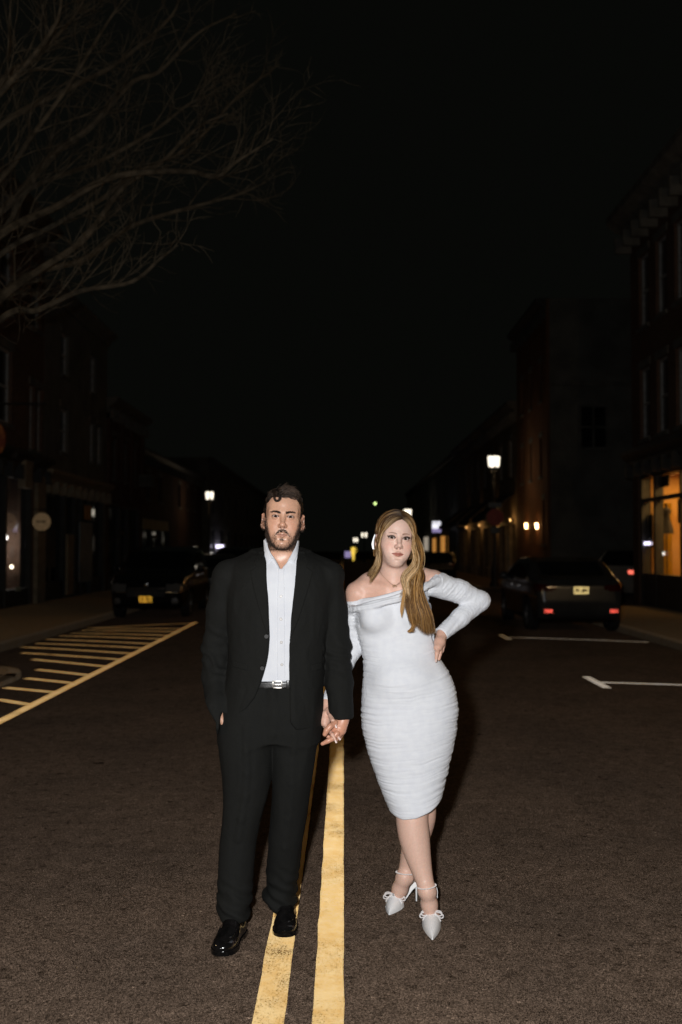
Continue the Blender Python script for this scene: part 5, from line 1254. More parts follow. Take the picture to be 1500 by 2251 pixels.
    # hair: close cap, then locks combed over it
    Hs = Sdf(); Hs.ell((0, -0.016, 0.035), (0.0850, 0.102, 0.0885), 0, '+', fr); Hs.ell((0, 0.035, 0.080), (0.062, 0.050, 0.036), 0.03, '+', fr)
    def hairline(x, y, z):
        lx, ly, lz = fr.loc(x, y, z)
        zl = np.interp(ly, [-0.12, -0.06, -0.03, 0.0, 0.018, 0.026, 0.045, 0.066, 0.09], [-0.045, -0.040, -0.020, -0.012, -0.022, 0.022, 0.052, 0.071, 0.0785]) + 5.0 * lx * lx * (ly > 0.055)
        return (lz - zl) * fr.s
    Hs.cut(lambda x, y, z: hairline(x, y, z), fr.o - 0.3, fr.o + 0.3, 0.004)
    D, ax_ = Hs.eval(fr.o + [-0.13, -0.14, -0.12], fr.o + [0.13, 0.16, 0.17], 0.0035)
    hv, hf = surface_nets(D, fr.o + [-0.13, -0.14, -0.12], 0.0035)
    hv = hv + vnormals(hv, hf) * ((vnoise(hv * np.array([60, 60, 45])) - 0.5) * 0.007)[:, None]
    hair = link('hair', mesh_np('hair', hv, hf, True, np.tile(np.array((0.010, 0.0075, 0.006)), (len(hv), 1))), M_HAIR, body)
    hn = vnormals(hv, hf); hq = fr.inv(hv)
    cnt = 5200; p, fi = scatter(hv, hf, np.ones(len(hv)), cnt); pl = fr.inv(p); nl = hn[hf[fi, 0]] @ fr.R.T
    part = np.where(pl[:, 0] < -0.030, -1.0, 1.0)
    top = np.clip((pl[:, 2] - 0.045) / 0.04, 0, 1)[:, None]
    wav = np.stack([vnoise(p * 55 + 3) - 0.5, vnoise(p * 55 + 31) - 0.5, vnoise(p * 55 + 77) - 0.5], 1)
    dtop = np.stack([0.9 * part * np.clip(1 - (np.abs(pl[:, 0]) - 0.012) / 0.045, 0.1, 1), 0.15 - 0.5 * (pl[:, 1] < 0.03), 0 * part], 1); dside = np.array([0, -0.45, -0.9])
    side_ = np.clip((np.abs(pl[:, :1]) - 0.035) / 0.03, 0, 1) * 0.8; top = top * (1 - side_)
    d = dtop * top + dside * (1 - top) + wav * 1.1
    d = d - nl * np.sum(d * nl, 1, keepdims=True) ; d /= np.linalg.norm(d, axis=1, keepdims=True) + 1e-9
    ln = (0.010 + 0.022 * top[:, 0]) * rng.uniform(0.7, 1.3, cnt); t = np.linspace(0, 1, 6)
    lift = (0.0010 + 0.004 * top) * rng.uniform(0.3, 1.2, (cnt, 1))
    ll = pl[:, None, :] + d[:, None, :] * (ln[:, None] * t)[:, :, None] + nl[:, None, :] * (lift * np.sin(t * math.pi * 0.8)[None, :])[:, :, None] \
        + wav[:, None, :] * (ln[:, None] * t ** 2)[:, :, None] * 0.5 - nl[:, None, :] * (0.0014)
    lw = np.array([fr.w(a) for a in ll])
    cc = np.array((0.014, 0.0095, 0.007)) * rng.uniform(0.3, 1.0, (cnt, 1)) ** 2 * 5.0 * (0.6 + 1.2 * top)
    strands('hair_lock', lw, np.tile(np.array([0.0006, 0.0007, 0.0007, 0.0006, 0.0005, 0.0002]), (cnt, 1)), cc, M_HAIR, hair)
    # the curl on the forehead
    cl = []
    for i in range(150):
        o = rng.normal(0, 1, 3) * np.array([0.0016, 0.0016, 0.0014]); ph = rng.uniform(-0.25, 0.25)
        pts = [(-0.044, 0.070, 0.098), (-0.0405, 0.082, 0.088)]
        for a in np.linspace(math.pi * 1.02, math.pi * (1.95 + ph), 8): pts.append((-0.0285 + 0.0125 * math.cos(a), 0.090, 0.0730 + 0.0125 * math.sin(a)))
        pts.append((-0.019, 0.088, 0.080))
        cl.append([fr.w(np.array(q_) + o * (1 + 0.2 * j / 8)) for j, q_ in enumerate(crom(pts, 18))])
    strands('hair_lock', np.array(cl), 0.00062, np.array((0.016, 0.010, 0.007)) * rng.uniform(0.5, 2.0, (150, 1)), M_HAIR, hair)

    # ------- clothes
    m_suit = mat('suit_wool', (0.0095, 0.0098, 0.0090), 0.85, spec=0.18)
    noisy(m_suit, (0.0070, 0.0073, 0.0066), (0.0105, 0.0108, 0.0097), 260, 3, bump=0.25, bscale=900, dist=0.001)
    m_shirt = mat('shirt_cotton', (0.74, 0.76, 0.80), 0.7, spec=0.25); noisy(m_shirt, (0.71, 0.73, 0.78), (0.76, 0.78, 0.82), 14, 3, bump=0.2, bscale=60, dist=0.004)
    m_leather = mat('black_leather', (0.006, 0.006, 0.006), 0.13, spec=0.55, coat=0.35); noisy(m_leather, (0.004, 0.004, 0.004), (0.009, 0.008, 0.008), 30, 4, bump=0.06, bscale=140, dist=0.002)
    m_belt = mat('belt_leather', (0.012, 0.012, 0.012), 0.28, spec=0.6); noisy(m_belt, (0.010, 0.010, 0.010), (0.022, 0.022, 0.021), 40, 4, bump=0.15, bscale=120, dist=0.002)
    m_steel = mat('buckle_metal', (0.42, 0.40, 0.37), 0.3, metal=1.0)
    m_btn = mat('shirt_button', (0.62, 0.60, 0.58), 0.25); m_bbtn = mat('jacket_button', (0.004, 0.004, 0.004), 0.45, spec=0.3)
    JR = [(1216, 560, 678, 4.155, 0.080), (1228, 528, 708, 4.15, 0.098), (1245, 508, 728, 4.145, 0.112), (1285, 501, 733, 4.14, 0.124), (1340, 501, 726, 4.135, 0.132),
          (1400, 503, 716, 4.13, 0.130), (1450, 502, 712, 4.13, 0.127), (1500, 498, 711, 4.13, 0.130), (1560, 487, 707, 4.13, 0.146), (1612, 480, 704, 4.13, 0.150)]
    J = Sdf(); J.loft(rows_px(JR), k=0.02)
    for sx, a, b in ((-1, (588, 1217), (499, 1261)), (1, (648, 1217), (733, 1262))): J.cap(P(*a, 4.165), P(*b, 4.15), 0.030, 0.046, k=0.04)
    Jtorso = Sdf(); Jtorso.ops = list(J.ops)
    J.chain([P(500, 1268, 4.15), P(488, 1340, 4.17), P(475, 1420, 4.20), P(473, 1490, 4.15), P(476, 1552, 4.085), P(481, 1590, 4.06)], [0.0615, 0.0575, 0.0535, 0.0515, 0.0480, 0.046], k=0.022)
    J.chain([P(719, 1268, 4.15), P(730, 1340, 4.16), P(740, 1420, 4.16), P(746, 1500, 4.13), P(752.5, 1590, 4.10)], [0.0600, 0.0565, 0.0535, 0.0520, 0.0485], k=0.022)
    big = (np.array([-2, 3, 0]), np.array([2, 5, 2]))
    opening = [(577, 1188), (580, 1205), (584, 1260), (589, 1330), (592, 1400), (590, 1432), (585, 1460), (573, 1500), (560, 1530), (541, 1557), (518, 1572), (500, 1573), (486, 1566),
               (474, 1640), (560, 1660), (720, 1650), (708, 1604), (652, 1602), (640, 1585), (637, 1500), (636, 1430), (640, 1380), (647, 1300), (652, 1230), (656, 1188)]
    of = poly_fn(opening, 4.02, y1=4.11)
    J.cut(of, *big, k=0.004)
    hem = P(0, 1606, 4.13)[2]
    J.cut(lambda x, y, z: (z - hem) + 0 * x, *big, k=0.004)
    # sleeve ends
    cz = P(0, 1578, 4.1)[2]; xr = P(722, 1, 4.1)[0]
    J.cut(lambda x, y, z: np.maximum(z - cz, xr - x), *big, k=0.003)
    a0 = P(449, 1541, 4.05); a1 = P(479, 1588, 4.05); xl = P(489, 1, 4.1)[0]
    def cuffcut(x, y, z):   # everything below the slanting cuff line of the right sleeve
        line = (x - a0[0]) * (a1[2] - a0[2]) / (a1[0] - a0[0]) + a0[2]
        return np.maximum((z - line) * 0.56, x - xl)
    J.cut(cuffcut, *big, k=0.003)
    # bowl for the neck
    J.cap(P(618, 1180, 4.13), P(618, 1235, 4.13), 0.074, 0.076, k=0.01, kind='-')
    v, f = sdf_mesh(J, [((-0.62, 3.90, hem - 0.02), (0.10, 4.34, P(0, 1180, 4.1)[2]), 0.0045)])
    v = v + fold_disp(v, f, 0.0095, 10, 5.5, seed=3) + fold_disp(v, f, 0.0040, 28, 15, seed=9)
    el = np.exp(-((v[:, 2] - P(0, 1440, 4.1)[2]) / 0.10) ** 2) * ((v[:, 0] < P(503, 1, 4.1)[0]) | (v[:, 0] > P(712, 1, 4.1)[0]))
    v = v + vnormals(v, f) * (np.sin((v[:, 2] + 0.5 * v[:, 0] + 0.02 * vnoise(v * 30)) * 110 + 9 * vnoise(v * 14)) * 0.0034 * el)[:, None]
    jacket = link('jacket', mesh_np('jacket', v, f), m_suit, body)
    def shell(base, polys, Y, off, th, name, m, par, box, h, y1=4.12):
        D, ax = base.eval(*box, h); X, Yy, Z = ax[0][:, None, None], ax[1][None, :, None], ax[2][None, None, :]
        pd = None
        for pl in polys:
            d = poly_fn(pl, Y, y1=y1)(X, Yy, Z); pd = d if pd is None else np.minimum(pd, d)
        D2 = smax(np.abs(D - off) - th, np.broadcast_to(pd, D.shape), 0.002)
        vv, ff = surface_nets(D2, box[0], h)
        return link(name, mesh_np(name, lap(vv, ff, 1, 0.4), ff), m, par)
    lb = ((P(540, 1, 4)[0], 3.96, P(0, 1440, 4.0)[2]), (P(720, 1, 4)[0], 4.14, P(0, 1185, 4.0)[2]))
    shell(Jtorso, [[(578, 1192), (584, 1260), (589, 1330), (592, 1405), (576, 1360), (556, 1290), (548, 1256), (562, 1246), (556, 1236), (566, 1212)]], 4.02, 0.004, 0.0032, 'lapel', m_suit, jacket, lb, 0.003)
    shell(Jtorso, [[(655, 1192), (652, 1230), (647, 1300), (640, 1380), (637, 1410), (658, 1360), (680, 1290), (688, 1256), (674, 1246), (680, 1236), (668, 1212)]], 4.02, 0.004, 0.0032, 'lapel', m_suit, jacket, lb, 0.003)
    pb = ((P(480, 1, 4)[0], 3.94, P(0, 1500, 4.0)[2]), (P(720, 1, 4)[0], 4.14, P(0, 1440, 4.0)[2]))
    shell(Jtorso, [[(510, 1452), (545, 1459), (544, 1474), (509, 1467)]], 4.02, 0.005, 0.0026, 'pocket_flap', m_suit, jacket, pb, 0.003)
    shell(Jtorso, [[(684, 1462), (708, 1458), (709, 1474), (685, 1478)]], 4.02, 0.005, 0.0026, 'pocket_flap', m_suit, jacket, pb, 0.003)
    def disc(name, c, r, th, m, par, nrm=(0, -1, 0)):
        mb = MB().lathe([(0, -th), (r * 0.8, -th), (r, -th * 0.4), (r, th), (0.0001, th)], (0, 0, 0), 16, 'y')
        q = Vector((0, -1, 0)).rotation_difference(Vector(nrm)).to_matrix()
        return mb.build(name, m, par, True, xf=lambda p: tuple(Vector(c) + q @ Vector(p)))
    disc('jacket_button', P(586, 1399, 3.99), 0.0105, 0.004, m_bbtn, jacket); disc('jacket_button', P(577, 1469, 3.992), 0.0105, 0.004, m_bbtn, jacket)
    for i in range(4): disc('cuff_button', P(459 + i * 3.4, 1551 + i * 5.5, 4.045), 0.006, 0.003, m_bbtn, jacket, (-0.6, -0.8, 0))
    # shirt
    T = Sdf(); T.loft(rows_px([(1200, 592, 646, 4.145, 0.062), (1212, 578, 660, 4.145, 0.080)] + JR[1:]), k=0.02, grow=-0.019)
    T.ell(P(618, 1262, 4.13), (0.115, 0.085, 0.055), k=0.03)
    neckc = lambda r, k, kind='+': T.cap(P(618, 1262, 4.135), P(618, 1190, 4.125), r, r - 0.006, k=k, kind=kind)
    base_shirt = Sdf(); base_shirt.ops = list(T.ops)
    neckc(0.0735, 0.02)
    zt = P(0, 1196, 4.1)[2]; sl = 0.35
    T.cut(lambda x, y, z: (zt + 0.006 + (y - 4.06) * 0.25) - z, *big, k=0.003)
    T.cut(lambda x, y, z: z - P(0, 1503, 4.02)[2] + 0 * x, *big, k=0.002)
    vee = [(580, 1170), (583, 1190), (589, 1207), (598, 1222), (607, 1234), (612, 1243), (618, 1254), (623, 1245), (630, 1238), (639, 1222), (647, 1206), (652, 1190), (655, 1170)]
    T.cut(poly_fn(vee, 4.05, y1=4.12), *big, k=0.003)
    v, f = sdf_mesh(T, [((P(540, 1, 4)[0], 3.98, P(0, 1512, 4.1)[2]), (P(700, 1, 4)[0], 4.27, zt + 0.06), 0.003)])
    v = v + fold_disp(v, f, 0.0045, 16, 3.2, seed=5) + fold_disp(v, f, 0.0012, 50, 12, seed=2)
    shirt = link('shirt', mesh_np('shirt', v, f), m_shirt, body)
    Nk = Sdf(); Nk.cap(P(618, 1262, 4.135), P(618, 1185, 4.125), 0.0735, 0.0675, k=0); Nk.ell(P(618, 1262, 4.13), (0.115, 0.085, 0.055), k=0.03); Nk.ops += base_shirt.ops[:1]
    cb = ((P(560, 1, 4)[0], 3.98, P(0, 1262, 4.0)[2]), (P(678, 1, 4)[0], 4.16, P(0, 1180, 4.0)[2]))
    shell(Nk, [[(577, 1186), (580, 1222), (587, 1239), (594, 1230), (600, 1226), (606, 1233), (618, 1256), (604, 1236), (592, 1216), (585, 1200), (581, 1186)]], 4.05, 0.006, 0.003, 'collar', m_shirt, shirt, cb, 0.0025)
    shell(Nk, [[(657, 1188), (654, 1220), (646, 1238), (636, 1232), (629, 1240), (618, 1256), (630, 1238), (643, 1216), (650, 1200), (653, 1188)]], 4.05, 0.006, 0.003, 'collar', m_shirt, shirt, cb, 0.0025)
    plb = ((P(598, 1, 4)[0], 3.96, P(0, 1505, 4.0)[2]), (P(640, 1, 4)[0], 4.12, P(0, 1240, 4.0)[2]))
    shell(base_shirt, [[(611, 1250), (625, 1250), (627, 1350), (628, 1500), (610, 1500), (609, 1350)]], 4.03, 0.0022, 0.0016, 'placket', m_shirt, shirt, plb, 0.0022)
    def front_y(Sd, px, py, y0=3.9, y1=4.14):
        ys = np.linspace(y0, y1, 200)
        for yy in ys:
            p = P(px, py, yy)
            dm = 9
            for kind, fn, lo, hi, k in Sd.ops:
                dd = float(np.ravel(fn(np.array(p[0]).reshape(1, 1, 1), np.array(p[1]).reshape(1, 1, 1), np.array(p[2]).reshape(1, 1, 1)))[0])
                dm = min(dm, dd) if kind == '+' else max(dm, -dd)
            if dm < 0: return yy
        return y1
    for bx_, by_ in ((617, 1263), (618, 1311), (618, 1361), (619, 1412), (620, 1461)):
        yy = front_y(base_shirt, bx_, by_); disc('shirt_button', P(bx_, by_, yy - 0.005), 0.0062, 0.0025, m_btn, shirt)
    # trousers
    TL = [(1500, 505, 612, 4.13, 0.118), (1600, 479, 604, 4.12, 0.118), (1650, 483, 601, 4.11, 0.110), (1700, 489, 598, 4.105, 0.102), (1750, 492, 588, 4.10, 0.096), (1800, 489, 573, 4.09, 0.090), (1845, 484, 563, 4.085, 0.085), (1910, 481, 557, 4.08, 0.082), (1950, 480, 554, 4.075, 0.084),
          (1972, 480, 553, 4.07, 0.086), (1986, 474, 550, 4.062, 0.090), (1998, 484, 548, 4.056, 0.086), (2016, 487, 546, 4.05, 0.086)]
    TR = [(1500, 600, 708, 4.13, 0.118), (1600, 594, 703, 4.13, 0.116), (1650, 597, 694, 4.135, 0.108), (1720, 600, 684, 4.14, 0.100), (1800, 595, 673, 4.16, 0.092), (1860, 591, 663, 4.175, 0.088), (1900, 586, 659, 4.19, 0.086), (1930, 584, 655, 4.20, 0.086),
          (1944, 592, 652, 4.205, 0.086), (1958, 579, 653, 4.21, 0.090), (1972, 580, 652, 4.212, 0.092), (1990, 590, 650, 4.212, 0.086)]
    K = Sdf(); K.loft(rows_px(TL), k=0.012, smooth=3); K.loft(rows_px(TR), k=0.014, smooth=3)
    K.loft(rows_px([(1500, 508, 704, 4.13, 0.112), (1560, 495, 706, 4.13, 0.122), (1625, 484, 701, 4.13, 0.115)]), k=0.03)
    K.cap(P(598, 1500, 4.015), P(598, 1610, 4.03), 0.012, 0.012, k=0.03)
    for rows in (TL, TR):   # pressed crease
        for i in range(1, 6):
            a, b = rows[i], rows[i + 1]; K.cap(P((a[1] + a[2]) / 2, a[0], a[3] - a[4] + 0.006), P((b[1] + b[2]) / 2, b[0], b[3] - b[4] + 0.006), 0.007, k=0.018)
    v, f = sdf_mesh(K, [((-0.60, 3.93, P(0, 2030, 4.02)[2]), (0.0, 4.35, P(0, 1509, 4.05)[2]), 0.005)])
    low = np.clip((P(0, 1900, 4.1)[2] - v[:, 2]) / 0.2, 0, 1); cen = np.where(v[:, 0] < -0.35, -0.42, -0.24)
    v = v + fold_disp(v, f, 0.009, 13, 4.5, seed=12) + vnormals(v, f) * (np.sin((v[:, 2] + 0.55 * (v[:, 0] - cen) + 0.025 * vnoise(v * 22)) * 120) * 0.0062 * low)[:, None] + fold_disp(v, f, 0.002, 30, 18, seed=4)
    link('trousers', mesh_np('trousers', v, f), m_suit, body)
    # belt
    Bs = Sdf(); Bs.loft(rows_px([(1490, 512, 703, 4.13, 0.112), (1520, 506, 704, 4.13, 0.114)]), k=0.0, grow=0.0105)
    zb0, zb1 = P(0, 1513, 4.02)[2], P(0, 1497, 4.02)[2]
    Bs.cut(lambda x, y, z: z - zb0 + 0 * x, *big, k=0.001); Bs.cut(lambda x, y, z: zb1 - z + 0 * x, *big, k=0.001)
    v, f = sdf_mesh(Bs, [((-0.55, 3.98, zb0 - 0.01), (0.02, 4.28, zb1 + 0.01), 0.0035)])
    belt = link('belt', mesh_np('belt', v, f, True), m_belt, body)
    yb = 4.002
    c0 = P(610, 1505, yb); mb = MB()
    w_, h_ = 0.020, 0.0155
    for lo, hi in (((-w_, -h_), (-w_ + 0.005, h_)), ((-w_, -h_), (w_, -h_ + 0.005)), ((-w_, h_ - 0.005), (w_, h_)), ((w_ - 0.004, -h_), (w_, h_))):
        mb.box((c0[0] + lo[0], yb - 0.004, c0[2] + lo[1]), (c0[0] + hi[0], yb + 0.002, c0[2] + hi[1]), 0.0012)
    mb.box((c0[0] - w_ + 0.002, yb - 0.006, c0[2] - 0.002), (c0[0] + w_ - 0.004, yb - 0.003, c0[2] + 0.002), 0.0008)
    mb.build('buckle', m_steel, belt, True)
    mb = MB(); c1 = P(633, 1505, yb); mb.box((c1[0] - 0.006, yb - 0.003, c1[2] - 0.0175), (c1[0] + 0.006, yb + 0.004, c1[2] + 0.0175), 0.002); mb.build('belt_loop', m_belt, belt, True)
    # loafers
    def loafer(toe, heel):
        toe = np.array([toe[0], toe[1], 0.0]); heel = np.array([heel[0], heel[1], 0.0]); ax_ = toe - heel; Ln = np.linalg.norm(ax_); ax_ /= Ln; sd = np.array([ax_[1], -ax_[0], 0])
        w_of = lambda s: np.interp(s, [0, 0.02, 0.08, 0.2, 0.35, 0.5, 0.68, 0.80, 0.90, 0.96, 0.985, 1.0], [0.014, 0.022, 0.033, 0.037, 0.036, 0.040, 0.0485, 0.0475, 0.040, 0.028, 0.018, 0.004])
        h_of = lambda s: np.interp(s, [0, 0.05, 0.25, 0.38, 0.48, 0.60, 0.75, 0.88, 0.95, 1.0], [0.075, 0.088, 0.084, 0.092, 0.092, 0.076, 0.060, 0.051, 0.044, 0.030])
        def ring(s, g, z0, ztop, pw=2.6):
            w = w_of(s) + g; c = heel + ax_ * (s * Ln); R_ = []
            for a in np.linspace(0, math.pi, 15):
                ca, sa = math.cos(a), math.sin(a)
                R_.append(c + sd * w * np.sign(ca) * abs(ca) ** (2 / pw) + np.array([0, 0, z0 + (ztop - z0) * abs(sa) ** (2 / pw)]))
            return R_
        ss = np.concatenate([np.linspace(0, 0.12, 6), np.linspace(0.16, 0.84, 20), 0.84 + 0.16 * np.sin(np.linspace(0.12, 1, 12) * math.pi / 2)])
        R_ = [ring(s, 0.0, 0.018, h_of(s)) for s in ss]
        shoe = MB().rings(R_).build('shoe', m_leather, body, True)
        # moccasin seam round the apron and the penny strap
        pts = []
        for a in np.linspace(-1, 1, 25):
            s = 0.60 + 0.285 * math.cos(a * math.pi / 2) ** 0.75; ww = w_of(min(s, 0.86)) * 0.70 * math.sin(a * math.pi / 2)
            u = min(abs(ww) / (w_of(s) + 1e-6), 0.98); zz = 0.018 + (h_of(s) - 0.018) * (1 - u ** 2.6) ** (1 / 2.6)
            pts.append(heel + ax_ * s * Ln + sd * ww + np.array([0, 0, zz + 0.001]))
        MB().tube(pts, 0.0032, 6).build('apron_seam', m_leather, shoe, True)
        st = []
        for s in np.linspace(0.50, 0.585, 5):
            rr = ring(s, 0.003, 0.022, h_of(s) + 0.0055); st.append(rr[1:-1])
        MB().rings(st, cap=False, closed=False).build('strap', m_leather, shoe, True)
        sole = []
        for s in ss:
            c = heel + ax_ * (s * Ln * 1.012 - 0.002); w = w_of(s) + 0.0038; sole.append([c + sd * w, c + sd * w + [0, 0, 0.018], c - sd * w + [0, 0, 0.018], c - sd * w + [0, 0, 0.004 if 0.3 < s < 0.55 else 0.0], ][::1])
        for i, s in enumerate(ss):
            if 0.3 < s < 0.55: sole[i][0] = sole[i][0] + np.array([0, 0, 0.004])
        MB().rings(sole).build('sole', m_leather, shoe, False)
    loafer(G(483, 2103), np.array([-0.415, 4.085]))
    loafer(G(626, 2063), np.array([-0.238, 4.255]))
    return body
man = build_man()
# ---------------------------------------------------------------- woman
WSKIN = (0.765, 0.525, 0.428)
def build_woman():
    fr = head_frame(877.6, 1183.4, 4.135, math.radians(8), math.radians(5.2), math.radians(-2), 0.955, 0.965)
    S = Sdf(); head_ops(S, fr, False); head_only = list(S.ops)
    S.cap(fr.w((0, -0.022, -0.06)), P(866, 1285, 4.25), 0.053, 0.060, k=0.030)
    S.ell(fr.w((0, 0.045, -0.108)), (0.026, 0.026, 0.010), k=0.02)                       # soft under the chin
    # shoulders, chest, collarbones
    S.chain([P(862, 1275, 4.265), P(815, 1284, 4.27), P(787, 1303, 4.26)], [0.052, 0.046, 0.050], k=0.03)
    S.chain([P(878, 1272, 4.265), P(920, 1272, 4.28), P(952, 1279, 4.285)], [0.052, 0.046, 0.052], k=0.03)
    S.ell(P(866, 1335, 4.255), (0.150, 0.090, 0.110), k=0.04)
    S.cap(P(850, 1292, 4.198), P(800, 1284, 4.228), 0.0075, 0.007, k=0.03); S.cap(P(884, 1291, 4.198), P(930, 1277, 4.238), 0.0075, 0.007, k=0.03)
    S.ell(P(868, 1297, 4.150), (0.010, 0.012, 0.010), k=0.02, kind='-')
    S.loft(rows_px([(1340, 800, 930, 4.25, 0.08), (1440, 815, 940, 4.24, 0.075), (1560, 815, 985, 4.24, 0.10), (1660, 830, 970, 4.23, 0.08), (1760, 880, 950, 4.22, 0.06)]), k=0.03)
    # her right arm (picture left): down and behind his sleeve
    ra = [P(786, 1305, 4.26), P(780, 1365, 4.29), P(774, 1425, 4.30), P(745, 1490, 4.255), P(719, 1545, 4.165)]
    S.chain(ra, [0.046, 0.042, 0.036, 0.030, 0.021], k=0.015)
    S.cap(ra[-1], P(714, 1584, 4.115), 0.020, 0.023, k=0.012, flat=((0.3, 1, 0), 1.25))
    S.cap(P(716, 1570, 4.12), P(714, 1590, 4.105), 0.017, 0.015, k=0.008)
    fing = [([(722, 1561, 4.125), (727, 1574, 4.085), (732, 1584, 4.055), (738, 1594, 4.045)], [0.0120, 0.0100, 0.0088, 0.0068]),
            ([(714, 1590, 4.105), (721, 1601, 4.085), (731, 1615, 4.040), (737.5, 1627, 4.032)], [0.0105, 0.0090, 0.0078, 0.0055]),
            ([(717, 1594, 4.115), (729, 1606, 4.10), (740, 1616, 4.060), (745.5, 1622, 4.052)], [0.0100, 0.0088, 0.0074, 0.0055]),
            ([(712, 1592, 4.12), (722, 1608, 4.125), (738, 1617, 4.10), (747, 1620, 4.085)], [0.0095, 0.0085, 0.0072, 0.0055])]
    for pts, rs in fing: S.chain([P(*q) for q in pts], rs, k=0.003)
    # her left arm: hand on the hip
    la = [P(952, 1281, 4.285), P(1010, 1299, 4.33), P(1054, 1322, 4.36), P(1012, 1358, 4.30), P(972, 1394, 4.225)]
    S.chain(la, [0.047, 0.042, 0.036, 0.032, 0.022], k=0.015)
    S.chain([P(971, 1396, 4.225), P(967, 1412, 4.190), P(963, 1424, 4.165)], [0.024, 0.022, 0.018], k=0.010)
    S.chain([P(963, 1424, 4.160), P(961, 1436, 4.140), P(959, 1450, 4.128)], [0.0105, 0.0090, 0.0062], k=0.004)
    S.chain([P(969, 1424, 4.175), P(967, 1438, 4.165), P(965, 1449, 4.160)], [0.0100, 0.0090, 0.0065], k=0.003)
    S.chain([P(975, 1416, 4.20), P(972, 1430, 4.20), P(967, 1440, 4.19)], [0.0100, 0.0085, 0.0065], k=0.003)
    S.chain([P(976, 1404, 4.235), P(974, 1420, 4.26), P(968, 1432, 4.275)], [0.0125, 0.0105, 0.0085], k=0.006)
    # legs: the left crosses in front
    def leg(rows):
        c = crom([[*P(*q[:3]), q[3]] for q in rows], 22); S.chain([q[:3] for q in c], [q[3] for q in c], k=0.012)
    leg([(908, 1700, 4.235, .070), (907, 1760, 4.215, .066), (906, 1800, 4.20, .0630), (911, 1840, 4.19, .0605), (919, 1880, 4.175, .0500), (928, 1915, 4.16, .0385), (936, 1944, 4.145, .0310), (940, 1962, 4.125, .0290)])
    leg([(925, 1700, 4.265, .070), (925, 1760, 4.27, .062), (926, 1800, 4.275, .0570), (915, 1840, 4.31, .0540), (904, 1880, 4.34, .0420), (895, 1912, 4.35, .0310), (889, 1932, 4.335, .0320)])
    # feet in heels: ankle -> ball -> toe
    def foot(ank, ball, toe, heel):
        S.chain([ank, ank * 0.5 + ball * 0.5 + np.array([0, 0, 0.010]), ball + np.array([0, 0, 0.018])], [0.0275, 0.0310, 0.0320], k=0.022)
        S.cap(ball + np.array([0.010, 0, 0.018]), ball + np.array([-0.010, 0, 0.018]), 0.025, 0.025, k=0.015)
        S.cap(ball + np.array([0, 0, 0.016]), ball * 0.4 + toe * 0.6 + np.array([0, 0, 0.012]), 0.026, 0.013, k=0.015)
        S.cap(ank, heel + np.array([0, 0, 0.022]), 0.022, 0.020, k=0.015)
        sd = np.cross(toe - ball, [0, 0, 1.0]); sd /= np.linalg.norm(sd)
        for q in (-1, 1): S.ell(ank + sd * q * 0.028 + np.array([0, 0, -0.010]), (0.005, 0.008, 0.008), k=0.018)
    f1 = dict(ank=P(939, 1956, 4.13), ball=np.array([*G(951, 2040)[:2] + [0, 0.045], 0.004]), toe=np.array([*G(951, 2068)[:2], 0.006]), heel=P(946, 1972, 4.185))
    f2 = dict(ank=P(890, 1926, 4.335), ball=np.array([*G(872, 1997)[:2] + [0, 0.035], 0.004]), toe=np.array([*G(856, 2013)[:2], 0.006]), heel=P(914, 1940, 4.42))
    foot(**f1); foot(**f2)
    H0 = fr.w((0, 0, -0.03)); zc = P(0, 1250, 4.2)[2]
    hb1 = ((P(700, 1, 4.1)[0], 3.99, P(0, 1640, 4.1)[2]), (P(768, 1, 4.1)[0], 4.22, P(0, 1545, 4.12)[2]), 0.0022)
    hb2 = ((P(945, 1, 4.2)[0], 4.08, P(0, 1462, 4.17)[2]), (P(996, 1, 4.2)[0], 4.31, P(0, 1397, 4.2)[2]), 0.0025)
    boxes = [((H0[0] - 0.125, H0[1] - 0.13, zc), (H0[0] + 0.125, H0[1] + 0.15, H0[2] + 0.16), 0.0018),
             ((P(740, 1, 4.2)[0], 4.02, P(0, 1345, 4.2)[2]), (P(1000, 1, 4.2)[0], 4.38, zc + 0.002), 0.0032),
             ((-0.10, 4.00, P(0, 1760, 4.2)[2]), (0.66, 4.42, P(0, 1345, 4.2)[2] + 0.003), 0.008),
             ((P(820, 1, 4.2)[0], 3.86, -0.01), (P(1010, 1, 4.2)[0], 4.45, P(0, 1760, 4.2)[2] + 0.004), 0.0038), hb1, hb2]
    V = []; F = []; n = 0
    for bi, bx in enumerate(boxes):
        D, ax = S.eval(*bx)
        if bi == 2:
            X, Yy, Z = ax[0][:, None, None], ax[1][None, :, None], ax[2][None, None, :]
            for hb in (hb1, hb2):
                D = np.maximum(D, -np.maximum.reduce([np.broadcast_to(q, D.shape) for q in (hb[0][0] - X, X - hb[1][0], Z - hb[1][2] + 0.004, hb[0][2] - Z)]))
        v, f = surface_nets(D, bx[0], bx[2]); V.append(v); F.append(f + n); n += len(v)
    v = np.concatenate(V); f = np.concatenate(F); nh = len(V[0]); q = fr.inv(v)
    C = np.tile(np.array(WSKIN), (len(v), 1)); C[:nh] = face_color(q[:nh], False, WSKIN)
    nb = nh + len(V[1])
    t = np.clip((zc + 0.02 - v[:, 2]) / 0.08, 0, 1)[:, None]
    C = C * (1 - t) + C * np.array((0.95, 0.84, 0.78)) * t       # a little tan below the neck
    lg = np.clip((0.62 - v[:, 2]) / 0.06, 0, 1)[:, None]; C = C * (1 + lg * np.array((0.06, 0.14, 0.18)))
    body = link('person', mesh_np('person', v, f, True, C), M_SKINW)
    tag(body, 'woman with long blonde hair in white off the shoulder dress, hand on hip', 'person')
    eyes(fr, body, (0.05, 0.028, 0.014))
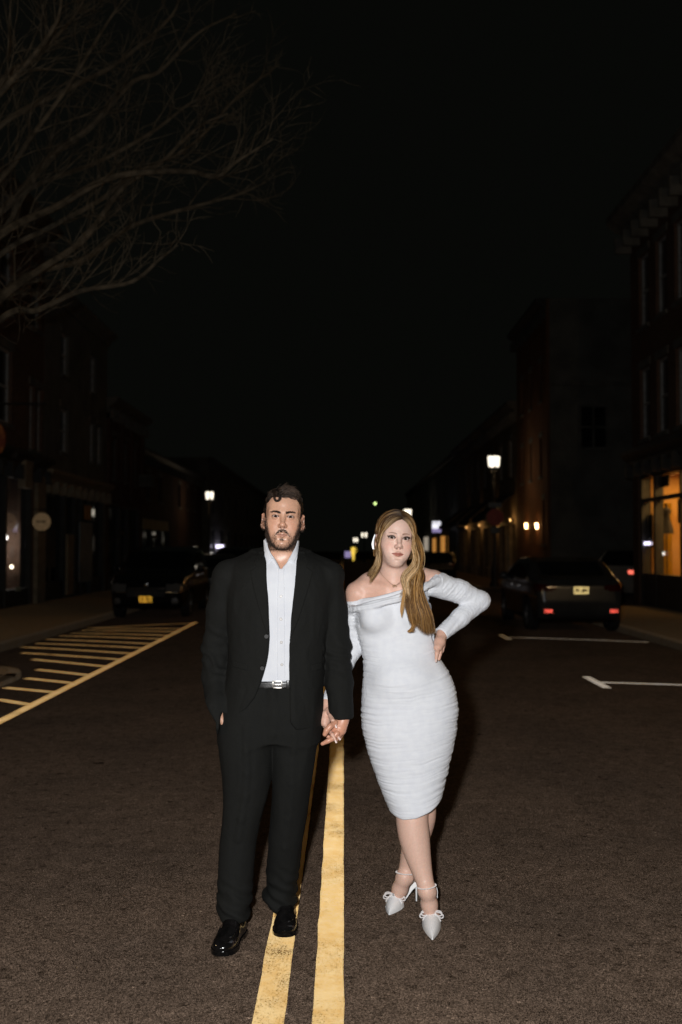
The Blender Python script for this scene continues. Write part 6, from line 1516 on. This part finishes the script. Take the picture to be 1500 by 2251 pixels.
    for p, a, b, up in (((738.5, 1596, 4.037), (735, 1590, 4.04), (739.5, 1599, 4.036), (0.1, -1, 0.2)), ((738.5, 1629, 4.026), (735, 1622, 4.03), (739.5, 1632, 4.026), (0.2, -1, 0.2)),
                        ((746, 1623, 4.046), (741, 1618, 4.05), (748, 1625, 4.046), (0.2, -1, 0.2)), ((958.8, 1451, 4.122), (960, 1444, 4.126), (958.5, 1455, 4.12), (-0.2, -1, 0.1))):
        nail(body, P(*p), P(*b) - P(*a), up, 0.0085, 0.009, None, 0.004)
    # upper lashes
    Lh = []
    for s in (-1, 1):
        for i in range(60):
            u = rng.uniform(-1, 1); ex = u * 0.0145; z0 = 0.0056 * (1 - (ex / 0.0150) ** 2) + 0.0006; yy = 0.0745 + math.sqrt(max(0.0138 ** 2 - z0 ** 2 - (ex * 0.9) ** 2, 1e-6))
            b0 = np.array((s * 0.0318 + ex, yy, z0)); out = np.array((s * (0.25 + 0.9 * max(ex * s, 0) / 0.0145) * 0.9, 0.9, 0.55)); ln = 0.0060 + 0.004 * max(ex * s, 0) / 0.0145
            out /= np.linalg.norm(out); Lh.append([fr.w(b0), fr.w(b0 + out * ln * 0.6), fr.w(b0 + out * ln + np.array((0, 0, 0.002)))])
    lash = strands('eyelashes', np.array(Lh), np.tile(np.array([0.00045, 0.0004, 0.00015]), (len(Lh), 1)), np.tile(np.array((0.008, 0.006, 0.005)), (len(Lh), 1)), M_HAIR, body)

    lash['kind'] = 'stuff'
    # ------- dress
    m_dress = mat('white_stretch_mesh', (0.76, 0.78, 0.82), 0.75, spec=0.2); noisy(m_dress, (0.74, 0.76, 0.805), (0.785, 0.805, 0.84), 40, 3, bump=0.15, bscale=220, dist=0.002)
    DR = [(1270, 805, 935, 4.265, 0.085), (1300, 790, 940, 4.26, 0.092), (1330, 781, 946, 4.255, 0.098), (1355, 779, 951, 4.25, 0.100), (1380, 783, 956, 4.25, 0.100), (1400, 789, 957, 4.25, 0.098), (1420, 794, 957, 4.245, 0.098),
          (1440, 799, 960, 4.245, 0.100), (1455, 801, 972, 4.245, 0.106), (1480, 800, 988, 4.245, 0.115), (1500, 798, 996, 4.245, 0.122), (1530, 797, 1003, 4.245, 0.128), (1560, 796, 1007, 4.245, 0.130), (1600, 798, 1004, 4.24, 0.128), (1650, 808, 994, 4.235, 0.120),
          (1700, 825, 981, 4.23, 0.110), (1750, 844, 970, 4.222, 0.106), (1780, 858, 967, 4.220, 0.106), (1802, 864, 966, 4.220, 0.106)]
    Dd = Sdf(); Dd.loft(rows_px(DR), k=0.0, n=2.15, smooth=4)
    Dd.ell(P(828, 1358, 4.180), (0.068, 0.058, 0.062), k=0.030); Dd.ell(P(908, 1350, 4.180), (0.068, 0.058, 0.062), k=0.030)
    Dd.ell(P(885, 1495, 4.17), (0.105, 0.062, 0.080), k=0.05)                    # belly
    Dd.chain([P(789, 1306, 4.262), P(781, 1365, 4.29), P(775, 1425, 4.30), P(745, 1490, 4.255), P(718, 1546, 4.163)], [0.0530, 0.0475, 0.0415, 0.0345, 0.0255], k=0.016)
    Dd.chain([P(950, 1283, 4.285), P(1010, 1300, 4.33), P(1053, 1322, 4.36), P(1012, 1358, 4.30), P(969, 1395, 4.225)], [0.0545, 0.0485, 0.0440, 0.0385, 0.0290], k=0.016)
    Dd.cap(P(1053, 1320, 4.36), P(1060, 1319, 4.365), 0.040, 0.036, k=0.012)
    # folded band round the neckline
    band = [(762, 1340, 4.25), (790, 1336, 4.165), (832, 1326, 4.125), (876, 1315, 4.125), (915, 1300, 4.150), (948, 1283, 4.205), (975, 1268, 4.28)]
    cb = crom([P(*q) for q in band], 24)
    for i in range(23): Dd.cap(cb[i], cb[i + 1] + [0, 0.006, 0], 0.005, 0.005, k=0.03)
    big = (np.array([-2, 3, 0]), np.array([2, 5, 2]))
    neck = [(730, 1328), (762, 1322), (785, 1320), (830, 1310), (880, 1297), (925, 1281), (945, 1268), (961, 1252), (970, 1246), (985, 1232), (985, 1180), (730, 1180)]
    Dd.cut(poly_fn(neck, 4.20), *big, k=0.004)
    hemp = [(840, 1772), (862, 1791), (885, 1798), (915, 1793), (945, 1780), (972, 1762), (985, 1755), (1000, 1850), (830, 1850)]
    Dd.cut(poly_fn(hemp, 4.16), *big, k=0.004)
    # the sleeve ends
    for a, b in (((718, 1546, 4.163), (745, 1490, 4.255)), ((969, 1395, 4.225), (1012, 1358, 4.30))):
        A, B = P(*a), P(*b); d = (B - A) / np.linalg.norm(B - A); A = A + d * 0.004
        def cuff(x, y, z, A=A, d=d):
            return np.maximum((x - A[0]) * d[0] + (y - A[1]) * d[1] + (z - A[2]) * d[2], np.sqrt((x - A[0]) ** 2 + (y - A[1]) ** 2 + (z - A[2]) ** 2) - 0.055)
        Dd.cut(cuff, A - 0.08, A + 0.08, 0.003)
    v, f = sdf_mesh(Dd, [((-0.11, 4.02, P(0, 1810, 4.1)[2]), (0.67, 4.44, P(0, 1240, 4.2)[2]), 0.0032)])
    rw = np.array(sorted(rows_px(DR))); cx = np.interp(v[:, 2], rw[:, 0], rw[:, 1]); rx = np.interp(v[:, 2], rw[:, 0], rw[:, 3])
    u = (v[:, 0] - cx) / rx; arm = np.abs(u) > 1.04
    nr = vnormals(v, f)
    hipz = P(0, 1560, 4.2)[2]
    # ruching: fine gathers, nearly level, lifting towards the side seams
    ze = v[:, 2] - 0.030 * np.clip(u, -1.2, 1.2) ** 2 * np.sign(hipz + 0.25 - v[:, 2]) * 0.6 - 0.018 * u + 0.026 * (vnoise(v * np.array([7, 7, 6])) - 0.5) + 0.008 * (vnoise(v * np.array([22, 22, 12])) - 0.5)
    def gather(fx, fz, seed): 
        a = vnoise(np.stack([v[:, 0] * fx, v[:, 1] * fx * 0.4, ze * fz], 1) + seed); return 1 - np.abs(2 * a - 1)
    g = 0.50 * gather(5, 80, 1.3) + 0.35 * gather(9, 140, 8.7) + 0.15 * gather(16, 210, 4.1)
    bust = np.exp(-((v[:, 2] - P(0, 1362, 4.2)[2]) / 0.055) ** 2) * (np.abs(u) < 0.9)
    amp = (0.0026 + 0.0048 * np.clip(np.abs(u), 0, 1) ** 3) * (1 - 0.85 * bust) * (0.35 + 1.3 * vnoise(v * np.array([9, 9, 13]) + 5))
    # arms gather across their own axis
    axl = (v[:, 0] * 0.75 + v[:, 2] * 0.66); ga = vnoise(np.stack([v[:, 2] * 8, v[:, 1] * 8, axl * 60], 1)); ga2 = vnoise(np.stack([v[:, 0] * 8, v[:, 1] * 8, v[:, 2] * 65], 1))
    armd = np.where(v[:, 0] > 0.42, 1 - np.abs(2 * vnoise(np.stack([v[:, 2] * 7 + v[:, 0] * 5, v[:, 1] * 8, (v[:, 0] - 0.9 * v[:, 2]) * 62], 1)) - 1), 1 - np.abs(2 * ga2 - 1))
    disp = np.where(arm, (armd - 0.5) * 0.0042, (g - 0.5) * amp * 1.5)
    nz = np.interp(v[:, 0], [p_[0] for p_ in poly_px(neck[:10], 4.18)], [p_[1] for p_ in poly_px(neck[:10], 4.18)]) - v[:, 2]
    nb_ = np.clip(1 - np.abs(nz - 0.022) / 0.03, 0, 1) * (v[:, 1] < 4.27)
    disp = disp * (1 - nb_) + nb_ * 0.0020 * np.sin(nz * 420 + 5 * vnoise(v * np.array([12, 12, 20])) )
    v = v + nr * disp[:, None]
    v = v + nr * ((vnoise(v * 230) - 0.5) * 0.0026 * np.clip((np.abs(u) - 0.86) / 0.1, 0, 1))[:, None]   # crinkled seams
    dress = link('dress', mesh_np('dress', v, f), m_dress, body)

    # ------- hair
    hc = {'root': np.array((0.040, 0.021, 0.011)), 'mid': np.array((0.19, 0.094, 0.030)), 'gold': np.array((0.47, 0.255, 0.082)), 'light': np.array((0.80, 0.56, 0.31)), 'brown': np.array((0.072, 0.033, 0.011))}
    Hs = Sdf(); Hs.ell((0, -0.018, 0.034), (0.0815, 0.103, 0.0925), 0, '+', fr)
    def hairline(x, y, z):
        lx, ly, lz = fr.loc(x, y, z)
        zl = np.interp(ly, [-0.12, -0.05, -0.02, 0.01, 0.03, 0.05, 0.075, 0.1], [-0.12, -0.10, -0.07, -0.02, 0.034, 0.056, 0.068, 0.074]) + 3.0 * lx * lx * -1 * (ly > 0.03)
        return (lz - zl) * fr.s
    Hs.cut(hairline, fr.o - 0.3, fr.o + 0.3, 0.004)
    b0 = fr.o + [-0.125, -0.14, -0.14]; D, _a = Hs.eval(b0, fr.o + [0.125, 0.15, 0.16], 0.0035); hv, hf = surface_nets(D, b0, 0.0035)
    hair = link('hair', mesh_np('hair', hv, hf, True, np.tile(hc['root'] * 0.8, (len(hv), 1))), M_HAIR, body)
    LW = lambda *q: fr.w(np.array(q) )
    def hdist(p):
        d = np.full(len(p), 0.06)
        for kind, fn, lo, hi, k in head_only:
            dd = fn(p[:, 0], p[:, 1], p[:, 2]); d = smin(d, dd, k) if kind == '+' else smax(d, -dd, k)
        return d
    def push(p, lift):
        """move points that sit too close to (or inside) the head out of it"""
        sh = p.shape; p = p.reshape(-1, 3).copy(); near = np.linalg.norm(p - fr.o, axis=1) < 0.17
        for _ in range(3):
            i = np.nonzero(near)[0]
            if len(i) == 0: break
            d = hdist(p[i]); b = d < lift; i = i[b]; d = d[b]
            if len(i) == 0: break
            g_ = np.stack([hdist(p[i] + e_) - hdist(p[i] - e_) for e_ in np.eye(3) * 0.002], 1); g_ /= np.linalg.norm(g_, axis=1, keepdims=True) + 1e-9
            p[i] += g_ * (lift - d)[:, None]
        return p.reshape(sh)
    def clump(guides, n, r0, r1, mix, M=26, wave=0.0, tipspread=1.0, rad=0.0006, rootdark=0.25, seed=0):
        """hairs between several guide curves; each guide a list of points"""
        gs = push(np.array([crom(g, M) for g in guides]), 0.0065); t = np.linspace(0, 1, M)
        a = rng.random(n) * (len(gs) - 1); i = np.minimum(a.astype(int), len(gs) - 2); w = (a - i)[:, None, None]
        if len(gs) == 1: base = np.repeat(gs, n, 0)
        else: base = gs[i] * (1 - w) + gs[i + 1] * w
        off = rng.normal(0, 1, (n, 1, 3)); rr = (r0 + (r1 - r0) * t)[None, :, None]
        # hairs travel together in small locks
        nl = max(4, n // 20); lk = rng.integers(0, nl, n); lo_ = rng.normal(0, 1, (nl, 3)); cen = np.linspace(0, len(gs) - 1, nl)
        off = 0.34 * lo_[lk][:, None, :] + 0.80 * off
        ph = rng.uniform(0, 6.28, nl)[lk][:, None]; fq = rng.uniform(0.8, 1.3, nl)[lk][:, None]
        wv = wave * np.sin(t[None, :] * 9.5 * fq + ph) * t[None, :]
        ln = base + off * rr + wv[:, :, None] * np.array([1.0, -0.35, 0.0])
        short = 1 - 0.26 * rng.random(n) ** 2.2
        tt = t[None, :] * short[:, None]; k = np.minimum((tt * (M - 1)).astype(int), M - 2); fr_ = (tt * (M - 1) - k)[:, :, None]
        ar = np.arange(n)[:, None]; ln = ln[ar, k] * (1 - fr_) + ln[ar, k + 1] * fr_
        ln = push(ln, 0.0028)
        keys = list(mix); pr = np.array([mix[q_] for q_ in keys], float); pr /= pr.sum()
        lc = rng.choice(len(keys), nl, p=pr)[lk]; ci = np.where(rng.random(n) < 0.84, lc, rng.choice(len(keys), n, p=pr))
        c = np.array([hc[q_] for q_ in keys])[ci] * rng.uniform(0.75, 1.25, (n, 1))
        dk = np.clip(t / max(rootdark, 1e-3), 0, 1)[None, :, None] if rootdark > 0 else np.ones((1, M, 1))
        cc = hc['root'] * (1 - dk) + c[:, None, :] * dk
        rd = rad * rng.uniform(0.7, 1.25, (n, 1)) * np.interp(t, [0, 0.1, 0.8, 1], [0.7, 1, 0.9, 0.25])[None, :]
        return strands('hair_lock', ln, rd, cc, M_HAIR, hair)
    ELL = [((0, -0.014, 0.030), (0.0745, 0.098, 0.086)), ((0, 0.026, 0.045), (0.0640, 0.060, 0.058)), ((0, 0.026, -0.036), (0.0650, 0.058, 0.082))]
    def FS(x, z, lift=0.006):
        """point on the front of the head at (x, z), lifted off the skin"""
        y = -9
        for c, r in ELL:
            q_ = 1 - ((x - c[0]) / r[0]) ** 2 - ((z - c[2]) / r[2]) ** 2
            if q_ > 0: y = max(y, c[1] + r[1] * math.sqrt(q_))
        if y < -5: y = 0.030
        return LW(x, y + lift, z + lift * 0.3)
    blond = {'mid': 3, 'gold': 2.6, 'light': 1.6, 'brown': 4}
    top = {'mid': 2.2, 'brown': 7, 'gold': 1.2, 'light': 1.2}
    # over the crown, both sides of the centre parting (head-local)
    for s in (-1, 1):
        for yy, n in ((0.058, 330), (0.032, 330), (0.000, 300), (-0.035, 260), (-0.07, 200)):
            def gd(dy, yy=yy, s=s):
                g_ = []
                for th in (0.0, 0.25, 0.6, 1.0, 1.4, 1.75):
                    y2 = yy + dy - 0.034 * (th / 1.4) ** 1.3 * (yy > -0.02); k_ = math.sqrt(max(0.06, 1 - ((y2 + 0.018) / 0.1075) ** 2))
                    g_.append(LW(0.006 + s * 0.0850 * k_ * math.sin(th), y2, 0.034 + 0.0960 * k_ * math.cos(th)))
                y3 = yy + dy - 0.045; k_ = math.sqrt(max(0.06, 1 - ((y3 + 0.018) / 0.1075) ** 2))
                g_.append(LW(0.003 + s * 0.0850 * min(1, k_ + 0.02), y3, -0.035)); g_.append(LW(s * 0.0820 * min(1, k_ + 0.02), y3 - 0.006, -0.080))
                return g_
            clump([gd(-0.013), gd(0), gd(0.012)], n, 0.0016, 0.0036, top, rootdark=0.5, rad=0.0007)
    # picture-left face-framing lock, falling to the shoulder
    gl4 = [FS(0.005, 0.080), FS(-0.016, 0.073), FS(-0.038, 0.054), FS(-0.0535, 0.028), FS(-0.0625, -0.012, 0.010), LW(-0.0720, 0.045, -0.052), P(838, 1226, 4.165), P(836, 1244, 4.165), P(828, 1262, 4.185), P(813, 1284, 4.20)]
    gl1 = [FS(0.004, 0.090), FS(-0.024, 0.081), FS(-0.048, 0.057), FS(-0.0610, 0.026, 0.008), LW(-0.0700, 0.042, -0.012), LW(-0.0775, 0.036, -0.052), P(834, 1224, 4.175), P(830, 1240, 4.18), P(822, 1256, 4.20), P(814, 1268, 4.215)]
    gl2 = [LW(0.003, 0.052, 0.104), LW(-0.034, 0.044, 0.094), LW(-0.064, 0.034, 0.058), LW(-0.0765, 0.026, 0.020), LW(-0.0810, 0.022, -0.016), P(832, 1206, 4.20), P(829, 1222, 4.20), P(824, 1240, 4.205), P(814, 1256, 4.22), P(806, 1265, 4.235)]
    clump([gl4, gl1, gl2], 560, 0.0014, 0.0034, blond, wave=0.0030, rootdark=0.32)
    clump([gl2, gl1], 200, 0.0014, 0.0030, {'brown': 3, 'mid': 1}, wave=0.003, rootdark=0.4)
    clump([gl4, gl1], 70, 0.0010, 0.0022, {'light': 3, 'gold': 1}, wave=0.002, rootdark=0.25, rad=0.0008)
    # picture-right: round the cheek, gathered under the chin, over the shoulder and down the front
    gr1 = [FS(0.008, 0.080), FS(0.022, 0.073), FS(0.040, 0.054), FS(0.0515, 0.028), FS(0.0570, -0.012, 0.008), P(907, 1207, 4.125), P(910, 1222, 4.115), P(908, 1236, 4.10), P(899, 1248, 4.09), P(888, 1258, 4.085), P(883, 1272, 4.085), P(889, 1290, 4.085), P(880, 1310, 4.09)]
    gr2 = [FS(0.010, 0.090), FS(0.032, 0.080), FS(0.054, 0.053, 0.008), LW(0.0690, 0.044, 0.015), P(913, 1196, 4.155), P(918, 1212, 4.14), P(921, 1230, 4.13), P(919, 1248, 4.10), P(908, 1262, 4.09), P(897, 1276, 4.085), P(897, 1296, 4.08), P(902, 1318, 4.075), P(894, 1345, 4.085)]
    clump([gr1, gr2], 380, 0.0016, 0.0048, {'light': 1.8, 'gold': 2.6, 'mid': 3, 'brown': 3}, wave=0.004, rootdark=0.26, M=34)
    clump([gr1, gr2], 80, 0.0012, 0.0040, {'light': 3}, wave=0.004, rootdark=0.22, M=34, rad=0.0008)
    dn = []
    for (x0, x1, x2, x3, ye, Y1) in ((896, 893, 899, 906, 1378, 4.09), (905, 903, 908, 912, 1372, 4.085), (912, 912, 921, 926, 1388, 4.085), (918, 921, 932, 937, 1396, 4.09), (922, 929, 941, 948, 1393, 4.10), (925, 935, 948, 955, 1394, 4.115)):
        dn.append([LW(0.060, 0.0, 0.085), LW(0.082, -0.01, 0.035), P(921, 1195, 4.20), P(926, 1222, 4.18), P(922, 1245, 4.14), P(x0 + 4, 1265, 4.105), P(x0, 1290, 4.09), P(x1, 1320, Y1 - 0.015), P(x2, 1352, Y1 - 0.022), P(x3, ye, Y1 - 0.012)])
    clump(dn, 2600, 0.0040, 0.0042, {'mid': 4, 'brown': 5, 'gold': 1.6}, wave=0.0035, rootdark=0.3, M=32, rad=0.00056)
    clump(dn[1:5], 200, 0.006, 0.005, {'gold': 3, 'light': 2}, wave=0.006, rootdark=0.4, M=32, rad=0.0008)
    # loose curls at the ends and fly-aways
    clump([[P(888, 1296, 4.08), P(884, 1318, 4.075), P(881, 1338, 4.07), P(884, 1360, 4.068)], [P(892, 1296, 4.08), P(889, 1320, 4.072), P(886, 1342, 4.068), P(883, 1352, 4.068)]], 46, 0.0012, 0.0022, {'gold': 3, 'light': 1}, rootdark=0)
    clump([dn[0][-3:] + [P(896, 1388, 4.07), P(904, 1383, 4.07)], dn[1][-3:] + [P(905, 1388, 4.07), P(913, 1384, 4.07)]], 160, 0.0025, 0.0022, {'mid': 3, 'gold': 2}, rootdark=0)
    fa = []
    for i in range(40):
        s = rng.choice((-1, 1)); th = rng.uniform(0.1, 1.2); y2 = rng.uniform(-0.05, 0.03); k_ = math.sqrt(1 - ((y2 + 0.018) / 0.1075) ** 2)
        pt_ = [LW(s * (0.086 + l_) * k_ * math.sin(t_), y2, 0.034 + (0.097 + l_) * k_ * math.cos(t_)) for t_, l_ in ((th, 0.0), (th + 0.25, 0.004), (th + 0.5, rng.uniform(0.004, 0.008)), (th + 0.8, rng.uniform(0.002, 0.009)))]
        fa.append(crom(pt_, 10))
    strands('hair_lock', np.array(fa), 0.00035, np.tile(hc['mid'], (40, 1)), M_HAIR, hair)

    # ------- bow at the back of her hair, necklace
    m_satin = mat('white_satin', (0.80, 0.82, 0.86), 0.35)
    mb = MB()
    mb.prism([tuple(P(*q, 4.24)[[0, 2]]) for q in ((824, 1174), (820, 1184), (817, 1196), (819, 1207), (826, 1208), (830, 1195), (829, 1180))], 4.234, 4.246, 'y')
    mb.prism([tuple(P(*q, 4.25)[[0, 2]]) for q in ((829, 1190), (840, 1186), (842, 1202), (830, 1200))], 4.246, 4.262, 'y')
    mb.build('hair_bow', m_satin, body, False)
    m_gold = mat('gold_chain', (0.55, 0.36, 0.16), 0.3, metal=1.0)
    nk = crom([P(834, 1254, 4.185), P(842, 1266, 4.165), P(855, 1279, 4.145), P(866, 1286, 4.128), P(876, 1283, 4.13), P(890, 1270, 4.15)], 20)
    neck_ = MB().tube(nk, 0.0007, 5).build('necklace', m_gold, body, True)
    pc = P(867, 1288, 4.126); mb = MB()
    for i, (dx, dz) in enumerate(((-0.006, 0), (0, 0.002), (0.006, 0.001))): mb.lathe([(0.002, -0.001), (0.0042, -0.001), (0.0042, 0.001), (0.002, 0.001), (0.002, -0.001)], (pc[0] + dx, pc[1], pc[2] + dz), 12, 'y')
    mb.build('pendant', mat('pendant', (0.16, 0.09, 0.05), 0.4, metal=0.6), neck_, True)

    # ------- heels
    m_shoe = mat('white_satin_shoe', (0.94, 0.95, 0.96), 0.45); m_cry = mat('crystal', (0.86, 0.83, 0.82), 0.12, spec=0.9); m_tip = mat('shoe_sole', (0.75, 0.55, 0.50), 0.4)
    m_cry2 = mat('dark_crystal', (0.34, 0.33, 0.33), 0.12, spec=0.9)
    beadmesh = {}
    def bead_row(pts, r, name, par, step):
        mb = MB(); L_ = [np.array(p) for p in pts]; acc = 0
        for i in range(len(L_) - 1):
            d = np.linalg.norm(L_[i + 1] - L_[i])
            while acc < d:
                c = L_[i] + (L_[i + 1] - L_[i]) * acc / d; v = [c + np.array(o) * r for o in ((1, 0, 0), (-1, 0, 0), (0, 1, 0), (0, -1, 0), (0, 0, 1), (0, 0, -1))]
                mb.add(v, [(0, 2, 4), (2, 1, 4), (1, 3, 4), (3, 0, 4), (2, 0, 5), (1, 2, 5), (3, 1, 5), (0, 3, 5)]); acc += step
            acc -= d
        o = mb.build(name, m_cry, par, False); o['kind'] = 'stuff'; return o
    def pump(ank, ball, toe, heel, bow):
        fw = toe - ball; fw[2] = 0; fw /= np.linalg.norm(fw); sd = np.array([fw[1], -fw[0], 0])
        throat = ball + fw * 0.036
        Ln = np.linalg.norm((toe - throat)[:2])
        R_ = []
        for t in np.linspace(0, 1, 14):
            w = 0.0370 * (1 - t ** 1.75) + 0.0025; h = 0.044 * (1 - t) ** 0.85 + 0.010; c = throat + fw * Ln * t; c = np.array([c[0], c[1], 0.003])
            ring = []
            for a in np.linspace(0, math.pi, 13): ring.append(c + sd * w * math.cos(a) + np.array([0, 0, h * math.sin(a) ** 0.85]) - fw * (0.020 * abs(math.cos(a)) ** 2) * (1 - t))
            R_.append(ring)
        shoe = MB().rings(R_).build('shoe', m_shoe, body, True)
        # shank, heel cup, stiletto
        cur = crom([np.array([*(throat + fw * 0.01)[:2], 0.004]), np.array([*(ball - fw * 0.03)[:2], 0.010]), (ball - fw * 0.03) * 0.5 + heel * 0.5 + np.array([0, 0, 0.008]), heel + np.array([0, 0, 0.0])], 12)
        R_ = []
        for i, c in enumerate(cur):
            w = np.interp(i / 11, [0, 0.35, 0.7, 1], [0.037, 0.032, 0.022, 0.026]); R_.append([c + sd * w, c + sd * w + [0, 0, 0.004], c - sd * w + [0, 0, 0.004], c - sd * w])
        MB().rings(R_).build('shank', m_shoe, shoe, False)
        R_ = []
        for a in np.linspace(-1.5, 1.5, 13):
            c = heel - fw * 0.030 * math.cos(a) + sd * 0.029 * math.sin(a) + fw * 0.012; hh = 0.050 * math.cos(a * 0.75) + 0.006
            o = (c - heel); o = o / (np.linalg.norm(o) + 1e-6) * 0.002; R_.append([c, c + [0, 0, hh], c + o + [0, 0, hh], c + o])
        MB().rings(R_).build('heel_cup', m_shoe, shoe, True)
        hb = heel - fw * 0.012
        MB().tube([hb + [0, 0, 0.004], hb * [1, 1, 0.6] - np.append(fw[:2] * 0.004, 0), np.array([hb[0], hb[1], 0.0]) - fw * 0.004], [0.014, 0.0042, 0.0032], 10).build('heel', m_shoe, shoe, True)
        bead_row(crom([heel - fw * 0.022 + sd * 0.004 + [0, 0, 0.05], heel - fw * 0.030 + [0, 0, 0.02], hb + [0, 0, -0.01]], 10), 0.0040, 'heel_crystals', shoe, 0.0050)
        # ankle strap of crystals
        st = ank + np.array([0, 0, 0.014]); ring = [st + np.array([0.0365 * math.cos(a), 0.038 * math.sin(a), 0.006 * math.cos(a + bow)]) for a in np.linspace(0, 2 * math.pi, 40)]
        bead_row(ring, 0.0040, 'ankle_strap', shoe, 0.0060)
        # bow on the toe
        bc = throat + np.array([0, 0, 0.056]) + fw * 0.002
        bead_row([bc + sd * q - np.array([0, 0, 26 * q * q]) for q in np.linspace(-0.036, 0.036, 12)], 0.0046, 'bow_band', shoe, 0.0056)
        for s in (-1, 1):
            for sz in (0.0, 1.0):
                lp = []
                for a in np.linspace(-math.pi, math.pi, 22):
                    r_ = 0.5 * (1 + math.cos(a)); ext = 0.042 + 0.006 * sz
                    p = bc + sd * s * (ext * r_) + np.array([0, 0, -0.012 * r_ * (0.6 + 0.9 * sz) + 0.0105 * math.sin(a) * (0.4 + r_)]) - fw * (0.010 * r_ - 0.004); lp.append(p)
                bead_row(lp, 0.0040, 'bow_loop', shoe, 0.0048)
        mb = MB(); mb.box(bc - 0.006, bc + 0.006, 0.002); o = mb.build('bow_knot', m_cry2, shoe, False)
    pump(bow=0.4, **f1); pump(bow=2.2, **f2)
    return body
woman = build_woman()
